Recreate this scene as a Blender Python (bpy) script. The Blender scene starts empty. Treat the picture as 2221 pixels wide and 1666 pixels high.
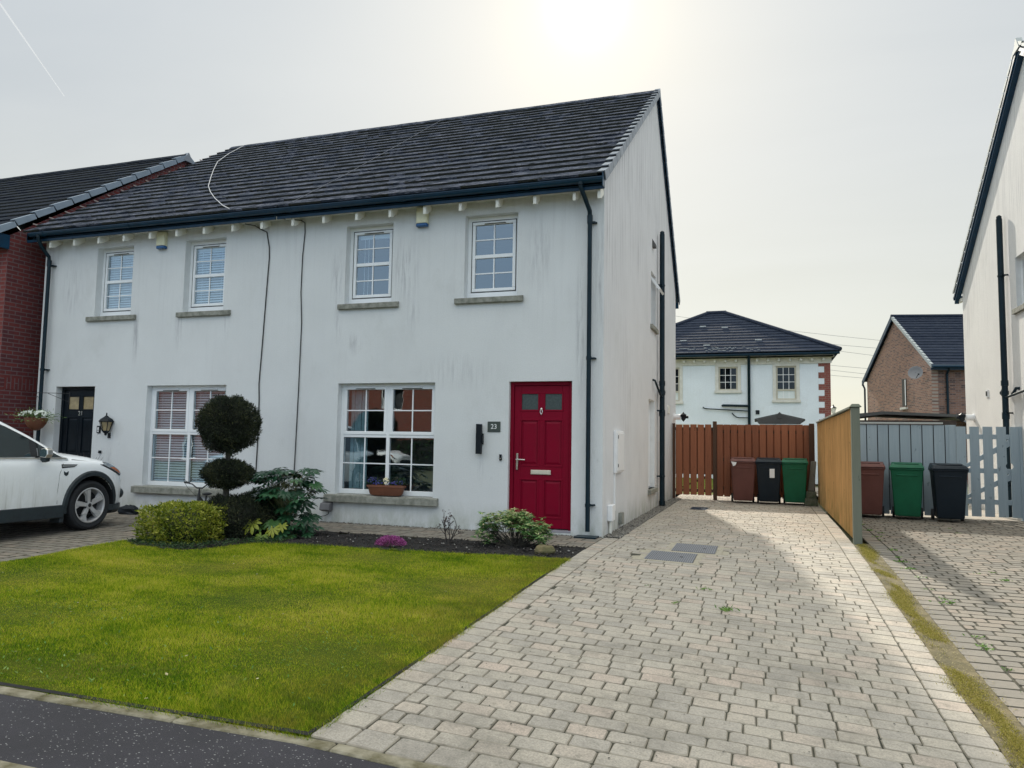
import bpy, bmesh, math, random
import numpy as np
from mathutils import Vector, Matrix
random.seed(7); RNG = np.random.default_rng(7)
R = math.radians
scene = bpy.context.scene
COL = scene.collection
# ------------------------------------------------------------------ materials
def newmat(name):
    m = bpy.data.materials.new(name); m.use_nodes = True
    nt = m.node_tree; nt.nodes.clear()
    out = nt.nodes.new('ShaderNodeOutputMaterial')
    b = nt.nodes.new('ShaderNodeBsdfPrincipled')
    nt.links.new(b.outputs[0], out.inputs[0])
    return m, nt, b
class N:
    """tiny node helper"""
    def __init__(s, nt): s.nt = nt
    def n(s, t, **k):
        x = s.nt.nodes.new(t)
        for a, v in k.items(): setattr(x, a, v)
        return x
    def l(s, a, b): s.nt.links.new(a, b)
    def val(s, sock, v):
        if hasattr(v, 'links') or isinstance(v, bpy.types.NodeSocket): s.l(v, sock)
        else: sock.default_value = v
    def coord(s, which='Object'):
        return s.n('ShaderNodeTexCoord').outputs[which]
    def mapping(s, vec, scale=(1,1,1), loc=(0,0,0)):
        m = s.n('ShaderNodeMapping'); m.inputs['Scale'].default_value = scale; m.inputs['Location'].default_value = loc
        s.l(vec, m.inputs['Vector']); return m.outputs[0]
    def noise(s, vec, scale, detail=4, rough=.55, dist=0):
        x = s.n('ShaderNodeTexNoise'); x.inputs['Scale'].default_value = scale; x.inputs['Detail'].default_value = detail
        x.inputs['Roughness'].default_value = rough; x.inputs['Distortion'].default_value = dist
        if vec is not None: s.l(vec, x.inputs['Vector'])
        return x.outputs['Fac']
    def ramp(s, fac, stops, interp='LINEAR'):
        x = s.n('ShaderNodeValToRGB'); r = x.color_ramp; r.interpolation = interp
        while len(r.elements) > 1: r.elements.remove(r.elements[-1])
        for i, (p, c) in enumerate(stops):
            e = r.elements[0] if i == 0 else r.elements.new(p)
            e.position = p; e.color = (*c, 1) if len(c) == 3 else c
        s.l(fac, x.inputs[0]); return x.outputs[0]
    def mr(s, v, a, b, c=0, d=1, smooth=False):
        x = s.n('ShaderNodeMapRange'); x.clamp = True
        if smooth: x.interpolation_type = 'SMOOTHSTEP'
        s.l(v, x.inputs[0])
        for i, q in enumerate((a, b, c, d)): x.inputs[1+i].default_value = q
        return x.outputs[0]
    def math(s, op, a, b=0.0, c=None):
        x = s.n('ShaderNodeMath', operation=op); s.val(x.inputs[0], a); s.val(x.inputs[1], b)
        if c is not None: s.val(x.inputs[2], c)
        return x.outputs[0]
    def mix(s, f, a, b, mode='MIX'):
        x = s.n('ShaderNodeMix', data_type='RGBA', blend_type=mode); s.val(x.inputs[0], f)
        for i, v in ((6, a), (7, b)):
            if isinstance(v, (tuple, list)): x.inputs[i].default_value = (*v[:3], 1)
            else: s.l(v, x.inputs[i])
        return x.outputs[2]
    def bump(s, h, strength, dist, b):
        x = s.n('ShaderNodeBump'); x.inputs['Strength'].default_value = strength; x.inputs['Distance'].default_value = dist
        s.l(h, x.inputs['Height']); s.l(x.outputs[0], b.inputs['Normal'])
    def sep(s, v):
        x = s.n('ShaderNodeSeparateXYZ'); s.l(v, x.inputs[0]); return x.outputs
    def comb(s, x_, y_, z_=0.0):
        x = s.n('ShaderNodeCombineXYZ')
        for i, v in enumerate((x_, y_, z_)): s.val(x.inputs[i], v)
        return x.outputs[0]
def mat(name, c, rough=.6, metal=0, c2=None, scale=6, var=.0, bump=0, bscale=60, spec=.5, coat=0, stretch=(1,1,1), attr=False, rs=None):
    m, nt, b = newmat(name); k = N(nt)
    co = k.mapping(k.coord(), stretch)
    if c2 is None: c2 = tuple(min(1, x*(1-var)) for x in c); c1 = tuple(min(1, x*(1+var)) for x in c)
    else: c1 = c
    f = k.noise(co, scale, 5, .6)
    f = k.mr(f, .32, .68)
    if attr:
        a = k.n('ShaderNodeAttribute', attribute_name='rnd').outputs['Fac']
        f = k.math('ADD', k.math('MULTIPLY', f, .45), k.math('MULTIPLY', a, .55))
    k.l(k.mix(f, c1, c2), b.inputs['Base Color'])
    b.inputs['Roughness'].default_value = rough; b.inputs['Metallic'].default_value = metal
    b.inputs['Specular IOR Level'].default_value = spec; b.inputs['Coat Weight'].default_value = coat
    if rs: k.l(k.mr(k.noise(co, rs, 4), .3, .7, rough*.75, min(1, rough*1.25)), b.inputs['Roughness'])
    if bump: k.bump(k.noise(co, bscale, 4, .65), bump, .01, b)
    return m
def render_wall_mat(name, base=(.78,.79,.79), top=5.0, streak=.5, algae=1.0, axis='x', slope=None, base_z=0.0, blobs=()):
    m, nt, b = newmat(name); k = N(nt)
    P = k.n('ShaderNodeNewGeometry').outputs['Position']; X, Y, Z = k.sep(P)
    u = X if axis == 'x' else Y
    c = k.mix(k.mr(k.noise(P, 1.1, 6, .6), .35, .7), base, tuple(x*.90 for x in base))
    c = k.mix(k.mr(k.noise(P, 75, 4, .8), .40, .68), c, tuple(x*.82 for x in base))
    # broad cloudy grime
    g = k.mr(k.noise(k.comb(k.math('MULTIPLY', u, 1.6), k.math('MULTIPLY', Z, .9), 3.3), 1.0, 8, .7), .56, .8)
    c = k.mix(k.math('MULTIPLY', g, .35), c, (.46,.47,.46))
    # vertical streaks
    st = k.noise(k.comb(k.math('MULTIPLY', u, 17), k.math('MULTIPLY', Z, .55), 1.0), 1.0, 4, .6)
    st2 = k.mr(k.noise(k.comb(k.math('MULTIPLY', u, .8), k.math('MULTIPLY', Z, .7), 7.0), 1.0, 3), .48, .66)
    if slope is None: tp = k.mr(Z, top-2.2, top)
    else:  # streaks fall from the verge: slope=(y_ridge,z_ridge,dz/dy front, dz/dy back)
        yr, zr, s1, s2 = slope
        h = k.math('MINIMUM', k.math('ADD', zr, k.math('MULTIPLY', k.math('SUBTRACT', Y, yr), s1)), k.math('ADD', zr, k.math('MULTIPLY', k.math('SUBTRACT', Y, yr), s2)))
        tp = k.mr(k.math('SUBTRACT', h, Z), 3.4, .1)
    w = k.math('MULTIPLY', k.mr(st, .5, .66), k.math('MULTIPLY', k.math('ADD', k.math('MULTIPLY', st2, .7), tp), streak))
    c = k.mix(k.math('MINIMUM', w, .75), c, (.40,.40,.42))
    # mould blotches, elongated downwards
    mo = k.noise(k.comb(k.math('MULTIPLY', u, 7), k.math('MULTIPLY', Z, 2.2), 12.0), 1.0, 7, .75)
    c = k.mix(k.math('MULTIPLY', k.mr(mo, .64, .78), .35), c, (.26,.29,.27))
    for (u0, su_, z0, sz_, am) in blobs:
        e1 = k.math('DIVIDE', k.math('SUBTRACT', u, u0), su_); e2 = k.math('DIVIDE', k.math('SUBTRACT', Z, z0), sz_)
        e = k.mr(k.math('SQRT', k.math('ADD', k.math('MULTIPLY', e1, e1), k.math('MULTIPLY', e2, e2))), 1.0, .1)
        c = k.mix(k.math('MULTIPLY', k.math('MULTIPLY', e, k.mr(k.noise(k.comb(k.math('MULTIPLY', u, 22), k.math('MULTIPLY', Z, 1.6), u0), 1.0, 6, .7), .45, .62)), am), c, (.30,.30,.33))
    # splash-back algae at the foot
    al = k.math('MULTIPLY', k.mr(Z, base_z+.42, base_z), k.mr(k.noise(k.comb(k.math('MULTIPLY', u, 5), k.math('MULTIPLY', Z, 2), 2.0), 1.0, 6, .7), .36, .62))
    c = k.mix(k.math('MULTIPLY', al, .6*algae), c, (.27,.31,.22))
    k.l(c, b.inputs['Base Color']); b.inputs['Roughness'].default_value = .9; b.inputs['Specular IOR Level'].default_value = .2
    h = k.math('ADD', k.noise(P, 240, 3, .6), k.math('MULTIPLY', k.noise(P, 60, 3, .6), .8))
    k.bump(h, .55, .006, b)
    return m
def brick_mat(name, c1, c2, mortar, axis='y', dark=(.10,.08,.08), w=.225, h=.075, ms=.010, darkamt=.5, rot=0.0):
    m, nt, b = newmat(name); k = N(nt)
    P = k.n('ShaderNodeNewGeometry').outputs['Position']; X, Y, Z = k.sep(P)
    u = Y if axis == 'y' else X
    if axis == 'r':  # rotated wall: use a direction
        u = k.math('ADD', k.math('MULTIPLY', X, math.cos(rot)), k.math('MULTIPLY', Y, math.sin(rot)))
    v = k.comb(u, Z) if axis != 'soldier' else k.comb(Z, Y)
    t = k.n('ShaderNodeTexBrick'); k.l(v, t.inputs['Vector'])
    t.inputs['Scale'].default_value = 1; t.inputs['Brick Width'].default_value = w; t.inputs['Row Height'].default_value = h
    t.inputs['Mortar Size'].default_value = ms; t.inputs['Mortar Smooth'].default_value = .2
    t.inputs['Color1'].default_value = (*c1, 1); t.inputs['Color2'].default_value = (*c2, 1); t.inputs['Mortar'].default_value = (*mortar, 1)
    # per-brick dark ones
    iu = k.math('FLOOR', k.math('DIVIDE', u, w)); iv = k.math('FLOOR', k.math('DIVIDE', Z, h))
    wn = k.n('ShaderNodeTexWhiteNoise', noise_dimensions='2D'); k.l(k.comb(iu, iv), wn.inputs['Vector'])
    dk = k.math('MULTIPLY', k.mr(k.noise(k.comb(k.math('MULTIPLY', iu, .7), k.math('MULTIPLY', iv, .9)), 1.0, 2), .52, .6), k.math('MULTIPLY', darkamt, k.math('SUBTRACT', 1.0, t.outputs['Fac'])))
    c = k.mix(dk, t.outputs['Color'], dark)
    c = k.mix(k.math('MULTIPLY', k.mr(k.noise(P, 9, 5), .4, .7), .25), c, tuple(x*.55 for x in c1))
    k.l(c, b.inputs['Base Color']); b.inputs['Roughness'].default_value = .9
    hh = k.math('SUBTRACT', k.math('MULTIPLY', k.noise(P, 90, 4), .4), t.outputs['Fac'])
    k.bump(hh, .6, .006, b)
    return m
def glass_mat(name, tint=(.9,.95,1), fac=.2, rough=.01):
    m = bpy.data.materials.new(name); m.use_nodes = True; nt = m.node_tree; nt.nodes.clear(); k = N(nt)
    out = k.n('ShaderNodeOutputMaterial'); tr = k.n('ShaderNodeBsdfTransparent'); gl = k.n('ShaderNodeBsdfGlossy'); mx = k.n('ShaderNodeMixShader')
    tr.inputs[0].default_value = (*tint, 1); gl.inputs['Roughness'].default_value = rough; gl.inputs[0].default_value = (.84,.94,1,1)
    fr = k.n('ShaderNodeFresnel'); fr.inputs[0].default_value = 1.5
    # very slight waviness of the pane
    bp = k.n('ShaderNodeBump'); bp.inputs['Strength'].default_value = .05; bp.inputs['Distance'].default_value = .02
    k.l(k.noise(k.coord(), 2.2, 2), bp.inputs['Height']); k.l(bp.outputs[0], gl.inputs['Normal'])
    k.l(k.math('MULTIPLY', k.math('MINIMUM', k.math('ADD', fr.outputs[0], fac), 1.0), k.math('SUBTRACT', 1.0, k.n('ShaderNodeNewGeometry').outputs['Backfacing'])), mx.inputs[0]); k.l(tr.outputs[0], mx.inputs[1]); k.l(gl.outputs[0], mx.inputs[2]); k.l(mx.outputs[0], out.inputs[0])
    return m
def wood_mat(name, c, c2, vertical=True, green=0, rough=.8, board=.1, axis='x'):
    m, nt, b = newmat(name); k = N(nt)
    P = k.n('ShaderNodeNewGeometry').outputs['Position']; X, Y, Z = k.sep(P)
    st = (9, 9, .5) if vertical else (.5, 9, 9)
    a = k.n('ShaderNodeAttribute', attribute_name='rnd').outputs['Fac']
    gr = k.noise(k.mapping(k.n('ShaderNodeVectorMath', operation='ADD').outputs[0], st) if False else k.mapping(P, st), 3.5, 6, .65, .6)
    f = k.math('ADD', k.math('MULTIPLY', k.mr(gr, .3, .7), .5), k.math('MULTIPLY', a, .5))
    cc = k.mix(f, c, c2)
    kn = k.mr(k.noise(k.mapping(P, (6, 6, 3)), 2.2, 3, .5), .68, .74)
    cc = k.mix(k.math('MULTIPLY', kn, .5), cc, tuple(x*.35 for x in c2))
    if green:
        gm = k.math('MULTIPLY', k.mr(Z, .75, .0), k.mr(k.noise(P, 3, 4), .35, .65))
        cc = k.mix(k.math('MULTIPLY', gm, green), cc, (.16,.17,.05))
    k.l(cc, b.inputs['Base Color']); b.inputs['Roughness'].default_value = rough; b.inputs['Specular IOR Level'].default_value = .25
    k.bump(gr, .5, .004, b)
    return m
def leaf_mat(name, stops, rough=.5, trans=.25):
    m = bpy.data.materials.new(name); m.use_nodes = True; nt = m.node_tree; nt.nodes.clear(); k = N(nt)
    out = k.n('ShaderNodeOutputMaterial'); b = k.n('ShaderNodeBsdfPrincipled'); t = k.n('ShaderNodeBsdfTranslucent'); mx = k.n('ShaderNodeMixShader')
    a = k.n('ShaderNodeAttribute', attribute_name='rnd').outputs['Fac']
    c = k.ramp(a, stops); k.l(c, b.inputs['Base Color']); k.l(c, t.inputs[0]); b.inputs['Roughness'].default_value = rough
    b.inputs['Specular IOR Level'].default_value = .35
    mx.inputs[0].default_value = trans; k.l(b.outputs[0], mx.inputs[1]); k.l(t.outputs[0], mx.inputs[2]); k.l(mx.outputs[0], out.inputs[0])
    return m
def blinds_mat():
    return mat('blind_slat', (.62,.70,.72), .6, var=.03)

M = {}
YR, ZR = 5.5, 8.95            # ridge of the pair
S1 = (8.95-5.08)/5.8; S2 = -(8.95-5.10)/4.05
M['render'] = render_wall_mat('white_render', (.76,.78,.79), 4.95, .12, blobs=[(-3.15,.30,3.95,.6,.6), (-.98,.25,4.1,.7,.45), (-4.36,.16,3.9,.6,.5), (-4.05,.22,2.82,.22,.4), (-3.0,.14,3.25,.3,.5), (-2.2,.8,2.35,.35,.25), (-.33,.09,2.9,1.3,.7), (-8.45,.1,3.1,.6,.7), (-10.0,.3,4.0,.6,.5), (-7.5,.12,3.2,.5,.5), (-6.5,.1,3.2,.4,.4), (-4.33,.1,3.2,.4,.4), (-.05,.12,3.6,1.5,.5), (-8.9,.08,1.0,.35,.5), (-1.83,.06,.9,.3,.35)])
M['render_gable'] = render_wall_mat('white_render_gable', (.755,.765,.785), 5, .8, 1.1, 'y', (YR, ZR, S1, S2))
M['render_nb'] = render_wall_mat('white_render_neighbour', (.80,.79,.78), 5, .5, .6, 'y', (4.93, 8.74, .62, -.68))
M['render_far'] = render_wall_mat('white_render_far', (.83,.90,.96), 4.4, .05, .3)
M['reveal'] = mat('painted_reveal', (.72,.74,.75), .9, var=.05, bump=.3, bscale=150)
M['pvc'] = mat('white_pvc', (.84,.86,.88), .35, var=.025, scale=3, rs=8)
M['gasket'] = mat('black_gasket', (.02,.022,.025), .6)
M['cream'] = mat('cream_pvc', (.52,.49,.40), .45, var=.05)
M['stoneband'] = mat('cream_stone_band', (.66,.65,.60), .85, var=.1, bump=.3)
M['sill'] = mat('grey_concrete_sill', (.34,.34,.30), .92, c2=(.16,.165,.14), scale=11, bump=.6, bscale=120)
M['gutter'] = mat('blue_black_gutter_plastic', (.004,.032,.065), .36, var=.2, spec=.35, rs=5)
M['pipe'] = mat('dark_teal_pipe_plastic', (.003,.016,.026), .42, var=.2, spec=.25, rs=5)
M['fascia'] = mat('blue_black_fascia_board', (.004,.036,.078), .42, var=.2, rs=4, spec=.3)
M['corbel'] = mat('cream_corbel', (.80,.79,.72), .6, var=.08, bump=.2)
M['soffit'] = mat('white_soffit', (.68,.68,.66), .6, var=.05)
M['glass'] = glass_mat('window_glass', (.90,.96,1), .20)
M['glassfar'] = glass_mat('far_window_glass', (.6,.7,.75), .0)
M['glassdark'] = glass_mat('car_glass', (.30,.36,.36), .10)
M['frost'] = mat('frosted_glass', (.055,.075,.075), .16, var=.2, scale=30, bump=.4, bscale=40)
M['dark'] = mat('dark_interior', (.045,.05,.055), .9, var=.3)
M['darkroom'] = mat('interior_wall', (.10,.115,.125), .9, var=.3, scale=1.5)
M['blind'] = mat('blind_slat', (.66,.72,.72), .5, var=.05)
M['curtain'] = mat('vertical_blind_fabric', (.24,.34,.34), .8, var=.12, scale=20)
M['red'] = mat('dark_red_door_paint', (.195,.0012,.018), .45, var=.06, spec=.14, scale=3, rs=6, bump=.04, bscale=40)
M['blackdoor'] = mat('black_door_paint', (.004,.008,.013), .45, var=.2, rs=5, spec=.2)
M['chrome'] = mat('satin_chrome', (.72,.70,.66), .28, 1, var=.06)
M['plate'] = mat('cream_metal_plate', (.72,.68,.58), .3, .3, var=.05)
M['white'] = mat('white_paint', (.82,.83,.84), .45, var=.04)
M['cable'] = mat('black_cable', (.015,.015,.018), .6)
M['cablew'] = mat('white_cable', (.62,.62,.62), .6)
M['blacklamp'] = mat('black_lamp_metal', (.006,.010,.015), .45, var=.2, spec=.25)
M['lampglass'] = mat('amber_lantern_glass', (.34,.27,.15), .2, var=.25, scale=12)
M['alarm'] = mat('cream_alarm_box', (.72,.70,.50), .45, var=.05, rs=8)
M['alarmblue'] = mat('blue_alarm_lens', (.01,.09,.26), .25, var=.1)
M['slateplate'] = mat('green_slate', (.045,.06,.055), .6, var=.2, bump=.3)
M['terra'] = mat('brown_plastic_terracotta', (.22,.085,.045), .55, c2=(.16,.06,.035), scale=7, rs=6)
M['drygrey'] = mat('grey_dry_verge', (.26,.29,.33), .6, var=.08, scale=3, rs=4)
M['nbverge'] = mat('pale_dry_verge', (.42,.45,.45), .7, var=.1)
M['trunk'] = mat('bark', (.10,.09,.07), .95, c2=(.045,.04,.035), scale=25, bump=.8, bscale=80)
M['twig'] = mat('rose_twig', (.035,.03,.03), .85, var=.3)
M['brick_left'] = brick_mat('deep_red_brick', (.17,.032,.030), (.115,.028,.03), (.15,.10,.105), 'y', darkamt=.45, dark=(.06,.02,.03))
M['brick_leftf'] = brick_mat('deep_red_brick_front', (.22,.04,.032), (.15,.032,.03), (.17,.11,.11), 'x', darkamt=.3, dark=(.07,.025,.03))
M['brick_soldier'] = brick_mat('deep_red_brick_soldier', (.17,.032,.030), (.115,.028,.03), (.15,.10,.105), 'soldier', w=.5, h=.075, darkamt=.0)
M['brick_street'] = brick_mat('bright_red_brick', (.20,.040,.025), (.15,.032,.022), (.20,.14,.11), 'x', darkamt=.2)
GR = math.atan2(33.9-25.2, 7.26-8.94)
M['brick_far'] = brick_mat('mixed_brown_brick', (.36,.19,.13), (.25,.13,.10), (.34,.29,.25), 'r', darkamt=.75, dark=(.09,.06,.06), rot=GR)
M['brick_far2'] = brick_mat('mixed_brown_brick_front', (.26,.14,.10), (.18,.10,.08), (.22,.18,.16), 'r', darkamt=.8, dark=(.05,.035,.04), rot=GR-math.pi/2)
M['brick_quoin'] = brick_mat('red_brick_quoin', (.27,.07,.055), (.19,.055,.05), (.26,.17,.14), 'x', darkamt=.1)
def roof_mat(name, c, c2, lich, amt=.6):
    m, nt, b = newmat(name); k = N(nt)
    P = k.n('ShaderNodeNewGeometry').outputs['Position']
    a = k.n('ShaderNodeAttribute', attribute_name='rnd').outputs['Fac']
    base = k.mix(a, c, c2)
    l1 = k.mr(k.noise(k.mapping(P, (1.6, 5, 5)), 2.4, 9, .78), .50, .58)
    base = k.mix(k.math('MULTIPLY', l1, amt), base, lich)
    l2 = k.mr(k.noise(P, 26, 6, .7), .56, .66)
    base = k.mix(k.math('MULTIPLY', l2, .7), base, tuple(x*.35 for x in c))
    k.l(base, b.inputs['Base Color']); b.inputs['Roughness'].default_value = .9; b.inputs['Specular IOR Level'].default_value = .10
    k.bump(k.noise(P, 70, 5, .7), .9, .012, b)
    return m
M['tile'] = roof_mat('mossy_slate_grey_tile', (.026,.034,.050), (.052,.064,.088), (.19,.20,.25), .9)
M['tile_left'] = roof_mat('dark_concrete_tile', (.014,.019,.030), (.022,.029,.042), (.042,.052,.07), .4)
M['tile_far'] = roof_mat('blue_black_far_tile', (.018,.026,.046), (.030,.040,.064), (.11,.12,.14), .22)
M['moss'] = mat('roof_moss', (.016,.018,.018), .95, c2=(.04,.042,.03), scale=20, bump=.8, bscale=200)  # moss clumps; also painted on tile front edges as overlap shadow
M['lead'] = mat('pinkish_flashing', (.50,.40,.38), .6, var=.1)

# ------------------------------------------------------------------ mesh helpers
class MB:
    def __init__(s): s.v = []; s.f = []; s.m = []; s.r = []
    def add(s, vs, fs, mi=0, r=None):
        n = len(s.v); s.v += [tuple(p) for p in vs]; r = random.random() if r is None else r
        for f in fs: s.f.append([i+n for i in f]); s.m.append(mi); s.r.append(r)
        return s
    BF = [(0,3,2,1),(4,5,6,7),(0,1,5,4),(1,2,6,5),(2,3,7,6),(3,0,4,7)]
    def box(s, x0, x1, y0, y1, z0, z1, mi=0, r=None):
        return s.add([(x0,y0,z0),(x1,y0,z0),(x1,y1,z0),(x0,y1,z0),(x0,y0,z1),(x1,y0,z1),(x1,y1,z1),(x0,y1,z1)], s.BF, mi, r)
    def hexa(s, pts, mi=0, r=None): return s.add(pts, s.BF, mi, r)
    def prism(s, poly, d, mi=0, r=None):
        """poly: list of 3d points, d: extrusion vector"""
        n = len(poly); q = [tuple(Vector(p)+Vector(d)) for p in poly]
        return s.add(list(poly)+q, [tuple(range(n-1,-1,-1)), tuple(range(n,2*n))]+[(i,(i+1)%n,n+(i+1)%n,n+i) for i in range(n)], mi, r)
    def tube(s, pts, rad, n=10, mi=0, r=None, cap=True):
        pts = [Vector(p) for p in pts]; rads = rad if isinstance(rad, (list, tuple)) else [rad]*len(pts)
        rings = []; up = None
        for i, p in enumerate(pts):
            t = (pts[min(i+1, len(pts)-1)]-pts[max(i-1, 0)]).normalized()
            if up is None: up = Vector((0,0,1)) if abs(t.z) < .9 else Vector((1,0,0))
            a = t.cross(up); 
            if a.length < 1e-4: a = t.cross(Vector((0,1,.3)))
            a.normalize(); b = a.cross(t).normalized(); up = b
            rings.append([p+(a*math.cos(6.28318*k/n)+b*math.sin(6.28318*k/n))*rads[i] for k in range(n)])
        vs = [v for rg in rings for v in rg]; fs = []
        for i in range(len(pts)-1):
            for k in range(n):
                fs.append((i*n+k, i*n+(k+1)%n, (i+1)*n+(k+1)%n, (i+1)*n+k))
        if cap: fs += [tuple(range(n-1,-1,-1)), tuple(range((len(pts)-1)*n, len(pts)*n))]
        return s.add(vs, fs, mi, r)
    def lathe(s, prof, c=(0,0,0), n=16, mi=0, r=None, axis='z', a0=0, cap=True):
        vs = []; fs = []
        for (rr, h) in prof:
            for k in range(n):
                a = a0+2*math.pi*k/n; u, w = rr*math.cos(a), rr*math.sin(a)
                vs.append({'z': (c[0]+u, c[1]+w, c[2]+h), 'x': (c[0]+h, c[1]+u, c[2]+w), 'y': (c[0]+u, c[1]+h, c[2]+w)}[axis])
        m_ = len(prof)
        for i in range(m_-1):
            for k in range(n): fs.append((i*n+k, i*n+(k+1)%n, (i+1)*n+(k+1)%n, (i+1)*n+k))
        if cap and prof[0][0] > 1e-5: fs.append(tuple(range(n-1,-1,-1)))
        if cap and prof[-1][0] > 1e-5: fs.append(tuple(range((m_-1)*n, m_*n)))
        return s.add(vs, fs, mi, r)
    def ball(s, c, rx, ry, rz, mi=0, r=None, n=8, jit=0):
        vs = []; fs = []; m_ = max(3, n//2)
        for i in range(m_+1):
            t = math.pi*i/m_
            for k in range(n):
                a = 2*math.pi*k/n; j = 1+random.uniform(-jit, jit)
                vs.append((c[0]+rx*math.sin(t)*math.cos(a)*j, c[1]+ry*math.sin(t)*math.sin(a)*j, c[2]+rz*math.cos(t)*j))
        for i in range(m_):
            for k in range(n): fs.append((i*n+k, (i+1)*n+k, (i+1)*n+(k+1)%n, i*n+(k+1)%n))
        return s.add(vs, fs, mi, r)
    def build(s, name, mats, parent=None, smooth=False, bevel=0, seg=1, origin=None, xf=None):
        if not isinstance(mats, (list, tuple)): mats = [mats]
        off = Vector(origin) if origin is not None else world_off(parent)
        me = bpy.data.meshes.new(name)
        vs = [Vector(p)-off for p in s.v]
        me.from_pydata([tuple(p) for p in vs], [], s.f)
        for m in mats: me.materials.append(m)
        me.polygons.foreach_set('material_index', s.m)
        at = me.attributes.new('rnd', 'FLOAT', 'FACE'); at.data.foreach_set('value', s.r)
        me.update()
        bm = bmesh.new(); bm.from_mesh(me)
        bmesh.ops.remove_doubles(bm, verts=bm.verts, dist=1e-6) if False else None
        bmesh.ops.recalc_face_normals(bm, faces=bm.faces); bm.to_mesh(me); bm.free()
        if smooth:
            me.polygons.foreach_set('use_smooth', [True]*len(me.polygons))
            try: me.set_sharp_from_angle(angle=R(38))
            except Exception: pass
        ob = bpy.data.objects.new(name, me); COL.objects.link(ob)
        if parent is not None: ob.parent = parent
        elif origin is not None: ob.location = off
        if bevel:
            md = ob.modifiers.new('bevel', 'BEVEL'); md.width = bevel; md.segments = seg; md.limit_method = 'ANGLE'; md.angle_limit = R(40)
        return ob
def world_off(p):
    o = Vector((0,0,0))
    while p is not None: o += p.location; p = p.parent
    return o
def tag(o, label=None, cat=None, group=None, kind=None):
    if label: o['label'] = label
    if cat: o['category'] = cat
    if group: o['group'] = group
    if kind: o['kind'] = kind
    return o
def thing(name, label, cat, loc=(0,0,0), group=None):
    o = bpy.data.objects.new(name, None); COL.objects.link(o); o.location = loc; o.empty_display_size = .2
    return tag(o, label, cat, group)
def copy_tree(o, parent=None):
    c = o.copy(); COL.objects.link(c)
    if parent is not None: c.parent = parent
    for ch in list(o.children): copy_tree(ch, c)
    return c
def np_mesh(name, V, F, mats, parent=None, rnd=None, mi=None, smooth=False):
    """V (n,3), F (m,k) numpy"""
    off = np.array(world_off(parent)); V = np.asarray(V, float)-off
    me = bpy.data.meshes.new(name); k = F.shape[1]
    me.vertices.add(len(V)); me.vertices.foreach_set('co', V.astype(np.float32).ravel())
    me.loops.add(F.size); me.loops.foreach_set('vertex_index', F.astype(np.int32).ravel())
    me.polygons.add(len(F)); me.polygons.foreach_set('loop_start', np.arange(0, F.size, k, dtype=np.int32))
    if not isinstance(mats, (list, tuple)): mats = [mats]
    for m in mats: me.materials.append(m)
    if mi is not None: me.polygons.foreach_set('material_index', np.asarray(mi, np.int32))
    me.update(calc_edges=True)
    at = me.attributes.new('rnd', 'FLOAT', 'FACE')
    at.data.foreach_set('value', (rnd if rnd is not None else RNG.random(len(F))).astype(np.float32))
    if smooth: me.polygons.foreach_set('use_smooth', [True]*len(F))
    me.validate()
    ob = bpy.data.objects.new(name, me); COL.objects.link(ob)
    if parent is not None: ob.parent = parent
    return ob
def leaf_quads(P, D, L, W, fold=0.0, Nrm=None):
    """rhombic leaves: P base points, D unit directions"""
    n = len(P); D = D/np.maximum(np.linalg.norm(D, axis=1, keepdims=True), 1e-9)
    Rn = RNG.normal(size=(n,3)) if Nrm is None else Nrm
    S = np.cross(D, Rn); S /= np.maximum(np.linalg.norm(S, axis=1, keepdims=True), 1e-9)
    L = np.broadcast_to(np.asarray(L, float), (n,))[:, None]; W = np.broadcast_to(np.asarray(W, float), (n,))[:, None]
    V = np.stack([P, P+D*L*.45+S*W, P+D*L, P+D*L*.45-S*W], 1).reshape(-1, 3)
    F = np.arange(4*n).reshape(n, 4)
    return V, F
def wall_face(mb, plane, c, u0, u1, v0, v1, holes, th, mi=0, mir=1):
    """grid wall with openings. plane 'y' (u=x, outer at y=c, inner c+th) or 'x' (u=y, outer x=c, inner c+th)"""
    us = sorted({u0, u1}|{h[0] for h in holes}|{h[1] for h in holes}); vs = sorted({v0, v1}|{h[2] for h in holes}|{h[3] for h in holes})
    us = [u for u in us if u0 <= u <= u1]; vs = [v for v in vs if v0 <= v <= v1]
    P = (lambda u, v, d: (u, c+d, v)) if plane == 'y' else (lambda u, v, d: (c+d, u, v))
    for i in range(len(us)-1):
        for j in range(len(vs)-1):
            a, b, e, f = us[i], us[i+1], vs[j], vs[j+1]; mu, mv = (a+b)/2, (e+f)/2
            if any(h[0] < mu < h[1] and h[2] < mv < h[3] for h in holes): continue
            mb.add([P(a,e,0),P(b,e,0),P(b,f,0),P(a,f,0)], [(0,1,2,3)], mi, .5)
            mb.add([P(a,e,th),P(b,e,th),P(b,f,th),P(a,f,th)], [(0,1,2,3)], mir, .5)
    for (a, b, e, f) in holes:
        for (q, w) in (((a,e),(b,e)), ((b,e),(b,f)), ((b,f),(a,f)), ((a,f),(a,e))):
            mb.add([P(*q,0),P(*w,0),P(*w,th),P(*q,th)], [(0,1,2,3)], mir, .5)
def build_wall(mb, name, mats, parent):
    # like build() but merges coincident vertices first so that normals come out consistent
    off = world_off(parent); me = bpy.data.meshes.new(name)
    me.from_pydata([tuple(Vector(p)-off) for p in mb.v], [], mb.f)
    for m in mats: me.materials.append(m)
    me.polygons.foreach_set('material_index', mb.m); me.update()
    ob = bpy.data.objects.new(name, me); COL.objects.link(ob); ob.parent = parent
    return ob
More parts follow.
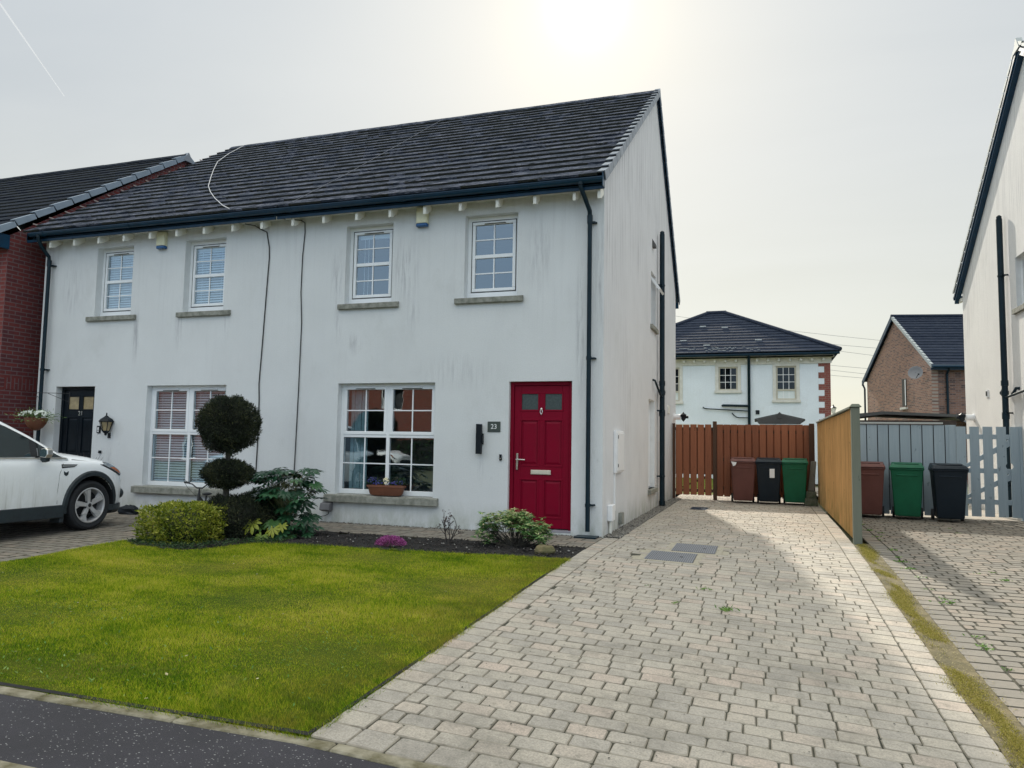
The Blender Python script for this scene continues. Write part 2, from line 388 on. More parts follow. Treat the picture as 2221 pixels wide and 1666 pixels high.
def text_mesh(txt, size, depth, mat_, name, parent, loc, rot, align='CENTER'):
    cu = bpy.data.curves.new(name, 'FONT'); cu.body = txt; cu.size = size; cu.extrude = depth; cu.align_x = align; cu.align_y = 'CENTER'
    tmp = bpy.data.objects.new(name, cu); COL.objects.link(tmp)
    dg = bpy.context.evaluated_depsgraph_get(); me = bpy.data.meshes.new_from_object(tmp.evaluated_get(dg))
    bpy.data.objects.remove(tmp); me.materials.clear(); me.materials.append(mat_)
    ob = bpy.data.objects.new(name, me); COL.objects.link(ob); ob.parent = parent
    ob.location = Vector(loc)-world_off(parent); ob.rotation_euler = rot
    return ob
# ------------------------------------------------------------------ ground shape
EY = [-12, -8, -6, -4.6, -2.6, -1, .6, 3]; EV = [-.17, -.17, -.165, -.155, -.13, -.08, -.03, 0]
def gz(x, y):
    a = -.023*max(0.0, -1.4-max(y, -8.2))
    e = float(np.interp(y, EY, EV))
    return a+e*min(1, max(0, x/3.3))
def gz_np(X, Y):
    a = -.023*np.maximum(0.0, -1.4-np.maximum(Y, -8.2))
    return a+np.interp(Y, EY, EV)*np.clip(X/3.3, 0, 1)
def sheet(name, x0, x1, y0, y1, dz, m, nx=20, ny=20, kind='structure', bumpf=None, skip=None, thick=0):
    xs = np.linspace(x0, x1, nx+1); ys = np.linspace(y0, y1, ny+1); X, Y = np.meshgrid(xs, ys)
    Z = gz_np(X, Y)+dz
    if bumpf is not None: Z = Z+bumpf(X, Y)
    V = np.stack([X, Y, Z], -1).reshape(-1, 3); w = nx+1
    F = np.array([(j*w+i, j*w+i+1, (j+1)*w+i+1, (j+1)*w+i) for j in range(ny) for i in range(nx) if skip is None or not skip((xs[i]+xs[i+1])/2, (ys[j]+ys[j+1])/2)])
    ob = np_mesh(name, V, F, m, smooth=True)
    if kind: ob['kind'] = kind
    return ob
# ================================================================== SETTING: ground
M['earth'] = mat('rough_ground', (.10,.11,.05), .95, c2=(.06,.07,.035), scale=3, bump=.6)
xs = [-400,-120,-50,-25]+list(np.arange(-14, 14.1, 1.0))+[25,50,120,400]; ys = [-400,-120,-50,-25]+list(np.arange(-14, 14.1, 1.0))+[25,50,120,400]
Xg, Yg = np.meshgrid(xs, ys); Zg = gz_np(Xg, Yg)-.16
w_ = len(xs)
ground = np_mesh('ground', np.stack([Xg,Yg,Zg],-1).reshape(-1,3), np.array([(j*w_+i,j*w_+i+1,(j+1)*w_+i+1,(j+1)*w_+i) for j in range(len(ys)-1) for i in range(w_-1)]), M['earth'])
ground['kind'] = 'structure'
# paving
def paver_mat(name, stops, dirt=.5):
    m, nt, b = newmat(name); k = N(nt)
    P = k.n('ShaderNodeNewGeometry').outputs['Position']
    a = k.n('ShaderNodeAttribute', attribute_name='rnd').outputs['Fac']
    c = k.ramp(a, stops)
    c = k.mix(k.mr(k.noise(P, 95, 4, .75), .36, .64), c, k.mix(.62, c, (.19,.18,.165)))          # speckled aggregate
    d = k.mr(k.noise(P, 1.7, 9, .78), .47, .70)
    c = k.mix(k.math('MULTIPLY', d, dirt), c, (.17,.16,.14))
    ex = k.mr(k.noise(P, 13, 7, .8), .53, .72)
    c = k.mix(k.math('MULTIPLY', ex, .5), c, (.11,.115,.085))
    k.l(c, b.inputs['Base Color']); b.inputs['Roughness'].default_value = .88; b.inputs['Specular IOR Level'].default_value = .3
    k.bump(k.math('ADD', k.noise(P, 160, 4, .7), k.math('MULTIPLY', k.noise(P, 30, 3), 1.2)), .7, .006, b)
    return m
M['paver'] = paver_mat('tumbled_block_paving', [(0, (.44,.405,.355)), (.3, (.505,.46,.395)), (.6, (.54,.49,.41)), (.85, (.565,.49,.41)), (1, (.595,.49,.41))], .66)
M['paver2'] = paver_mat('older_block_paving', [(0, (.19,.175,.15)), (.4, (.25,.225,.19)), (.75, (.28,.245,.20)), (1, (.31,.25,.20))], .6)
M['paveredge2'] = mat('dark_paver_edge', (.13,.115,.09), .95, c2=(.06,.055,.04), scale=9, bump=.4)
M['paveredge'] = mat('darker_paver_edge', (.37,.335,.275), .95, c2=(.19,.17,.135), scale=9, bump=.4)  # bevel faces coloured darker than the paver tops
M['joint'] = mat('jointing_sand', (.075,.072,.05), .95, c2=(.03,.032,.022), scale=5, bump=.5)
def pave(name, rects, borders, m, seed, chop=None, course=.137, gap=.003):
    rs = random.Random(seed); V = []; F4 = []; Fo = []; rn4 = []; 
    verts = []; faces = []; rnd = []; mi = []
    def stone(x0, x1, y0, y1):
        if chop and chop((x0+x1)/2, (y0+y1)/2): return
        g = gap; x0 += g; x1 -= g; y0 += g; y1 -= g
        if x1-x0 < .03 or y1-y0 < .03: return
        r = rs.random(); dz = rs.uniform(-.002, .002); tx = rs.uniform(-.006, .006); ty = rs.uniform(-.006, .006)
        ch = rs.uniform(.005, .014); j = lambda: rs.uniform(-.0025, .0025)
        oc = [(x0+ch, y0), (x1-ch, y0), (x1, y0+ch), (x1, y1-ch), (x1-ch, y1), (x0+ch, y1), (x0, y1-ch), (x0, y0+ch)]
        cx, cy = (x0+x1)/2, (y0+y1)/2; n = len(verts); z0 = gz(cx, cy)
        dzx = (gz(cx+.1, cy)-gz(cx-.1, cy))/.2; dzy = (gz(cx, cy+.1)-gz(cx, cy-.1))/.2
        oc = [(a+j(), b_+j()) for a, b_ in oc]
        for (s, h) in ((1, -.014), (1, -.0055), (.93, .0)):
            for (px, py) in oc:
                if s != 1: px = cx+(px-cx)*(1-.0055/max(.05, (x1-x0)/2)); py = cy+(py-cy)*(1-.0055/max(.05, (y1-y0)/2))
                verts.append((px, py, z0+dz+h+(tx+dzx)*(px-cx)+(ty+dzy)*(py-cy)))
        for q in range(2):
            for i in range(8): faces.append((n+q*8+i, n+q*8+(i+1)%8, n+(q+1)*8+(i+1)%8, n+(q+1)*8+i)); rnd.append(r); mi.append(2)
        faces.append(tuple(range(n+16, n+24))); rnd.append(r); mi.append(0)
    for (x0, x1, y0, y1) in rects:
        nr = max(1, round((y1-y0)/course)); ch = (y1-y0)/nr
        for jx in range(nr):
            ya = y0+jx*ch; x = x0-.10*(jx%2)-rs.uniform(0, .05)
            while x < x1-.01:
                w = rs.choice([.205,.205,.205,.198,.212,.205,.16]); xn = x+w
                if x1-xn < .07: xn = x1
                stone(max(x, x0), min(xn, x1), ya, ya+ch); x = xn
    for (x0, x1, y0, y1) in borders:
        if (y1-y0) > (x1-x0):
            n_ = max(1, round((y1-y0)/.172))
            for i in range(n_): stone(x0, x1, y0+(y1-y0)*i/n_, y0+(y1-y0)*(i+1)/n_)
        else:
            n_ = max(1, round((x1-x0)/.20))
            for i in range(n_): stone(x0+(x1-x0)*i/n_, x0+(x1-x0)*(i+1)/n_, y0, y1)
    for (x0, x1, y0, y1) in rects+borders:   # jointing below
        nn = max(2, int((y1-y0)/.35)); 
        for i in range(nn):
            a, b_ = y0+(y1-y0)*i/nn, y0+(y1-y0)*(i+1)/nn; q = len(verts)
            for (px, py) in ((x0,a),(x1,a),(x1,b_),(x0,b_)): verts.append((px, py, gz(px, py)-.0085))
            faces.append((q,q+1,q+2,q+3)); rnd.append(.5); mi.append(1)
    me = bpy.data.meshes.new(name); me.from_pydata(verts, [], faces)
    me.materials.append(m); me.materials.append(M['joint']); me.materials.append(M['paveredge2'] if m is M['paver2'] else M['paveredge']); me.polygons.foreach_set('material_index', mi)
    at = me.attributes.new('rnd', 'FLOAT', 'FACE'); at.data.foreach_set('value', rnd); me.update()
    ob = bpy.data.objects.new(name, me); COL.objects.link(ob); ob['kind'] = 'structure'; return ob
BX = {'a': (.80, 1.36, -1.50, -.84), 'b': (1.02, 1.56, -.72, -.02)}
def inbox(x, y): return any(b[0]-.09 < x < b[1]+.09 and b[2]-.06 < y < b[3]+.06 for b in BX.values())
pave('driveway', [(.235, 3.10, -6.93, 8.28), (.05, 3.30, 8.30, 10.2)], [(.03, .235, -6.93, 0.0), (.27-.235+.2, .235, 0, 0), (3.10, 3.30, -6.93, 8.28), (.03, 3.30, -7.12, -6.93)], M['paver'], 1, inbox)
pave('side_path', [(-10.7, .03, -.92, -.03)], [(-4.0, .03, -1.06, -.92)], M['paver2'], 2, None)
pave('neighbour_driveway', [(-9.6, -5.80, -7.1, -.93)], [(-5.80, -5.60, -7.1, -.93)], M['paver2'], 3, gap=.006)
pave('right_driveway', [(3.70, 7.6, -6.9, 5.9)], [(3.50, 3.70, -6.9, 5.9)], M['paver2'], 4, gap=.006)
# strip of gravel along the gable, mossy strip between the drives
def scatter_stones(name, x0, x1, y0, y1, n, s0, s1, m, kind='stuff', dz=0, label=None, cond=None):
    V = []; F = []; r = []
    base = np.array([(1,0,0),(0,1,0),(-1,0,0),(0,-1,0),(0,0,.7),(0,0,-.7)], float); fs = [(0,1,4),(1,2,4),(2,3,4),(3,0,4),(1,0,5),(2,1,5),(3,2,5),(0,3,5)]
    for i in range(n):
        s = RNG.uniform(s0, s1); x, y = RNG.uniform(x0, x1), RNG.uniform(y0, y1); a = RNG.uniform(0, 6.28)
        if cond is not None and not cond(x, y): continue
        q = base*s*RNG.uniform(.6, 1.2, (6,1)); c, d = math.cos(a), math.sin(a)
        q = np.stack([q[:,0]*c-q[:,1]*d+x, q[:,0]*d+q[:,1]*c+y, q[:,2]+gz(x, y)+dz], 1)
        F += [(u+len(V)*6, v+len(V)*6, w+len(V)*6) for u, v, w in fs]; V.append(q); r += [RNG.random()]*8
    ob = np_mesh(name, np.concatenate(V), np.array(F), m, rnd=np.array(r)); ob['kind'] = kind
    return ob
M['gravel'] = mat('dark_gravel', (.30,.28,.25), .9, c2=(.05,.05,.045), attr=True, scale=30)
scatter_stones('gravel', .0, .235, .1, 8.2, 2600, .010, .028, M['gravel'], dz=.0)
scatter_stones('wall_foot_gravel', -4.6, -.0, -.06, -.005, 420, .008, .020, M['gravel'], dz=.004)
# asphalt footway, edging, kerb, road
def asphalt(name, c, chip):
    m, nt, b = newmat(name); k = N(nt); P = k.n('ShaderNodeNewGeometry').outputs['Position']
    v = k.n('ShaderNodeTexVoronoi'); v.inputs['Scale'].default_value = 70; v.inputs['Randomness'].default_value = 1
    k.l(k.mapping(P, (1, 1.6, 1)), v.inputs['Vector'])
    cs = k.sep(v.outputs['Color'])
    sp = k.math('MULTIPLY', k.math('GREATER_THAN', cs[0], .80), k.math('LESS_THAN', k.math('ADD', v.outputs['Distance'], k.math('MULTIPLY', cs[1], .3)), .40))
    base = k.mix(k.mr(k.noise(P, 2.0, 6, .7), .35, .7), c, tuple(x*.5 for x in c))
    base = k.mix(k.mr(k.noise(P, 220, 3, .7), .4, .6), base, tuple(x*.45 for x in c))
    base = k.mix(k.math('MULTIPLY', sp, .85), base, chip)
    k.l(base, b.inputs['Base Color']); b.inputs['Roughness'].default_value = .75
    k.bump(k.noise(P, 180, 4, .8), .9, .008, b); return m
M['asphalt'] = asphalt('chipped_asphalt', (.058,.055,.070), (.40,.40,.40))
M['road'] = asphalt('road_asphalt', (.06,.06,.062), (.2,.2,.2))
M['kerbm'] = mat('mossy_concrete_edging', (.36,.33,.25), .95, c2=(.13,.115,.06), scale=9, bump=.9, bscale=90)
sheet('footpath', -30, 30, -7.80, -7.205, -.010, M['asphalt'], 120, 8)
sheet('road', -60, 60, -13.0, -7.95, -.125, M['road'], 60, 8)
def kerb(name, y0, y1, dz, m, h=.14):
    b = MB(); x = -30.0
    while x < 30:
        x2 = x+.915; z = gz((x+x2)/2, (y0+y1)/2)+dz+random.uniform(-.003, .003)
        za, zb = gz(x, y0)+dz, gz(x2, y0)+dz
        b.hexa([(x+.004,y0,za-h),(x2-.004,y0,zb-h),(x2-.004,y1,zb-h),(x+.004,y1,za-h),(x+.004,y0,za),(x2-.004,y0,zb),(x2-.004,y1,zb),(x+.004,y1,za)]); x = x2
    o = b.build(name, m, bevel=.008); o['kind'] = 'structure'; return o
kerb('edging_kerb', -7.205, -7.12, .001, M['kerbm'])
kerb('road_kerb', -7.95, -7.80, .0, M['kerbm'])
# lawn
def lawn_mat():
    m, nt, b = newmat('lawn_turf'); k = N(nt); P = k.n('ShaderNodeNewGeometry').outputs['Position']
    f = k.noise(k.mapping(P, (.8, 1.2, 1)), 1.3, 6, .65)
    c = k.ramp(f, [(.3, (.045,.08,.006)), (.5, (.10,.13,.008)), (.7, (.17,.16,.02))])
    k.l(c, b.inputs['Base Color']); b.inputs['Roughness'].default_value = .9; b.inputs['Specular IOR Level'].default_value = .15
    k.bump(k.noise(P, 60, 5, .8), 1, .02, b); return m
def blade_mat():
    m = bpy.data.materials.new('grass_blade'); m.use_nodes = True; nt = m.node_tree; nt.nodes.clear(); k = N(nt)
    out = k.n('ShaderNodeOutputMaterial'); b = k.n('ShaderNodeBsdfDiffuse'); t = k.n('ShaderNodeBsdfTranslucent'); mx = k.n('ShaderNodeMixShader')
    P = k.n('ShaderNodeNewGeometry').outputs['Position']; a = k.n('ShaderNodeAttribute', attribute_name='rnd').outputs['Fac']
    X, Y, Z = k.sep(P)
    f = k.math('ADD', k.math('ADD', k.math('ADD', k.math('MULTIPLY', k.noise(k.mapping(P, (.8, 1.3, 1)), 1.3, 9, .74), 1.2), -.085), k.math('MULTIPLY', k.math('SUBTRACT', a, .5), .42)), 0.0)
    # the strip by the drive is thin and brown, the front of the lawn a fresher green
    f2 = k.math('SUBTRACT', f, k.mr(Y, -5.4, -6.8, 0, .13))
    f2 = k.math('SUBTRACT', f2, k.mr(Y, -2.9, -2.1, 0, .07))
    c = k.ramp(f2, [(.24, (.05,.14,.010)), (.40, (.20,.34,.018)), (.50, (.37,.46,.028)), (.61, (.56,.55,.045)), (.80, (.66,.57,.13))])
    br = k.math('MULTIPLY', k.mr(X, -.9, .0), k.mr(k.noise(P, 2.5, 5, .7), .38, .6))
    c = k.mix(k.math('MULTIPLY', br, .6), c, (.22,.17,.045))
    dry = k.mr(k.noise(k.mapping(P, (1, 1.7, 1)), 2.1, 6, .7), .56, .72)
    c = k.mix(k.math('MULTIPLY', dry, .55), c, (.52,.44,.13))
    k.l(c, b.inputs[0]); k.l(c, t.inputs[0]); mx.inputs[0].default_value = .38
    k.l(b.outputs[0], mx.inputs[1]); k.l(t.outputs[0], mx.inputs[2]); k.l(mx.outputs[0], out.inputs[0]); return m
M['lawn'] = lawn_mat(); M['blade'] = blade_mat()
def bed_front(x):  # y of the edge between bed and lawn
    return float(np.interp(x, [-5.7, -5.25, -4.4, -4.0, -3.5, -3.1, -1.6, -.1, .1], [-2.75, -3.02, -3.14, -2.45, -2.28, -2.22, -2.12, -2.03, -2.0]))
def mbump(X, Y): return .012*np.sin(X*1.7+Y*.6)*np.sin(Y*1.3)+.006*np.sin(X*5+2)*np.sin(Y*4.3)
def edge_drop(X, Y): return mbump(X, Y)-.02*np.clip(1-np.abs(Y+7.1)/.1, 0, 1)
sheet('lawn', -5.6, .03, -7.12, -1.2, -.004, M['lawn'], 60, 60, bumpf=edge_drop, skip=lambda x, y: y > bed_front(x))
def grass(name, n, xr, yr, h0, h1, w, m, cond, dens_near=True, dz=-.01, kind='stuff', lean=.55):
    X = RNG.uniform(*xr, n); Y = RNG.uniform(*yr, n)
    if dens_near: Y = yr[0]+(yr[1]-yr[0])*RNG.random(n)**1.25
    ok = np.array([cond(x, y) for x, y in zip(X, Y)]); X, Y = X[ok], Y[ok]; n = len(X)
    Z = gz_np(X, Y)+edge_drop(X, Y)+dz
    a = RNG.uniform(0, 2*np.pi, n); H = RNG.uniform(h0, h1, n)*(1+.5*np.sin(X*2.3)*np.sin(Y*2.9))
    P = np.stack([X, Y, Z], 1); D = np.stack([np.cos(a)*lean, np.sin(a)*lean, np.ones(n)], 1); D /= np.linalg.norm(D, axis=1, keepdims=True)
    b = RNG.uniform(0, 2*np.pi, n); S = np.stack([np.cos(b), np.sin(b), np.zeros(n)], 1)*w*(.7+.6*RNG.random((n,1)))
    V = np.stack([P-S, P+S, P+D*H[:,None]], 1).reshape(-1, 3); F = np.arange(3*n).reshape(n, 3)
    ob = np_mesh(name, V, F, m)
    if kind: ob['kind'] = kind
    return ob
grass('grass', 480000, (-5.62, .03), (-7.10, -1.95), .012, .034, .0024, M['blade'], lambda x, y: y < bed_front(x)+.03)
# taller tufts along the edges and broad-leaved weeds in the turf
def edge_cond(x, y): return (x > -.04+random.gauss(0, .03)) or (y < -7.06+random.gauss(0, .03)) or abs(y-bed_front(x)) < .05
M['soil'] = mat('dark_mulch', (.020,.018,.017), .95, c2=(.007,.007,.008), scale=14, bump=1, bscale=60)
sheet('lawn_edge_soil', -5.6, .032, -7.121, -7.085, .001, M['soil'], 60, 3)
sheet('lawn_edge_soil', .008, .032, -7.085, -2.1, .001, M['soil'], 2, 60)
grass('edge_grass', 260000, (-5.62, .07), (-7.15, -1.9), .025, .055, .0020, M['blade'], lambda x, y: edge_cond(x, y) and y < bed_front(x)+.06, lean=.9)
n = 800; X = RNG.uniform(-5.5, -.1, n); Y = RNG.uniform(-7.05, -5.3, n)-.0; P = np.stack([X, Y, gz_np(X, Y)+edge_drop(X, Y)+.012], 1)
a = RNG.uniform(0, 6.28, n); D = np.stack([np.cos(a), np.sin(a), RNG.uniform(.1, .6, n)], 1)
V, F = leaf_quads(P, D, RNG.uniform(.02, .045, n), RNG.uniform(.003, .006, n), Nrm=np.tile([0,0,1.0], (n,1)))
M['weed'] = leaf_mat('weed_leaf', [(0, (.05,.15,.015)), (.7, (.14,.28,.04)), (1, (.24,.36,.10))])
o = np_mesh('turf_weeds', V, F, M['weed']); o['kind'] = 'stuff'
# planting bed soil
def soil_bump(X, Y): return .018*np.sin(X*9+Y*5)*np.sin(Y*11-X*3)+.012*np.sin(X*23)*np.sin(Y*19+1)+RNG.uniform(-.008, .008, X.shape)
sheet('bed_soil', -5.6, .03, -3.3, -.93, -.010, M['soil'], 160, 70, bumpf=soil_bump, skip=lambda x, y: y < bed_front(x)-.03 or (x > -4.0 and y > -1.06))
M['chips'] = mat('bark_chip', (.06,.05,.045), .9, c2=(.012,.011,.012), attr=True, scale=30)
scatter_stones('mulch', -5.55, .0, -3.1, -1.08, 4200, .006, .020, M['chips'], dz=.008, cond=lambda x, y: y > bed_front(x)+.03)
scatter_stones('mulch_flint', -4.0, .0, -2.0, -1.15, 60, .008, .02, mat('pale_flint', (.30,.29,.27), .8, var=.3, attr=True), dz=.008, cond=lambda x, y: y > bed_front(x)+.03)
# mossy strip between the drives
M['mossy'] = mat('moss_and_soil', (.18,.145,.075), .95, c2=(.08,.07,.03), scale=7, bump=1, bscale=50)
def strip_bump(X, Y): return .014*np.abs(np.sin(X*40+Y*7)*np.sin(Y*13))
sheet('verge_strip', 3.295, 3.51, -7.1, 1.1, -.006, M['mossy'], 8, 160, bumpf=strip_bump)
def moss_blade():
    return leaf_mat('moss_blade', [(0, (.14,.13,.03)), (.5, (.34,.31,.06)), (1, (.46,.38,.14))], .9)
M['mossblade'] = moss_blade()
n = 60000; Y = RNG.uniform(-7.1, 1.1, n); X = 3.385+.02*np.sin(Y*3.1)+RNG.normal(0, .038, n)*(1+.35*np.sin(Y*5))
ok = (np.sin(Y*2.1+.6)*.8+np.sin(Y*5.3+1)*.6+np.sin(Y*11+X*30)*.5+RNG.normal(0, .35, n)-np.clip((-5.3-Y)*1.1, 0, 1.6)) > -.15; X, Y = X[ok], Y[ok]; n = len(X)
P = np.stack([X, Y, gz_np(X, Y)+.002], 1); a = RNG.uniform(0, 6.28, n); D = np.stack([np.cos(a)*.9, np.sin(a)*.9, np.ones(n)], 1)
V, F = leaf_quads(P, D, RNG.uniform(.006, .018, n), .0022); o = np_mesh('verge_moss', V, F, M['mossblade']); o['kind'] = 'stuff'
# back garden beyond the brown fence, bright paving behind the blue-grey gate
sheet('back_lawn', -12, 3.3, 10.2, 40, .0, M['lawn'], 20, 20)
sheet('back_patio', 3.5, 6.7, 5.9, 16, -.01, M['paver'], 20, 20)
def weed_tuft(x, y, n, s, name='paving_weed', lab=None):
    m_ = n; a = RNG.uniform(0, 6.28, m_); P = np.stack([x+RNG.normal(0, s*.45, m_), y+RNG.normal(0, s*.35, m_), np.full(m_, gz(x, y)+.002)], 1)
    D = np.stack([np.cos(a), np.sin(a), RNG.uniform(.15, .8, m_)], 1)
    V, F = leaf_quads(P, D, RNG.uniform(.25, .7, m_)*s, .06*s)
    ob = np_mesh(name, V, F, M['weed'])
    return ob
wl = [(1.85,-3.49,40,.10,'dark green weed in the block drive, the largest one'),(1.59,-2.77,26,.07,'small green weed in the block drive nearest the drain covers'),(1.38,-3.46,22,.055,'small flat weed left of the largest weed in the drive'),(1.05,-2.9,16,.04,'faint weed left of the weed nearest the drain covers')]
for x, y, n_, s_, lb in wl: tag(weed_tuft(x, y, n_, s_), lb, 'weed', 'weeds growing in the block paving')
V_ = []; F_ = []; c0 = 0
for i in range(38):
    x = RNG.choice([3.70, 3.72, 4.1, 4.5, 5.0, 5.6, 6.1])+RNG.normal(0, .1); y = RNG.uniform(-5.5, 5.2); n_ = 16; s = RNG.uniform(.03, .07)
    if i % 3: x = 3.71+RNG.normal(0, .03)
    a = RNG.uniform(0, 6.28, n_); P = np.stack([x+RNG.normal(0, s*.6, n_), y+RNG.normal(0, s*.4, n_), np.full(n_, gz(x, y)+.001)], 1)
    V, F = leaf_quads(P, np.stack([np.cos(a), np.sin(a), RNG.uniform(.1, .8, n_)], 1), RNG.uniform(.4, .9, n_)*s, .1*s); V_.append(V); F_.append(F+c0); c0 += len(V)
o = np_mesh('joint_weeds', np.concatenate(V_), np.concatenate(F_), M['weed']); o['kind'] = 'stuff'
# fallen leaves and moss crumbs on the drive
def crumbs(name, n, xr, yr, s, m, seed=0):
    X = RNG.uniform(*xr, n); Y = RNG.uniform(*yr, n); P = np.stack([X, Y, gz_np(X, Y)+.004], 1); a = RNG.uniform(0, 6.28, n)
    V, F = leaf_quads(P, np.stack([np.cos(a), np.sin(a), RNG.uniform(.0, .4, n)], 1), RNG.uniform(.4, 1.2, n)*s, .3*s, Nrm=np.tile([0,0,1.], (n,1)))
    o = np_mesh(name, V, F, m); o['kind'] = 'stuff'; return o
crumbs('drive_litter', 420, (.1, 3.2), (-6.9, 8.0), .018, M['moss'])
crumbs('verge_litter', 2600, (3.27, 3.56), (-7.0, 1.1), .014, mat('straw_flakes', (.42,.36,.16), .9, c2=(.10,.08,.04), attr=True, scale=30))
crumbs('lawn_litter', 60, (-5.4, -.2), (-7.0, -2.3), .03, mat('dry_leaf', (.40,.36,.20), .8, var=.3))
# ================================================================== roofs
def slope_tiles(mb, x0, x1, y0, z0, y1, z1, gauge=.33, tw=.30, thick=.024, mi=0, jit=.004, xfn=None):
    """tiles on the slope from the eave line (y0,z0) up to the ridge line (y1,z1); xfn(t)->(xa,xb) trims the courses"""
    L = math.hypot(y1-y0, z1-z0); c, s = (y1-y0)/L, (z1-z0)/L; nrm = Vector((0, -s*(1 if c >= 0 else 1), abs(c)))
    nrm = Vector((0, -s, c)) if c > 0 else Vector((0, s, -c))
    n = int(round(L/gauge)); g = L/n; sv = Vector((0, c, s))
    for j in range(n):
        a, b = j*g, min(L, j*g+g+.07); xa, xb = (x0, x1) if xfn is None else xfn((j+.5)/n)
        k0 = math.floor((xa-(tw/2 if j % 2 else 0))/tw); x = k0*tw+(tw/2 if j % 2 else 0)
        while x < xb-1e-4:
            u0, u1 = max(x, xa), min(x+tw, xb); x += tw
            if u1-u0 < .02: continue
            e = random.uniform(-jit, jit); e2 = random.uniform(-jit, jit)
            def P(u, t, h): return tuple(Vector((u, y0, z0))+sv*t+nrm*h)
            h0 = thick*1.05+.006; h1 = .004
            mb.hexa([P(u0+.002, a+e, h0-thick), P(u1-.002, a+e2, h0-thick), P(u1-.002, b, h1-.008), P(u0+.002, b, h1-.008),
                     P(u0+.002, a+e, h0+abs(e)), P(u1-.002, a+e2, h0+abs(e2)), P(u1-.002, b, h1), P(u0+.002, b, h1)], mi); mb.m[-4] = mi+1 if random.random() < .72 else mi  # most front edges take the moss colour, which also paints the overlap shadow line
    return n, g, sv, nrm
def moss_on(mb, n, x0, x1, y0, z0, y1, z1, gauge, mi=1, size=(.012, .035)):
    L = math.hypot(y1-y0, z1-z0); c, s = (y1-y0)/L, (z1-z0)/L; nn = int(round(L/gauge)); g = L/nn; sv = Vector((0, c, s)); nrm = Vector((0, -s, c))
    for i in range(n):
        j = random.randrange(nn); x = random.uniform(x0, x1)
        if math.sin(x*3.1+j)*math.sin(x*1.3-j*2.2)+random.uniform(-.5, .5) < -.1: continue
        t = j*g+random.uniform(-.008, .02)+abs(random.gauss(0, .02)); r_ = random.uniform(*size)
        p = Vector((x, y0, z0))+sv*t+nrm*.032
        mb.ball(p, r_*random.uniform(.8, 2.4), r_, r_*.6, mi, n=5, jit=.25)
def verge_caps(mb, x, side, y0, z0, y1, z1, gauge=.33, top=.15, drop=.17, mi=0):
    L = math.hypot(y1-y0, z1-z0); c, s = (y1-y0)/L, (z1-z0)/L; n = int(round(L/gauge)); g = L/n
    sv = Vector((0, c, s)); nrm = Vector((0, -s, c)) if c > 0 else Vector((0, s, -c)); dn = Vector((0,0,-1))
    for j in range(n):
        a, b = j*g, j*g+g*.965; xa, xb = (x-top, x) if side > 0 else (x, x+top); lift = .048; xo = x+.018*side
        def P(u, t, h): return tuple(Vector((u, y0, z0))+sv*t+nrm*h)
        mb.hexa([P(xa,a,lift), P(xb,a,lift), P(xb,b,.012), P(xa,b,.012), P(xa,a,lift+.014), P(xb,a,lift+.014), P(xb,b,.026), P(xa,b,.026)], mi, .5)
        # side flap with a bevelled lower end
        x1_, x2_ = sorted((x, xo))
        q = [(a, lift+.016), (b, .028), (b, .028-drop), (a+.02, lift-drop*1.12)]
        mb.prism([P(x1_, t, h) for t, h in q], (x2_-x1_, 0, 0), mi, .5)
def ridge_tiles(mb, x0, x1, y, z, w=.13, mi=0, step=.45):
    x = x0
    while x < x1-.02:
        b = min(x+step, x1); dz = random.uniform(-.004, .004); e = .004
        pr = [(-w*1.15, -.085), (-w*.55, -.01), (0, .03), (w*.55, -.01), (w*1.15, -.085)]
        outer = [(x+e, y+p, z+.03+q+dz) for p, q in pr]; inner = [(x+e, y+p*.9, z+.012+q+dz) for p, q in reversed(pr)]
        mb.prism(outer+inner, (b-x-2*e, 0, 0), mi); x = b
def gutter_run(mb, x0, x1, y, z, r_=.058, mi=0):
    n = 7; prof = [(math.cos(math.pi*i/n+math.pi)*r_, math.sin(math.pi*i/n+math.pi)*r_) for i in range(n+1)]
    inn = [(p*.88, q*.88) for p, q in reversed(prof)]
    mb.prism([(x0, y+p, z+q) for p, q in prof+inn], (x1-x0, 0, 0), mi)
    mb.box(x0, x1, y-r_-.006, y-r_+.006, z-.006, z+.008, mi)          # front bead
def gutter_y(mb, x, y0, y1, z, r_=.058, mi=0):
    n = 7; prof = [(math.cos(math.pi*i/n+math.pi)*r_, math.sin(math.pi*i/n+math.pi)*r_) for i in range(n+1)]
    inn = [(p*.88, q*.88) for p, q in reversed(prof)]
    mb.prism([(x+p, y0, z+q) for p, q in prof+inn], (0, y1-y0, 0), mi)
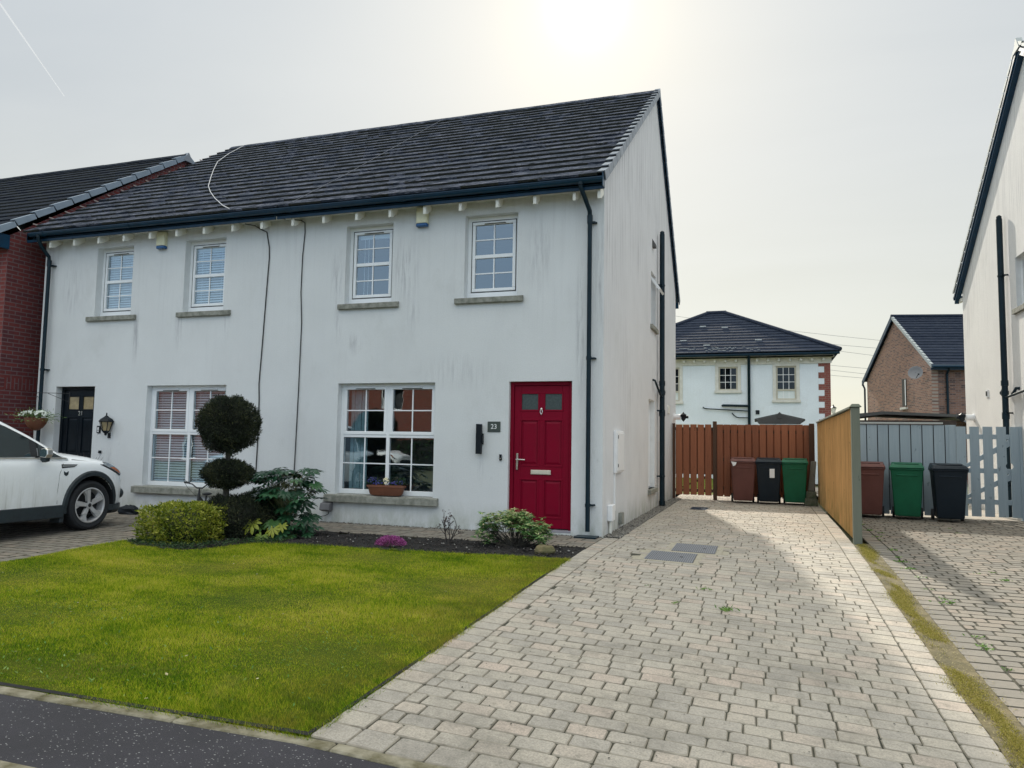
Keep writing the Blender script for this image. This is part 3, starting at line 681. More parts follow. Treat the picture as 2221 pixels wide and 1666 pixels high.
# ================================================================== windows
def upper_window(root, x0, x1, z0, z1, y=.125, blind=0, flip=False):
    """side-hung sash with a mid rail, centre bar and two cross bars"""
    b = MB(); t = .062
    b.box(x0, x1, y, y+.06, z0, z0+.095); b.box(x0, x1, y, y+.06, z1-t, z1)
    b.box(x0, x0+t, y, y+.06, z0+.095, z1-t); b.box(x1-t, x1, y, y+.06, z0+.095, z1-t)
    w = b.build('window', M['pvc'], root, bevel=.004)
    sx0, sx1, sz0, sz1 = x0+t+.012, x1-t-.012, z0+.107, z1-t-.012
    g = MB(); ga, gb_, gc, gd = x0+t, x1-t, z0+.095, z1-t
    g.box(ga, gb_, y-.002, y+.045, gc, gc+.013); g.box(ga, gb_, y-.002, y+.045, gd-.013, gd); g.box(ga, ga+.013, y-.002, y+.045, gc+.013, gd-.013); g.box(gb_-.013, gb_, y-.002, y+.045, gc+.013, gd-.013)
    g.build('gasket', M['gasket'], w)
    s = MB(); q = .048; ys = y-.008; ye = y+.05
    s.box(sx0, sx1, ys, ye, sz0, sz0+q); s.box(sx0, sx1, ys, ye, sz1-q, sz1); s.box(sx0, sx0+q, ys, ye, sz0+q, sz1-q); s.box(sx1-q, sx1, ys, ye, sz0+q, sz1-q)
    zm = (sz0+sz1)/2; s.box(sx0+q, sx1-q, ys+.006, ye, zm-.028, zm+.028); s.build('sash', M['pvc'], w, bevel=.005)
    gb = MB(); xm = (sx0+sx1)/2
    for (a, c) in ((sz0+q, zm-.028), (zm+.028, sz1-q)):
        gb.box(xm-.010, xm+.010, y+.012, y+.020, a, c); zc = (a+c)/2
        gb.box(sx0+q, xm-.010, y+.012, y+.020, zc-.009, zc+.009); gb.box(xm+.010, sx1-q, y+.012, y+.020, zc-.009, zc+.009)
    gb.build('glazing_bar', M['pvc'], w)
    p = MB(); p.box(sx0+q-.01, sx1-q+.01, y+.0225, y+.0235, sz0+q-.01, sz1-q+.01); p.build('pane', M['glass'], w)
    # hollow gasket shows only as an outline: the sash stands proud of it
    v = MB(); xc = (x0+x1)/2+.02; v.box(xc-.17, xc+.17, ys-.016, ys, sz1-.032, sz1-.014); v.build('trickle_vent', M['white'], w, bevel=.003); v = MB(); v.box(xc-.17, xc+.17, ys-.0145, ys, sz1-.041, sz1-.033); v.build('vent_slot', M['gasket'], w)
    if blind: venetian(w, sx0+q-.02, sx1-q+.02, sz0+q, sz1-q, y+.085, blind)
    return w
def venetian(w, x0, x1, z0, z1, y, mode):
    b = MB(); z = z0+.01; i = 0
    b.box(x0, x1, y-.015, y+.015, z1-.03, z1+.01)
    while z < z1-.03:
        b.hexa([(x0,y-.018,z-.014),(x1,y-.018,z-.014),(x1,y+.007,z+.016),(x0,y+.007,z+.016),(x0,y-.0195,z-.0135),(x1,y-.0195,z-.0135),(x1,y+.0055,z+.0165),(x0,y+.0055,z+.0165)], r=random.random())
        z += .044
    for xx in (x0+.12, x1-.12): b.box(xx-.002, xx+.002, y-.024, y-.021, z0, z1)
    b.build('blind', M['blind'], w)
def wide_window(root, x0, x1, z0, z1, y=.12, blind=False):
    t = .055; zt = z0+(z1-z0)*.525; xm = (x0+x1)/2; b = MB()
    b.box(x0, x1, y, y+.06, z0, z0+.075); b.box(x0, x1, y, y+.06, z1-t, z1); b.box(x0, x0+t, y, y+.06, z0+.075, z1-t); b.box(x1-t, x1, y, y+.06, z0+.075, z1-t)
    b.box(x0+t, x1-t, y+.001, y+.06, zt-.025, zt+.025); b.box(xm-.03, xm+.03, y+.002, y+.059, z0+.075, zt-.025); b.box(xm-.03, xm+.03, y+.002, y+.059, zt+.025, z1-t)
    w = b.build('window', M['pvc'], root, bevel=.004); gb = MB(); p = MB()
    for (a, c) in ((x0+t, xm-.03), (xm+.03, x1-t)):
        s = MB(); a2, c2 = a-.006, c+.006; za, zb = zt+.02, z1-t+.012; q = .052; ys = y-.010
        s.box(a2, c2, ys, y+.05, za, za+q); s.box(a2, c2, ys, y+.05, zb-q, zb); s.box(a2, a2+q, ys, y+.05, za+q, zb-q); s.box(c2-q, c2, ys, y+.05, za+q, zb-q)
        s.build('sash', M['pvc'], w, bevel=.005)
        v = MB(); v.box((a+c)/2-.17, (a+c)/2+.17, ys-.016, ys, zb-.034, zb-.014); v.build('trickle_vent', M['white'], w, bevel=.003); v = MB(); v.box((a+c)/2-.17, (a+c)/2+.17, ys-.0145, ys, zb-.043, zb-.035); v.build('vent_slot', M['gasket'], w)
        for (e, f, u0, u1) in ((za+q, zb-q, a2+q, c2-q), (z0+.075, zt-.025, a, c)):
            m_ = (u0+u1)/2; zc = (e+f)/2; gb.box(m_-.010, m_+.010, y+.012, y+.020, e, f); gb.box(u0, m_-.010, y+.012, y+.020, zc-.009, zc+.009); gb.box(m_+.010, u1, y+.012, y+.020, zc-.009, zc+.009)
            pp = MB(); pp.box(u0-.008, u1+.008, y+.0225, y+.0235, e-.008, f+.008); pp.build('pane', M['glass'], w)
            # dark gasket line round the glass
            gk = MB(); o_ = .006
            for (aa, bb, cc, dd) in ((u0-.001,u1+.001,e-.001,e+o_),(u0-.001,u1+.001,f-o_,f+.001),(u0-.001,u0+o_,e,f),(u1-o_,u1+.001,e,f)): gk.box(aa, bb, y+.0205, y+.0222, cc, dd)
            gk.build('gasket', M['gasket'], w)
    gb.build('glazing_bar', M['pvc'], w)
    if blind:
        venetian(w, x0+t, xm-.03, z0+.08, z1-t, y+.095, 1); venetian(w, xm+.03, x1-t, z0+.08, z1-t, y+.095, 1)
    return w
def sill(root, x0, x1, z, proj=.055, h=.095, name='window_sill'):
    b = MB(); b.hexa([(x0,-proj,z-h),(x1,-proj,z-h),(x1,.02,z-h),(x0,.02,z-h),(x0,-proj,z-.012),(x1,-proj,z-.012),(x1,.02,z+.001),(x0,.02,z+.001)])
    b.hexa([(x0+.11,.0201,z-.03),(x1-.11,.0201,z-.03),(x1-.11,.16,z-.03),(x0+.11,.16,z-.03),(x0+.11,.0201,z+.001),(x1-.11,.0201,z+.001),(x1-.11,.16,z+.006),(x0+.11,.16,z+.006)])
    return b.build(name, M['sill'], root, bevel=.006)
# ================================================================== THE SEMI-DETACHED PAIR
def door_leaf(root, x0, x1, z0, z1, m, y, n_, glass):
    """six panel door: two small lights, two tall and two short raised panels"""
    fr = MB(); t = .055
    fr.box(x0, x0+t, y-.02, y+.06, z0+.03, z1); fr.box(x1-t, x1, y-.02, y+.06, z0+.03, z1); fr.box(x0+t, x1-t, y-.02, y+.06, z1-t, z1)
    a, b_ = x0+t+.004, x1-t-.004; c, d = z0+.045, z1-t-.004
    lf = MB(); xm = (a+b_)/2; H = d-c; W = b_-a
    cols = ((a+.125*W, xm-.055*W), (xm+.055*W, b_-.125*W))
    rows = ((c+.075*H, c+.335*H, 0), (c+.435*H, c+.755*H, 0), (c+.825*H, c+.945*H, 1))
    lf.box(a, b_, y+.012, y+.05, c, d)
    # stiles and rails proud of the panel field
    zs = [c]+[q for r_ in rows for q in r_[:2]]+[d]
    for i in range(0, len(zs), 2): lf.box(cols[0][0], cols[1][1], y, y+.012, zs[i], zs[i+1])
    lf.box(a, cols[0][0], y, y+.012, c, d); lf.box(cols[1][1], b_, y, y+.012, c, d)
    for (e, f, g) in rows:
        lf.box(cols[0][1], cols[1][0], y, y+.012, e, f)
        for (u0, u1) in cols:
            q = .016; yo = y-.006   # bolection moulding
            lf.box(u0-q, u1+q, yo, y+.010, e-q, e+.008); lf.box(u0-q, u1+q, yo, y+.010, f-.008, f+q); lf.box(u0-q, u0+.008, yo, y+.010, e+.008, f-.008); lf.box(u1-.008, u1+q, yo, y+.010, e+.008, f-.008)
            if not g: lf.hexa([(u0+.03,y+.010,e+.03),(u1-.03,y+.010,e+.03),(u1-.03,y+.013,e+.03),(u0+.03,y+.013,e+.03)][:0] or [(u0+.02,y+.011,e+.02),(u1-.02,y+.011,e+.02),(u1-.045,y+.002,e+.05),(u0+.045,y+.002,e+.05),(u0+.02,y+.011,f-.02),(u1-.02,y+.011,f-.02),(u1-.045,y+.002,f-.05),(u0+.045,y+.002,f-.05)])
    dr = lf.build('door', m, root, bevel=.003)
    fr.build('door_frame', m, dr, bevel=.004)
    th = MB(); th.box(x0, x1, y-.09, y+.06, z0, z0+.03); th.build('threshold', mat('grey_threshold', (.30,.29,.33), .6, var=.1), dr, bevel=.003)
    for (u0, u1) in cols:
        p = MB(); e, f, _ = rows[2]; p.box(u0+.008, u1-.008, y+.0105, y+.0118, e+.008, f-.008); p.build('pane', glass, dr)
    return dr, (a, b_, c, d, cols, rows)
wn = {}
def house(name, label, xa, xb, ups, gf, door, left):
    root = thing(name, label, 'house', ((xa+xb)/2, 4.6, 0))
    # walls: the facade with its openings
    mb = MB(); holes = [(a, b, 3.47, 4.735) for a, b in ups]+[(gf[0], gf[1], .445, 2.19), (door[0], door[1], .03, 2.19)]
    wall_face(mb, 'y', 0.0, xa, xb, -.35, 5.02, holes, .26)
    build_wall(mb, 'wall', [M['render'], M['reveal']], root)
    g = MB(); xo = xb if not left else xa; D = 9.2
    if not left:
        wall_face(g, 'x', 0.0, 0.0, D, -.35, 4.9, [(4.72, 5.42, 3.72, 4.84), (4.42, 5.28, .42, 2.2)], -.26)
        ztop = lambda y: min(ZR+(y-YR)*S1, ZR+(y-YR)*S2)-.04
        for (ya, yb) in ((0, YR), (YR, D)):
            g.add([(0,ya,4.9),(0,yb,4.9),(0,yb,ztop(yb)),(0,ya,ztop(ya))], [(0,1,2,3)], 0, .5)
        build_wall(g, 'gable_wall', [M['render_gable'], M['reveal']], root)
    else:
        g.add([(xa,0,-.35),(xa,D,-.35),(xa,D,4.95),(xa,YR,ZR-.04),(xa,0,5.1)], [(0,1,2,3,4)], 0, .5)
        build_wall(g, 'gable_wall', [M['render_gable']], root)
    bk = MB(); bk.box(xa+.27, xb-.27, D-.3, D, -.35, 4.95) if False else bk.box(xa+.005, xb-.005, D-.3, D, -.35, 4.98)
    bk.build('rear_wall', M['render'], root)
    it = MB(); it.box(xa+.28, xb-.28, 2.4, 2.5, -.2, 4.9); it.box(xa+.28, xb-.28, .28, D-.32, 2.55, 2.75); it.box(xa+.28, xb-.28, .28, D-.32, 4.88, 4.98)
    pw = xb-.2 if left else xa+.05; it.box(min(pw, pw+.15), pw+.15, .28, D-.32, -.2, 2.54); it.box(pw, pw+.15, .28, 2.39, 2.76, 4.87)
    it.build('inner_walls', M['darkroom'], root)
    # roof
    rl, rr = (xa-.20, xb) if left else (xa, xb+.05)
    dk = MB(); dk.prism([(rl+.02, -.27, 5.05), (rl+.02, YR, ZR-.01), (rl+.02, 9.45, 5.14), (rl+.02, 9.45, 5.02), (rl+.02, YR, ZR-.14), (rl+.02, -.27, 4.92)], (rr-rl-.04, 0, 0))
    rf = MB()
    trim = (lambda t: (rl-.25*t+.02*math.sin(t*40), rr)) if left else None
    n_, gg, sv, nr = slope_tiles(rf, rl, rr-(.0 if left else .08), -.33, 5.045, YR, ZR, .335, .30, .032, 0, .008, trim)
    slope_tiles(rf, rl, rr, 9.55, 5.06, YR, ZR, .335, .30, .026)
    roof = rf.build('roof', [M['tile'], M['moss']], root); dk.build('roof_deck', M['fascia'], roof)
    ms = MB(); moss_on(ms, 2600, rl, rr-.1, -.33, 5.045, YR, ZR, .335, 0, (.008, .024)); o = ms.build('roof_moss', M['moss'], roof); o['kind'] = 'stuff'
    rt = MB(); ridge_tiles(rt, rl-(.22 if left else 0), rr, YR, ZR); rt.build('ridge_tile_row', M['tile'], roof)
    if not left:
        v = MB(); verge_caps(v, .065, 1, -.33, 5.045, YR, ZR, .335, .095, .115); v.build('verge', M['drygrey'], roof)
        v = MB(); verge_caps(v, .065, 1, -.33, 5.03, YR, ZR-.02, .335, .09, .09, 0); v.v = [(x_-.012, y_, z_) for x_, y_, z_ in v.v]; v.build('verge_backing', M['gasket'], roof)
        v = MB(); verge_caps(v, .065, 1, 9.55, 5.06, YR, ZR, .335); v.build('verge', M['fascia'], roof)
        v = MB(); v.prism([(.085, YR-.16, ZR-.14), (.085, YR, ZR+.075), (.085, YR+.16, ZR-.14)], (-.12, 0, 0)); v.build('ridge_end_cap', M['drygrey'], roof)
    # eaves
    f = MB(); f.box(rl+.03, rr-.0, -.27, -.245, 4.875, 5.05); f.build('fascia', M['fascia'], root, bevel=.003)
    f = MB(); f.box(rl+.03, xb, -.245, -.0, 4.935, 4.95); f.build('soffit', M['soffit'], root)
    f = MB(); f.box(rl+.03, rr, 9.45, 9.475, 4.88, 5.06); f.build('fascia', M['fascia'], root)
    gt = MB(); gl = rl+(.19 if left else 0); gutter_run(gt, gl, rr, -.332, 5.005)
    for x in np.arange(gl+.3, rr, 2.0): gutter_run(gt, x, x+.07, -.332, 5.005, .064)
    gt.box(gl, rr, -.277, -.2705, 4.93, 4.945)
    if not left: gt.box(rr, rr+.012, -.40, -.265, 4.875, 5.07)
    gt.build('gutter', M['gutter'], root)
    xs_ = [-10.36, -9.78, -9.2, -8.62, -8.03, -7.45, -6.87, -6.28, -5.70] if left else [-5.10, -4.52, -3.92, -3.33, -2.74, -2.15, -1.56, -.98, -.39, -.03]
    for x in xs_:
        c = MB(); c.prism([(x-.022,-.225,4.934),(x-.022,-.225,4.755),(x-.022,-.14,4.78),(x-.022,-.07,4.83),(x-.022,-.0,4.87),(x-.022,0,4.934)], (.044,0,0))
        c.build('eaves_corbel', M['corbel'], root)
    # downpipe
    x = -.19 if not left else -10.52
    p = MB(); e = .033; sh = .10 if not left else .0
    p.tube([(x-sh*.8, -.335, 5.0), (x-sh*.8, -.335, 4.90), (x-sh*.4, -.27, 4.78), (x, -.10, 4.62), (x, -.085, 4.50), (x, -.085, .08)], e, 12)
    p.lathe([(.045,0),(.045,.07)], (x-sh*.8, -.335, 4.93), 12); p.lathe([(.041,0),(.041,.10)], (x, -.085, 4.46), 12)
    p.build('downpipe', M['pipe'], root, smooth=True)
    for z in (4.44, 2.48, .42):
        b = MB(); b.lathe([(.040,0),(.040,.045)], (x, -.085, z), 12); b.box(x-.012, x+.09, -.03, -.0, z+.012, z+.034); b.box(x+.03, x+.075, -.075, -.03, z+.012, z+.034); b.build('pipe_bracket', M['pipe'], root)
    if not left:
        b = MB(); b.box(x-.16, x+.15, -.24, -.005, .0, .022); b.build('gully_cover', M['pipe'], root, bevel=.004)
    # windows
    for i, (a, b) in enumerate(ups): upper_window(root, a, b, 3.47, 4.735, blind=left)
    w = wide_window(root, gf[0], gf[1], .45, 2.19, blind=left)
    return root, w
h23, w23 = house('white_house', 'white rendered semi-detached house with the dark red front door and bare gable', -5.4, 0.0, [(-4.22,-3.38), (-2.15,-1.30)], (-4.28,-2.59), (-1.40,-.45), False)
h21, w21 = house('white_house', 'white rendered semi-detached house with the black front door behind the car', -10.72, -5.4, [(-9.44,-8.60), (-7.44,-6.58)], (-8.13,-6.44), (-10.25,-9.32), True)
for root, L in ((h23, [(-4.32,-3.24,3.47), (-2.29,-1.20,3.47), (-4.43,-2.49,.445)]), (h21, [(-9.59,-8.46,3.47), (-7.54,-6.42,3.47), (-8.29,-6.30,.445)])):
    for a, b, z in L: sill(root, a, b, z, .055 if z > 1 else .085, .095 if z > 1 else .12)
# curtain strips seen behind the left panes of the wide window
c = MB(); x = -4.17
for i in range(5): c.box(x, x+.058, .24+.012*(i%2), .252+.012*(i%2), .52, 2.12); x += .062
c.build('vertical_blind', M['curtain'], w23)
c = MB(); c.box(-4.08, -3.48, .215, .235, 4.56, 4.62)
c.box(-4.0, -3.995, .215, .22, 3.6, 4.56); c.box(-3.93, -3.925, .215, .22, 3.6, 4.56)
for wch in h23.children:
    if wch.name.startswith('window') and not wch.name.startswith('window_sill'): c.build('blind_rail', M['blind'], wch); break
# red door and its fittings
dr, (a, b_, c0_, d0_, cols, rows) = door_leaf(h23, -1.40, -.45, .03, 2.19, M['red'], .09, 23, M['frost'])
h = MB(); hx = a+.055; h.box(hx-.015, hx+.015, .068, .0895, .90, 1.14); h.tube([(hx, .07, 1.05), (hx, .035, 1.05), (hx+.03, .03, 1.05), (hx+.135, .032, 1.048)], .011, 8); h.lathe([(.010,0),(.010,.022)], (hx, .060, .955), 8, axis='y')
h.build('handle', M['chrome'], dr, smooth=True, bevel=.003)
h = MB(); h.box(-1.075, -.775, .072, .0895, .84, .905); h.box(-1.062, -.788, .066, .0718, .848, .897); h.build('letter_plate', M['plate'], dr, bevel=.004)
h = MB(); xk = (cols[0][1]+cols[1][0])/2; zk = 1.755; h.ball((xk, .078, zk+.035), .018, .012, .018, n=10)
for i in range(12):
    t0, t1 = 2*math.pi*i/12, 2*math.pi*(i+1)/12
    h.tube([(xk+.017*math.sin(t0), .072, zk-.005+.032*math.cos(t0)), (xk+.017*math.sin(t1), .072, zk-.005+.032*math.cos(t1))], .005, 6)
h.ball((xk, .07, zk-.04), .010, .010, .014, n=8); h.build('knocker', M['chrome'], dr, smooth=True)
# black door
dr2, (a2, b2, c2_, d2_, cols2, rows2) = door_leaf(h21, -10.25, -9.32, .03, 2.19, M['blackdoor'], .14, 21, M['lampglass'])
text_mesh('21', .115, .004, M['chrome'], 'house_number', dr2, (-9.78, .135, 1.70), (R(90), 0, 0))
# side windows of the gable
sw = MB(); x = -.13
def side_frame(mb, y0, y1, z0, z1, t=.05, x0=-.16, x1=-.10):
    mb.box(x0, x1, y0, y1, z0, z0+t); mb.box(x0, x1, y0, y1, z1-t, z1); mb.box(x0, x1, y0, y0+t, z0+t, z1-t); mb.box(x0, x1, y1-t, y1, z0+t, z1-t)
side_frame(sw, 4.72, 5.42, 3.72, 4.84); sw.box(-.158, -.102, 4.77, 5.37, 4.38, 4.43)
W = sw.build('window', M['pvc'], h23, bevel=.004)
p = MB(); p.box(-.135, -.130, 4.76, 5.38, 3.76, 4.39); p.build('pane', M['glass'], W)
op = MB()   # top-hung vent standing open
ax, az, dx, dz_ = -.10, 4.80, .25, -.36
def tl(y, t, h=0): return (ax+dx*t, y, az+dz_*t)
for (t0, t1, ya, yb) in ((0, .1, 4.77, 5.37), (.9, 1, 4.77, 5.37), (.1, .9, 4.77, 4.82), (.1, .9, 5.32, 5.37)):
    P1 = Vector(tl(0, t0)); P2 = Vector(tl(0, t1)); nn = Vector((.82, 0, .57))*.045
    q = [(P1.x, ya, P1.z), (P1.x, yb, P1.z), (P1.x+nn.x, yb, P1.z+nn.z), (P1.x+nn.x, ya, P1.z+nn.z), (P2.x, ya, P2.z), (P2.x, yb, P2.z), (P2.x+nn.x, yb, P2.z+nn.z), (P2.x+nn.x, ya, P2.z+nn.z)]
    op.hexa(q)
op.build('open_vent', M['pvc'], W)
sl = MB(); sl.box(-.10, .055, 4.62, 5.52, 3.63, 3.72); sl.build('window_sill', M['sill'], h23, bevel=.006)
sw = MB(); side_frame(sw, 4.42, 5.28, .42, 2.2); sw.box(-.15, -.135, 4.46, 5.24, .46, 2.16); sw.build('window', M['pvc'], h23, bevel=.004)
sl = MB(); sl.box(-.10, .06, 4.32, 5.38, .33, .42); sl.build('window_sill', M['sill'], h23, bevel=.006)
# soil pipe and branches on the gable
def soil_pipe(root, xw, s, yp, ztop, branches):
    p = MB(); x = xw+.10*s; p.tube([(x, yp, ztop), (x, yp, .02)], .055, 16)
    for z in (2.55, 2.35, 1.9, .02): p.lathe([(.066,0),(.066,.10)], (x, yp, z), 16)
    p.tube([(x, yp, 2.50), (x, yp+.10, 2.44)], .05, 12); p.lathe([(.058,0),(.058,.05)], (x, yp+.09, 2.42), 12, axis='y')
    for pts, r_ in branches: p.tube(pts, r_, 10)
    p.lathe([(.03,0),(.048,.01),(.048,.05),(.02,.075)], (x, yp, ztop), 12)
    o = p.build('soil_pipe', M['pipe'], root, smooth=True)
    for z in (4.7, 2.0, .62):
        b = MB(); b.lathe([(.064,0),(.064,.03)], (x, yp, z), 16); b.box(min(xw, x), max(xw, x), yp-.10, yp-.075, z, z+.03); b.box(x-.02, x+.02, yp-.10, yp-.05, z, z+.03); b.build('pipe_bracket', M['pipe'], root)
soil_pipe(h23, 0, 1, 5.70, 5.84, [([(.0, 4.95, 2.62), (.05, 4.97, 2.60), (.07, 5.05, 2.52), (.09, 5.35, 2.38), (.10, 5.68, 2.30)], .022)])
# fittings that are fixed to the house one by one
def alarm(x, label):
    t = thing('alarm_box', label, 'alarm box', (x, 0, 4.60), 'alarm boxes under the eaves')
    b = MB(); b.prism([(x-.095,0,4.665),(x-.095,-.065,4.665),(x-.075,-.085,4.665),(x+.075,-.085,4.665),(x+.095,-.065,4.665),(x+.095,0,4.665)], (0,0,.245)); b.build('case', M['alarm'], t, bevel=.008, seg=2)
    b = MB(); b.prism([(x-.095,0,4.615),(x-.095,-.065,4.615),(x-.075,-.085,4.615),(x+.075,-.085,4.615),(x+.095,-.065,4.615),(x+.095,0,4.615)], (0,0,.049)); b.build('lens', M['alarmblue'], t, bevel=.01, seg=2)
alarm(-2.86, 'cream alarm box with blue base between the two right-hand upper windows'); alarm(-7.94, 'cream alarm box with blue base between the two left-hand upper windows')
t = thing('wall_light', 'slim black up and down wall light between the wide window and the red door', 'wall light', (-1.835, 0, 1.05))
b = MB(); b.box(-1.875, -1.795, -.10, -.035, 1.12, 1.56); b.build('body', M['blacklamp'], t, bevel=.004); b = MB(); b.box(-1.85, -1.785, -.034, 0, 1.26, 1.42); b.box(-1.793, -1.775, -.08, -.05, 1.28, 1.40); b.build('bracket', M['blacklamp'], t)
t = thing('number_sign', 'small slate plate reading 23 beside the red door', 'sign', (-1.63, 0, 1.46))
b = MB(); b.box(-1.725, -1.525, -.012, 0, 1.445, 1.60); b.build('plate', M['slateplate'], t, bevel=.003)
text_mesh('23', .10, .002, M['white'], 'digits', t, (-1.625, -.013, 1.522), (R(90), 0, 0))
t = thing('doorbell', 'small black doorbell left of the red door handle', 'doorbell', (-1.51, 0, 1.04))
b = MB(); b.box(-1.53, -1.495, -.025, 0, 1.03, 1.12); b.build('body', M['blacklamp'], t, bevel=.004); b = MB(); b.lathe([(.009,-.004),(.009,0)], (-1.5125, -.025, 1.06), 10, axis='y'); b.build('button', M['chrome'], t)
t = thing('doorbell', 'black and white doorbell plate left of the wall lantern', 'doorbell', (-9.17, 0, 1.34))
b = MB(); b.box(-9.205, -9.125, -.02, 0, 1.345, 1.475); b.build('body', M['blacklamp'], t, bevel=.003); b = MB(); b.box(-9.18, -9.15, -.026, -.0205, 1.40, 1.45); b.box(-9.18, -9.15, -.026, -.0205, 1.365, 1.39); b.build('button', M['white'], t)
t = thing('socket', 'small black outdoor socket low beside the black front door', 'socket', (-9.10, 0, 1.0))
b = MB(); b.box(-9.13, -9.08, -.03, 0, .985, 1.035); b.build('body', M['blacklamp'], t, bevel=.004)
t = thing('side_gate', 'narrow pale gate in the gap between the brick gable and the white house', 'gate', (-10.93, .3, 0))
b = MB(); b.box(-11.10, -10.80, .28, .31, .02, 1.46); b.build('panel', M['soffit'], t, bevel=.004)
b = MB(); b.box(-10.795, -10.73, .25, .33, 0, 1.56); b.build('post', M['white'], t, bevel=.004)
# traditional lantern
t = thing('wall_lantern', 'black traditional wall lantern with amber glass right of the black door', 'lantern', (-8.92, 0, 1.45)); lx, ly = -8.92, -.085
b = MB(); b.lathe([(.0,.35),(.012,.34),(.010,.30),(.03,.285),(.045,.27),(.10,.235),(.125,.20),(.13,.19),(.12,.185),(.10,.18)], (lx, ly, 1.36), 6, a0=.52)
b.lathe([(.0,-.06),(.02,-.05),(.025,-.02),(.05,.0),(.062,.02),(.058,.03)], (lx, ly, 1.36), 6, a0=.52)
for i in range(6):
    a = .52+i*math.pi/3; b.tube([(lx+.062*math.cos(a), ly+.062*math.sin(a), 1.385), (lx+.108*math.cos(a), ly+.108*math.sin(a), 1.545)], .007, 5)
b.build('cage', M['blacklamp'], t)
b = MB(); b.lathe([(.055,.03),(.098,.182)], (lx, ly, 1.36), 6, a0=.52); b.build('glass', M['lampglass'], t)
b = MB(); b.box(lx-.03, lx+.03, -.014, 0, 1.26, 1.35); b.build('bracket', M['blacklamp'], t, smooth=True)
# flood light under the sill of the wide window
t = thing('floodlight', 'small grey floodlight on the wall under the left end of the wide sill', 'floodlight', (-4.36, 0, .17))
b = MB(); b.prism([(-4.46,-.02,.32),(-4.46,-.12,.30),(-4.46,-.15,.20),(-4.46,-.06,.17),(-4.46,-.02,.19)], (.17,0,0)); b.build('housing', mat('grey_lamp_casing', (.12,.12,.13), .6, var=.2), t, bevel=.006)
b = MB(); b.tube([(-4.35,-.03,.18),(-4.36,-.03,.13),(-4.42,-.03,.10),(-4.55,-.03,.075),(-4.66,-.03,.07)], .006, 6); b.build('lead', M['cable'], t, smooth=True)
# cables down the facade and over the roof
def cable(name, label, pts, r_, m):
    sm = []; 
    for i in range(len(pts)-1):
        for q in range(4):
            t_ = q/4; sm.append(Vector(pts[i]).lerp(Vector(pts[i+1]), t_))
    sm.append(Vector(pts[-1])); b = MB(); b.tube(sm, r_, 6); o = b.build(name, m, None, smooth=True, origin=pts[-1]); tag(o, label, 'cable'); return o
cable('wall_cable', 'black cable running down the wall left of the join, behind the topiary', [(-6.05,-.20,4.87),(-5.99,-.02,4.885),(-5.86,-.014,4.81),(-5.75,-.012,4.76),(-5.69,-.012,4.5),(-5.68,-.012,4.31),(-5.71,-.012,3.69),(-5.745,-.012,2.9),(-5.78,-.012,2.2),(-5.765,-.012,1.95),(-5.755,-.012,1.5),(-5.77,-.012,.6)], .009, M['cable'])
cable('wall_cable', 'black cable running straight down the wall between the two houses to the big-leaved shrub', [(-5.08,-.20,4.86),(-5.07,-.03,4.90),(-5.01,-.012,4.86),(-5.00,-.012,4.7),(-5.03,-.012,4.3),(-5.035,-.012,3.7),(-5.00,-.012,3.19),(-5.01,-.012,2.06),(-5.03,-.012,.94),(-5.04,-.012,.5)], .008, M['cable'])
def rz(y): return 5.045+(y+.33)*(ZR-5.045)/(YR+.33)+.055
cable('roof_cable', 'pale loose cable curving over the roof near its left end', [(x_, y_, rz(y_)) for x_, y_ in ((-10.75,5.45),(-10.5,4.6),(-10.1,3.75),(-9.5,2.95),(-8.95,2.25),(-8.3,1.45),(-7.8,.95),(-7.25,.45),(-6.64,-.06),(-6.3,-.30))], .008, M['cablew'])
cable('roof_cable', 'thin pale cable lying straight up the middle of the roof', [(x_, y_, rz(y_)) for x_, y_ in ((-5.08,-.3),(-4.98,1.2),(-4.99,3.46),(-5.03,5.3))], .004, mat('grey_cable', (.16,.17,.20), .6))
# gable fittings
t = thing('meter_box', 'white meter box low on the gable wall', 'meter box', (0, 1.1, .85))
b = MB(); b.box(0, .045, .80, 1.42, .86, 1.50); b.build('case', M['white'], t, bevel=.008); b = MB(); b.box(.0455, .058, .83, 1.39, .89, 1.47); b.build('door', M['white'], t, bevel=.006)
b = MB(); b.box(.0585, .066, .86, .875, 1.38, 1.43); b.box(.0585, .066, .86, .875, .95, 1.0); b.build('hinge', M['blacklamp'], t)
b = MB(); b.box(0, .022, .84, .87, .30, .855); b.build('conduit', M['white'], t)
t = thing('junction_box', 'small white box near the foot of the gable corner', 'junction box', (0, .45, .15))
b = MB(); b.box(0, .075, .34, .56, .19, .42); b.build('case', M['white'], t, bevel=.008); b = MB(); b.tube([(.03,.42,.188),(.03,.42,.0)], .022, 10); b.build('pipe', M['corbel'], t, smooth=True)
t = thing('junction_box', 'small grey box at the foot of the gable behind the white one', 'junction box', (0, 1.3, .05))
b = MB(); b.box(0, .06, 1.22, 1.38, .06, .24); b.build('case', M['sill'], t, bevel=.006)
t = thing('wall_vent', 'small dark vent hood high on the gable above the side window', 'vent', (0, 4.95, 5.35))
b = MB(); b.prism([(0,4.88,5.36),(.07,4.88,5.36),(.07,4.88,5.42),(0,4.88,5.54)], (0,.15,0)); b.build('hood', mat('grey_vent', (.09,.09,.09), .7), t)
t = thing('wall_vent', 'small pale vent at head height near the back of the gable', 'vent', (0, 7.6, 2.0))
b = MB(); b.box(0, .03, 7.45, 7.68, 2.03, 2.22); b.build('hood', M['corbel'], t, bevel=.004)
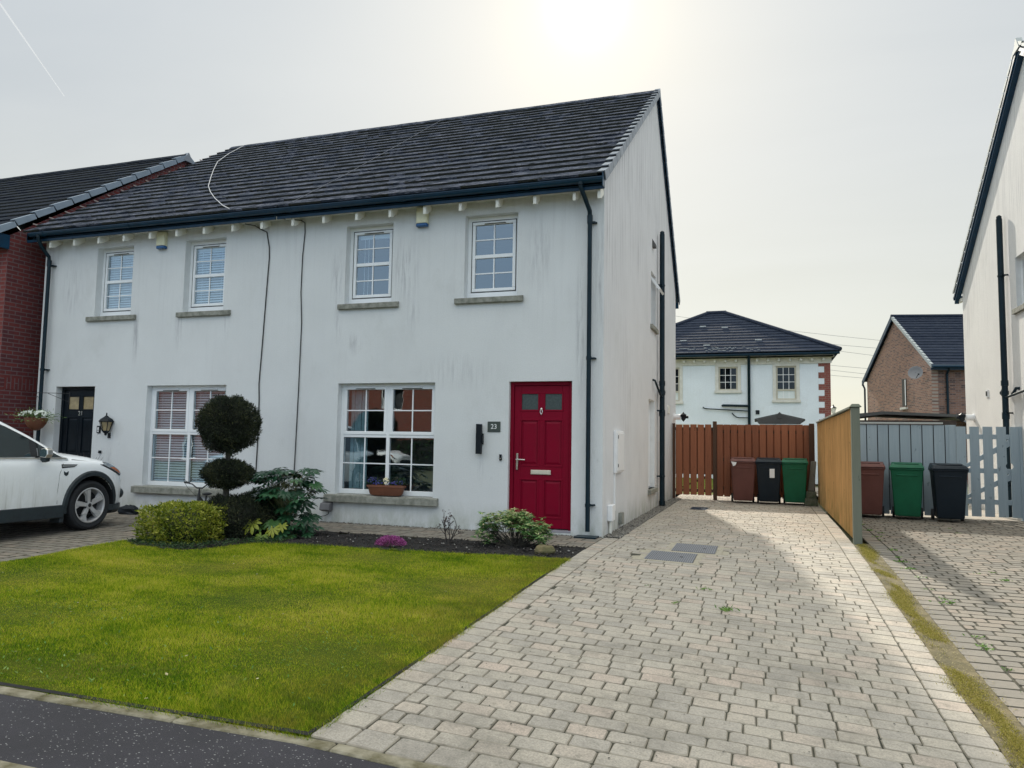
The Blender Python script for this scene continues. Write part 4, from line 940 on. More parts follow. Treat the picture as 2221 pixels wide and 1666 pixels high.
def corner_lamp(x, y, z, s, label):
    t = thing('security_lamp', label, 'lamp', (x, y, z), 'white-collared lamps on the rear ends of the gables')
    b = MB(); b.lathe([(.09,0),(.09,.02*s),(.07,.025*s),(.07,.17*s)], (x, y, z), 14, axis='x'); b.build('collar', M['white'], t, smooth=True)
    b = MB(); b.lathe([(.0,.13),(.03,.09),(.075,.06),(.075,.04),(.055,-.02),(.06,-.05),(.02,-.10),(0,-.12)], (x+.24*s, y, z), 8); b.tube([(x+.24*s, y, z), (x+.36*s, y, z)], .035, 8); b.build('lamp_head', M['blacklamp'], t)
corner_lamp(0, 8.75, 2.0, 1, 'white and black lamp sticking out of the gable above the brown gate')
# ================================================================== LEFT BRICK HOUSE
t = thing('brick_house', 'deep red brick house at the far left with a pale stepped verge', 'house', (-15, 3.8, 0))
yf, yb, xg = -.45, 8.15, -11.12; yr, zr = 3.85, 8.12
b = MB(); b.add([(xg,yf,-.35),(xg,yb,-.35),(xg,yb,5.02),(xg,yr,zr-.08),(xg,yf,4.98)], [(0,1,2,3,4)]); build_wall(b, 'gable_wall', [M['brick_left']], t)
b = MB(); b.add([(xg-7,yf,-.35),(xg-7,yb,-.35),(xg-7,yb,5.02),(xg-7,yr,zr-.08),(xg-7,yf,4.98)], [(0,1,2,3,4)]); build_wall(b, 'gable_wall', [M['brick_left']], t)
b = MB(); b.box(xg-7, xg-.001, yf, yf+.02, -.35, 4.98); b.box(xg-7, xg-.001, yb-.02, yb, -.35, 4.98); b.build('wall', M['brick_leftf'], t)
b = MB(); b.box(xg, xg+.006, yf+.1, yb-.1, 2.13, 2.345); b.build('soldier_course', M['brick_soldier'], t)
b = MB(); slope_tiles(b, xg-7.1, xg-.05, yf-.32, 4.98, yr, zr, .33, .30, .026); slope_tiles(b, xg-7.1, xg-.05, yb+.32, 4.98, yr, zr, .33, .30, .026)
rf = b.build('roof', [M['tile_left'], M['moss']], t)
b = MB(); verge_caps(b, xg+.055, 1, yf-.32, 4.98, yr, zr, .47, .10, .10); verge_caps(b, xg+.055, 1, yb+.32, 4.98, yr, zr, .47, .10, .10); b.build('verge', mat('blue_grey_verge', (.24,.30,.37), .55, var=.08), rf)
b = MB(); ridge_tiles(b, xg-7.1, xg+.03, yr, zr); b.build('ridge_tile_row', M['tile_left'], rf)
b = MB(); b.prism([(xg+.075, yr-.17, zr-.15), (xg+.075, yr, zr+.08), (xg+.075, yr+.17, zr-.15)], (-.12,0,0)); b.build('ridge_end_cap', mat('pale_cap', (.24,.27,.31), .6), rf)
b = MB(); b.box(xg-7, xg+.03, yf-.27, yf-.245, 4.76, 4.99); b.box(xg-.02, xg+.03, yf-.245, yf-.0, 4.72, 4.98); b.build('fascia', M['fascia'], t); b = MB(); gutter_run(b, xg-7, xg+.06, yf-.34, 4.94); b.build('gutter', M['gutter'], t)
# lead flashing steps where the pair's roof meets the brick gable: narrow strips let into the brick
b = MB(); y = 0
while y < 5.0:
    z = 5.02+(y+.3)*S1; b.box(xg, xg+.014, y, y+.30, z+.10, z+.125); y += .33
b.build('step_flashing', M['lead'], t)
# ================================================================== RIGHT NEIGHBOUR
t = thing('neighbour_house', 'white rendered gable of the neighbouring house at the right edge', 'house', (10, 4.6, 0)); nbh = t
xw = 6.70; ny_r, nz_r = 4.93, 8.70; ys0, ys1 = -.62, 9.92; e0, e1 = 5.1, 5.14
b = MB(); wall_face(b, 'x', xw, -.6, 9.85, -.4, 4.95, [(5.0, 5.9, 3.97, 5.0-.06) if False else (5.0, 5.88, 3.97, 4.94), (4.9, 5.45, .62, 2.2)], .26)
s1 = (nz_r-5.1)/(ny_r+.87); s2 = -(nz_r-5.13)/(10.16-ny_r); zt = lambda y: min(nz_r+(y-ny_r)*s1, nz_r+(y-ny_r)*s2)-.05
for (ya, yb_) in ((-.6, ny_r), (ny_r, 9.85)): b.add([(xw,ya,4.95),(xw,yb_,4.95),(xw,yb_,zt(yb_)),(xw,ya,zt(ya))], [(0,1,2,3)])
build_wall(b, 'gable_wall', [M['render_nb'], M['reveal']], t)
b = MB(); b.box(xw+.005, xw+7, 9.60, 9.85, -.4, 4.96); b.box(xw+.005, xw+7, -.6, -.35, -.4, 4.96); b.box(xw+6.8, xw+7, -.34, 9.59, -.4, 4.96); b.build('wall', M['render'], t)
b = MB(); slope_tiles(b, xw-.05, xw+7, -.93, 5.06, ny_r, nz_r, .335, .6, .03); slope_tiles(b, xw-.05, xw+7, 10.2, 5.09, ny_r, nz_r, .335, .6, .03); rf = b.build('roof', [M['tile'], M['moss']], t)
b = MB(); verge_caps(b, xw-.115, -1, -.93, 5.06, ny_r, nz_r, .335, .14, .05); verge_caps(b, xw-.115, -1, 10.2, 5.09, ny_r, nz_r, .335, .14, .05); b.build('verge', M['nbverge'], rf)
b = MB()
for (ya, za, yb_, zb) in ((10.17, 5.03, ny_r, nz_r-.03), (-.9, 5.0, ny_r, nz_r-.03)):
    b.prism([(xw-.10, ya, za+.03), (xw-.10, yb_, zb+.03), (xw-.10, yb_, zb-.19), (xw-.10, ya, za-.19)], (.022,0,0)); b.prism([(xw-.125, ya, za-.03), (xw-.125, yb_, zb-.03), (xw-.125, yb_, zb-.10), (xw-.125, ya, za-.10)], (.024,0,0))
    b.prism([(xw-.077, ya, za-.17), (xw-.077, yb_, zb-.17), (xw-.077, yb_, zb-.19), (xw-.077, ya, za-.19)], (.077,0,0))
b.build('bargeboard', M['fascia'], t)
b = MB(); b.prism([(xw-.14, ny_r-.17, nz_r-.15), (xw-.14, ny_r, nz_r+.10), (xw-.14, ny_r+.17, nz_r-.15)], (.1,0,0)); b.build('ridge_end_cap', M['nbverge'], rf)
b = MB(); gutter_run(b, xw-.1, xw+7, 10.26, 5.03); b.build('gutter', M['gutter'], t)
b = MB(); b.box(xw-.02, xw+.03, 9.86, 10.14, 4.85, 4.93); b.build('soffit', M['corbel'], t)
for (y0, y1, z0, z1) in ((5.0, 5.88, 3.97, 4.94), (4.9, 5.45, .62, 2.2)):
    w = MB(); side_frame(w, y0, y1, z0, z1, x0=xw+.10, x1=xw+.16); W = w.build('window', M['pvc'], t); p = MB(); p.box(xw+.125, xw+.13, y0+.045, y1-.045, z0+.045, z1-.045); p.build('pane', M['glass'], W)
    p = MB(); p.box(xw-.055, xw+.10, y0-.1, y1+.12, z0-.10, z0); p.build('window_sill', M['sill'], t, bevel=.006)
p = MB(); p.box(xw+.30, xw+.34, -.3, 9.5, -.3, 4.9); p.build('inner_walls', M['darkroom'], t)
soil_pipe(t, xw, -1, 6.42, 5.86, [([(xw, 5.9, 2.46), (xw-.06, 5.9, 2.46), (xw-.08, 5.92, 2.40), (xw-.09, 6.0, 2.36)], .03), ([(xw-.09, 4.6, 2.42), (xw-.09, 6.0, 2.34), (xw-.10, 6.42, 2.32)], .024)])
tt = thing('wall_vent', 'small black vent on the right neighbour gable above the security lamp', 'vent', (xw, 8.0, 2.4)); p = MB(); p.box(xw-.02, xw, 7.93, 8.07, 2.42, 2.58); p.build('frame', M['white'], tt); p = MB(); p.box(xw-.03, xw-.021, 7.96, 8.04, 2.45, 2.55); p.build('grille', M['blacklamp'], tt)
corner_lamp(xw, 9.15, 2.03, -1, 'white and black lamp on the right neighbour gable above the grey fence')
# ================================================================== HIPPED HOUSE BEHIND
t = thing('hipped_house', 'pale blue-white rendered house with a hipped roof and brick quoins behind the brown fence', 'house', (.2, 24, 0)); Y0 = 20.3; x0h, x1h = -4.1, 4.58
b = MB(); wins = [(.46, 1.20, 3.48, 4.42, 3), (2.62, 3.36, 3.10, 4.42, 4), (-1.75, -1.05, 3.05, 4.42, 4)]
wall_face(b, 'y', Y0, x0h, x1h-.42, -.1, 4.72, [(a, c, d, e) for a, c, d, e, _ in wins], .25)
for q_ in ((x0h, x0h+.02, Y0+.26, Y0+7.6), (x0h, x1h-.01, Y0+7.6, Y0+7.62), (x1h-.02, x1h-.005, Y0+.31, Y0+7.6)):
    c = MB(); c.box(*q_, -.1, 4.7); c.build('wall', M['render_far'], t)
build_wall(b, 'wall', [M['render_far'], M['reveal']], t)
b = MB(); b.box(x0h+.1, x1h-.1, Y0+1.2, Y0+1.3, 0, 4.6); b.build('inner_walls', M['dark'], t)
b = MB(); z = 4.62; i = 0; zq = -.1
b.box(x1h-.22, x1h, Y0-.006, Y0+.3, -.1, 4.60); 
b2 = MB(); b2.box(x1h-.419, x1h-.221, Y0+.001, Y0+.02, -.1, 4.6); b2.build('wall_strip', M['render_far'], t)
z = 4.60
while z > .2:
    b.box(x1h-.43, x1h-.221, Y0-.006, Y0+.0, z-.225, z); z -= .45
b.build('brick_quoin', M['brick_quoin'], t)
b = MB(); b.box(x0h-.3, x1h+.12, Y0-.32, Y0-.02, 4.72, 4.78); b.box(x0h-.1, x1h+.04, Y0-.05, Y0-.008, 4.50, 4.72); b.box(x0h-.2, x1h+.1, Y0-.32, Y0-.29, 4.72, 4.80); b.build('eaves_band', M['stoneband'], t)
for i in range(14):
    x = 4.33-i*.40
    if x < -1.6: break
    c = MB(); c.box(x-.05, x+.05, Y0-.20, Y0-.055, 4.58, 4.71); c.build('eaves_corbel', M['stoneband'], t, bevel=.02)
b = MB(); gutter_run(b, x0h-.35, x1h+.30, Y0-.40, 4.87, .07); b.box(x0h-.3, x1h+.22, Y0-.335, Y0-.33, 4.79, 4.90); b.build('gutter', M['gutter'], t)
ex0, ex1, ey0, ey1 = x0h-.33, x1h+.33, Y0-.42, Y0+8.0; rx0, rx1, ry, rzz = -.16, .51, 24.1, 7.22
b = MB()
def hip_slope(P0, P1, R0, R1, n):
    P0, P1, R0, R1 = map(Vector, (P0, P1, R0, R1)); nr = (P1-P0).cross(R0-P0).normalized()
    if nr.z < 0: nr = -nr
    for j in range(n):
        ta, tb = j/n, min(1, (j+1.15)/n); A, B, C_, D_ = P0.lerp(R0, ta), P1.lerp(R1, ta), P1.lerp(R1, tb), P0.lerp(R0, tb); h = .035
        b.hexa([A+nr*.0, B+nr*.0, C_-nr*.01, D_-nr*.01, A+nr*h, B+nr*h, C_+nr*.003, D_+nr*.003])
ez = 4.93
hip_slope((ex0,ey0,ez),(ex1,ey0,ez),(rx0,ry,rzz),(rx1,ry,rzz),15); hip_slope((ex1,ey0,ez),(ex1,ey1,ez),(rx1,ry,rzz),(rx1,ry,rzz),15)
hip_slope((ex1,ey1,ez),(ex0,ey1,ez),(rx1,ry,rzz),(rx0,ry,rzz),15); hip_slope((ex0,ey1,ez),(ex0,ey0,ez),(rx0,ry,rzz),(rx0,ry,rzz),15)
rf = b.build('roof', M['tile_far'], t)
b = MB()
for (A, B) in (((ex0,ey0,ez),(rx0,ry,rzz)), ((ex1,ey0,ez),(rx1,ry,rzz)), ((ex1,ey1,ez),(rx1,ry,rzz)), ((rx0-.1,ry,rzz),(rx1+.1,ry,rzz))):
    b.tube([Vector(A)+Vector((0,0,.05)), Vector(B)+Vector((0,0,.05))], .085, 8)
b.build('hip_tile_row', M['tile_far'], rf)
def on_hip(x, z): return (x, ey0+(ry-ey0)*(z-ez)/(rzz-ez), z)
b = MB()
for (x, z) in ((-.30, 6.38), (.62, 6.28), (-.98, 5.58), (1.98, 5.52), (.0, 5.3)):
    px, py, pz = on_hip(x, z); b.box(px-.13, px+.13, py-.02, py+.03, pz+.02, pz+.065)
b.build('roof_vent', M['nbverge'], rf)
b = MB()
for i in range(40):
    x = random.uniform(-1.4, 2.2)*random.uniform(.4, 1); z = 5.0+random.choice([0,.075,.15])+random.uniform(0, .02); px, py, pz = on_hip(x, z); b.box(px-.05, px+random.uniform(.02,.09), py-.012, py+.01, pz+.03, pz+.045)
b.build('lichen_patch', M['nbverge'], rf)
def far_window(t, x0, x1, z0, z1, rows, Y, cols=3):
    s = MB(); q = .12
    s.box(x0-q, x1+q, Y-.035, Y-.002, z1, z1+.10); s.box(x0-q, x0-.001, Y-.035, Y-.002, z0, z1); s.box(x1+.001, x1+q, Y-.035, Y-.002, z0, z1); s.box(x0-q-.03, x1+q+.03, Y-.07, Y-.002, z0-.10, z0)
    s.build('window_surround', M['stoneband'], t)
    f = MB(); tq = .06; y = Y+.03; f.box(x0, x1, y, y+.06, z0, z0+tq); f.box(x0, x1, y, y+.06, z1-tq, z1); f.box(x0, x0+tq, y, y+.06, z0+tq, z1-tq); f.box(x1-tq, x1, y, y+.06, z0+tq, z1-tq)
    if rows == 4: f.box(x0+tq, x1-tq, y-.01, y+.06, z0+.36, z0+.42)
    w = f.build('window', M['cream'], t); g = MB(); X0, X1 = x0+tq, x1-tq; A = z0+(.42 if rows == 4 else tq); B = z1-tq
    for i in range(1, cols): g.box(X0+(X1-X0)*i/cols-.010, X0+(X1-X0)*i/cols+.010, y+.012, y+.02, z0+tq, B)
    for i in range(1, 3): g.box(X0, X1, y+.011, y+.0195, A+(B-A)*i/3-.010, A+(B-A)*i/3+.010)
    g.build('glazing_bar', M['white'], w); p = MB(); p.box(X0, X1, y+.025, y+.027, z0+tq, B); p.build('pane', M['glassfar'], w)
for w in wins: far_window(t, *w, Y0)
for w in wins[1:]:
    p = MB(); p.box(w[0]+.06, w[1]-.06, Y0+.052, Y0+.0545, w[2]+.06, w[2]+.36); p.build('blind', M['blind'], t)
p = MB(); p.tube([(1.62, Y0-.40, 4.85), (1.62, Y0-.32, 4.70), (1.62, Y0-.08, 4.45), (1.62, Y0-.08, 0)], .055, 10); p.build('downpipe', M['pipe'], t, smooth=True)
p = MB(); p.tube([(.62, Y0-.02, 2.88), (.66, Y0-.1, 2.88), (1.6, Y0-.1, 2.86)], .05, 10); p.tube([(-.14, Y0-.02, 2.82), (-.06, Y0-.07, 2.76), (.2, Y0-.08, 2.74), (1.6, Y0-.08, 2.66)], .022, 8); p.tube([(.98, Y0-.02, 2.58), (1.04, Y0-.08, 2.5), (1.14, Y0-.08, 2.42), (1.24, Y0-.08, 2.40), (1.6, Y0-.08, 2.40)], .022, 8)
p.build('waste_pipe', M['pipe'], t, smooth=True)
p = MB(); p.box(1.86, 2.0, Y0-.03, Y0-.002, 2.54, 2.70); p.build('air_brick', M['blacklamp'], t)
p = MB(); p.box(-1.4, -.28, Y0-.03, Y0-.002, 2.02, 2.15); p.build('door_lintel', M['stoneband'], t)
# ================================================================== FAR BRICK HOUSE
g = Vector((7.26-8.94, 33.9-25.2, 0)).normalized(); rdir = Vector((g.y, -g.x, 0)); E1 = Vector((8.94, 25.2, 0)); E2 = Vector((7.26, 33.9, 0)); Lg = (E2-E1).length; inset = .35; Lr = 9
t = thing('brick_house', 'brown brick house with a dish on its gable, far right behind the grey fence', 'house', (11, 30, 0))
def FP(a, r_, z): v = E1+g*a+rdir*r_; return (v.x, v.y, z)
b = MB(); ze = 4.78; ap = 7.52
gp = [FP(inset, .12, -.2), FP(Lg-inset, .12, -.2), FP(Lg-inset, .12, ze+.1), FP(Lg/2, .12, ap), FP(inset, .12, ze+.1)]
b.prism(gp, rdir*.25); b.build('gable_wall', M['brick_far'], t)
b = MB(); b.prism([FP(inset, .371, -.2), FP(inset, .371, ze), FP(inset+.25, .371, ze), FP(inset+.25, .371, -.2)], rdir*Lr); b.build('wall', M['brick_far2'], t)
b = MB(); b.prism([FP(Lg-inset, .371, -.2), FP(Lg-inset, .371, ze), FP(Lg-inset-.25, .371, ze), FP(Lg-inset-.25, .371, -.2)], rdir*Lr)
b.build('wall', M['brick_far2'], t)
b = MB()
hip_slope(FP(0,0,4.86), FP(0,Lr,4.86), FP(Lg/2,0,7.66), FP(Lg/2,Lr,7.66), 18); hip_slope(FP(Lg,0,4.86), FP(Lg,Lr,4.86), FP(Lg/2,0,7.66), FP(Lg/2,Lr,7.66), 18)
rf = b.build('roof', M['tile_far'], t)
b = MB(); nn = 18
for j in range(nn):
    A = Vector(FP(0,-.03,4.88)).lerp(Vector(FP(Lg/2,-.03,7.70)), j/nn); B = Vector(FP(0,-.03,4.88)).lerp(Vector(FP(Lg/2,-.03,7.70)), (j+.96)/nn); A.z += .04
    b.prism([A, B, B+Vector((0,0,-.14)), A+Vector((0,0,-.18))], rdir*.10)
b.build('verge', M['nbverge'], rf)
b = MB(); A = Vector(FP(Lg,-.04,4.9)); B = Vector(FP(Lg/2,-.04,7.72)); b.prism([A, B, B+Vector((0,0,-.26)), A+Vector((0,0,-.26))], rdir*.05); b.build('bargeboard', M['fascia'], t)
b = MB(); b.tube([FP(Lg/2, -.03, 7.70), FP(Lg/2, Lr, 7.70)], .09, 8); b.build('ridge_tile_row', M['tile_far'], rf)
b = MB(); b.tube([FP(-.06, 0, 4.80), FP(-.06, Lr, 4.80)], .07, 8); b.prism([FP(.05,0,4.66),FP(.05,0,4.86),FP(.10,0,4.86),FP(.10,0,4.66)], rdir*Lr); b.build('gutter', M['gutter'], t)
b = MB(); b.tube([FP(Lg-.2, -.05, 4.7), FP(Lg-inset-.05, -.02, 4.45), FP(Lg-inset-.05, -.02, 0)], .05, 8); b.tube([FP(0, .7, 4.75), FP(inset-.07, .72, 4.5), FP(inset-.07, .72, 2.6)], .05, 8); b.build('downpipe', M['pipe'], t, smooth=True)
wy0, wy1 = 3.1, 3.62
b = MB(); b.prism([FP(wy0, .10, 3.25), FP(wy1, .10, 3.25), FP(wy1, .10, 4.55), FP(wy0, .10, 4.55)], rdir*.015); W = b.build('window', M['gasket'], t)
b = MB(); b.prism([FP(wy0+.02, .08, 3.3), FP(wy0+.12, .08, 3.3), FP(wy0+.12, .08, 4.5), FP(wy0+.02, .08, 4.5)], rdir*.004); b.build('pane', M['white'], W)
b = MB(); b.prism([FP(wy0-.1, .02, 3.12), FP(wy1+.1, .02, 3.12), FP(wy1+.1, .02, 3.22), FP(wy0-.1, .02, 3.22)], rdir*.1); b.build('window_sill', M['stoneband'], t)
b = MB(); b.prism([FP(inset-1.6, .9, 2.4), FP(inset-1.6, 6, 2.4), FP(inset-.02, 6, 2.75), FP(inset-.02, .9, 2.75)], (0,0,-.08)); b.build('lean_to_roof', M['drygrey'], t)
dl = Vector(FP(.80, -.35, 4.60)); dt = thing('satellite_dish', 'grey satellite dish on the far brick gable', 'satellite dish', dl)
b = MB(); b.lathe([(0,.05),(.12,.045),(.22,.02),(.29,-.03),(.30,-.03),(.23,.03),(0,.065)], (0,0,0), 20, axis='y'); o = b.build('dish', mat('grey_dish', (.22,.22,.23), .6), dt, smooth=True, origin=(0,0,0)); o.location = (0,0,0); o.rotation_euler = (R(-18), 0, R(-20)); 
b = MB(); b.tube([(0,.06,0), (.25,.25,.0), (.55,.30,.05)], .02, 6); b.tube([(0,-.02,-.25),(.05,-.35,-.1)], .012, 6); b.box(.02,.08,-.40,-.33,-.13,-.07); o = b.build('arm', M['blacklamp'], dt, origin=(0,0,0)); o.location = (0,0,0)
# ================================================================== FENCES AND GATES
M['brown'] = wood_mat('brown_stained_board', (.36,.135,.070), (.20,.075,.042))
M['brownpost'] = wood_mat('brown_post', (.10,.055,.035), (.07,.04,.028))
M['lightwood'] = wood_mat('new_light_board', (.80,.52,.24), (.40,.24,.10), green=.55)
M['aged'] = wood_mat('grey_green_post', (.17,.18,.14), (.12,.14,.115))
M['bluegrey'] = wood_mat('blue_grey_painted_board', (.38,.46,.51), (.29,.36,.41))
M['bluecap'] = wood_mat('pale_cap_board', (.50,.52,.50), (.40,.42,.41), vertical=False)
t = thing('wooden_fence', 'brown board fence behind the bins at the end of the drive', 'fence', (2.1, 8.35, 0))
b = MB(); x = 1.075; i = 0
while x < 3.2:
    w = .138; off_ = 0 if i % 2 == 0 else .032; b.box(x+random.uniform(-.003,.003), min(x+w, 3.26), 8.30+off_*0, 8.318+off_*0, .095+random.uniform(-.01,.01), 1.81+random.uniform(-.008,.008)); x += .163; i += 1
o = b.build('board_panel', M['brown'], t, bevel=.003)
b = MB(); x = 1.0
while x < 3.2: b.box(x, x+.138, 8.372, 8.39, .12, 1.80); x += .163
b.build('rear_board_panel', M['brown'], t)
for z in (.25, .93, 1.60):
    b = MB(); b.box(1.07, 3.25, 8.32, 8.37, z, z+.075); b.build('rail', M['brownpost'], t)
b = MB(); b.box(3.14, 3.25, 8.20, 8.295, 0, 1.84); b.build('post', M['brownpost'], t, bevel=.006)
b = MB(); b.box(.98, 1.07, 8.28, 8.37, -.05, 1.88); b.build('post', M['brownpost'], t, bevel=.006)
t = thing('garden_gate', 'brown board gate between the gable wall and the fence post', 'gate', (.5, 8.35, 0))
b = MB(); xg0 = .055; cw = .92/5.6
xx = .105
for i in range(5):
    xa_ = xx+i*.173; b.box(xa_, xa_+(.146 if i else .152), 8.30, 8.318, .10+random.uniform(-.004,.004), 1.80+random.uniform(-.006,.006))
b.build('board_panel', M['brown'], t, bevel=.003)
for z, h_ in ((.17,.075), (.60, .02), (1.66,.075)):
    b = MB(); b.box(.09, .975, 8.319, 8.36, z, z+h_); b.build('rail', M['brownpost'], t)
b = MB(); b.box(.09, .975, 8.361, 8.375, .62, 1.68); b.build('backing_board', M['brown'], t)
b = MB(); b.box(.02, .085, 8.28, 8.36, 0, 1.83); b.build('gate_post', M['brownpost'], t, bevel=.004)
b = MB(); b.prism([(.15,8.325,.25),(.22,8.325,.25),(.93,8.325,.55),(.93,8.325,.60),(.87,8.325,.60)], (0,.03,0)); b.build('brace', M['brownpost'], t)
t = thing('boarded_fence', 'pale new timber fence running down the drive with a capping rail', 'fence', (3.36, 4.7, 0))
b = MB(); y = 1.12
while y < 8.28:
    w = .098; z1 = 1.845-.012*math.sin((y-1.1)*.9); lap = .012
    b.hexa([(3.312,y,.03),(3.345,y,.03),(3.342,y+w,.03),(3.334,y+w,.03),(3.312,y,z1),(3.345,y,z1),(3.342,y+w,z1),(3.334,y+w,z1)]); y += .092
b.build('board_panel', M['lightwood'], t)
b = MB(); y = 1.12
while y < 8.28: b.box(3.375, 3.388, y, y+.11, .03, 1.84); y += .14
b.build('rear_board_panel', M['lightwood'], t)
for z in (.3, .95, 1.6):
    b = MB(); b.box(3.347, 3.374, 1.1, 8.28, z, z+.07); b.build('rail', M['lightwood'], t)
for (ya, yb_) in ((1.13, 4.7), (4.71, 8.29)):
    b = MB(); b.box(3.29, 3.42, ya, yb_, 1.85, 1.885); b.build('capping_rail', M['aged'], t, bevel=.005)
b = MB(); b.box(3.30, 3.41, 1.0, 1.11, -.1, 1.865); b.build('post', M['aged'], t, bevel=.008)
b = MB(); b.hexa([(3.275,.975,1.866),(3.435,.975,1.866),(3.435,1.135,1.866),(3.275,1.135,1.866),(3.31,1.01,1.91),(3.40,1.01,1.91),(3.40,1.10,1.91),(3.31,1.10,1.91)]); b.build('post_cap', M['aged'], t, bevel=.004)
for yy in (4.68, 8.15): b = MB(); b.box(3.395, 3.47, yy, yy+.08, 0, 1.84); b.build('post', M['aged'], t)
YF = 5.86
t = thing('painted_fence', 'blue-grey painted board fence behind the right-hand bins', 'fence', (4.5, YF, 0))
b = MB(); x = 3.49
while x < 5.50: b.box(x, x+.178, YF, YF+.02, .03, 1.76+random.uniform(-.004,.004)); x += .195
b.build('board_panel', M['bluegrey'], t, bevel=.002)
b = MB(); b.box(3.48, 5.5, YF+.021, YF+.03, .1, 1.74); b.build('backing', M['gasket'], t)
b = MB(); b.box(3.45, 5.40, YF-.03, YF+.08, 1.775, 1.81); b.build('capping_rail', M['bluecap'], t, bevel=.004)
b = MB(); b.box(5.49, 5.60, YF-.01, YF+.09, 0, 1.76); b.build('post', M['bluegrey'], t, bevel=.005)
t = thing('painted_gate', 'blue-grey picket gate with a round latch hole beside the right neighbour house', 'gate', (6.1, YF, 0))
b = MB(); xs_ = [5.625, 5.845, 6.065, 6.285, 6.505]; W_ = .158
hz, hr = 1.00, .062; hx = 6.485
for i, x in enumerate(xs_):
    w = W_ if i < 4 else .15; z0, z1 = .05, 1.735
    poly = [(x,z0),(x+w,z0),(x+w,z1),(x,z1)]
    if i == 3: poly = [(x,z0),(x+w,z0)]+[(hx+hr*math.cos(a) if hx+hr*math.cos(a) < x+w else x+w, hz+hr*math.sin(a)) for a in np.linspace(-2.2, -4.08, 9)]+[(x+w,z1),(x,z1)]
    if i == 4: poly = [(x,z0),(x+w,z0),(x+w,z1),(x,z1)]+[(max(x, hx+hr*math.cos(a)), hz+hr*math.sin(a)) for a in np.linspace(1.25, -1.25, 11)]
    b.prism([(p, YF+.0, q) for p, q in poly], (0,.02,0))
b.build('board_panel', M['bluegrey'], t)
for z in (.28, .86, 1.50): b = MB(); b.box(5.62, 6.655, YF+.0205, YF+.055, z, z+.09); b.build('rail', M['bluegrey'], t)
b = MB(); b.prism([(5.66,YF+.022,.37),(5.78,YF+.022,.37),(6.62,YF+.022,.80),(6.62,YF+.022,.86),(6.50,YF+.022,.86)], (0,.03,0)); b.prism([(5.66,YF+.022,.95),(5.78,YF+.022,.95),(6.62,YF+.022,1.44),(6.62,YF+.022,1.50),(6.50,YF+.022,1.50)], (0,.03,0)); b.build('brace', M['bluegrey'], t)
b = MB(); b.box(6.655, 6.698, YF-.02, YF+.06, 0, 1.74); b.build('gate_post', M['bluegrey'], t)
# sheds behind
t = thing('plastic_shed', 'dark shed gable with a small finial behind the brown fence', 'shed', (2.57, 12.8, 0)); M['shed'] = mat('dark_grey_resin', (.045,.050,.055), .6, var=.15)
b = MB(); b.box(2.05, 3.10, 12.08, 13.7, 0, 1.92); b.build('wall', M['shed'], t)
b = MB(); b.prism([(1.95,12.0,2.06),(1.98,12.0,1.98),(2.02,12.0,1.93),(3.12,12.0,1.93),(3.17,12.0,1.98),(3.20,12.0,2.06),(2.575,12.0,2.215)], (0,.09,0)); b.build('gable_trim', M['shed'], t, bevel=.01)
b = MB(); b.hexa([(1.9,12.09,2.03),(2.575,12.09,2.19),(2.575,13.8,2.19),(1.9,13.8,2.03),(1.9,12.09,2.08),(2.575,12.09,2.24),(2.575,13.8,2.24),(1.9,13.8,2.08)]); b.hexa([(3.25,12.09,2.03),(2.576,12.09,2.19),(2.576,13.8,2.19),(3.25,13.8,2.03),(3.25,12.09,2.08),(2.576,12.09,2.24),(2.576,13.8,2.24),(3.25,13.8,2.08)]); b.build('roof', M['shed'], t)
b = MB(); b.prism([(2.52,11.97,2.10),(2.63,11.97,2.10),(2.63,11.97,2.22),(2.575,11.97,2.27),(2.52,11.97,2.22)], (0,.029,0)); b.build('finial', M['shed'], t)
t = thing('low_shed', 'low dark felt-roofed shed just showing over the grey fence', 'shed', (5.8, 12.8, 0)); M['felt'] = mat('brown_black_felt', (.055,.042,.038), .9, c2=(.03,.025,.025), scale=9, bump=.5)
b = MB(); b.box(4.35, 7.0, 12.2, 14.2, 0, 2.06); b.build('wall', M['felt'], t)
b = MB(); b.prism([(4.2,12.1,2.20),(5.25,12.1,2.30),(7.6,12.1,2.20),(7.6,12.1,2.13),(5.25,12.1,2.22),(4.2,12.1,2.08)], (0,2.2,0)); b.build('roof', M['shed'], t)
t = thing('street_lamp', 'tiny lantern-topped lamp post far behind the timber fence', 'street lamp', (6.28, 40, 0))
b = MB(); b.tube([(6.28,40,0),(6.28,40,3.4)], .05, 8); b.build('post', M['blacklamp'], t); b = MB(); b.lathe([(.09,3.4),(.17,3.72),(.19,3.74)], (6.28,40,0), 6); b.build('lantern', M['corbel'], t); b = MB(); b.lathe([(.22,3.741),(.05,3.86),(.03,3.92),(0,3.98)], (6.28,40,0), 6); b.build('cap', M['blacklamp'], t)
# power lines
pl_ = [(-8.7,18.1,15.4,14.5),(8.3,14.4,15.3,13.5),(8.0,13.8,15,12.6),(10.2,11.5,14.3,11.0),(10.2,10.9,14.0,10.35),(10.2,10.25,14.1,9.8)]
M['pline'] = mat('grey_power_line', (.34,.34,.34), .7)
for i, (xa_, za, xb_, zb) in enumerate(pl_):
    s = (zb-za)/(xb_-xa_); X0, X1 = -30, 40; pts = []
    for q in range(13):
        x = X0+(X1-X0)*q/12; pts.append((x, 90, za+s*(x-xa_)+.0009*(x-10)**2))
    b = MB(); b.tube(pts, .022, 5); o = b.build('power_line', M['pline'], None, origin=(5, 90, 12)); tag(o, 'thin grey power line across the sky between the hipped house and the brick gable', 'power line', 'power lines behind the houses')
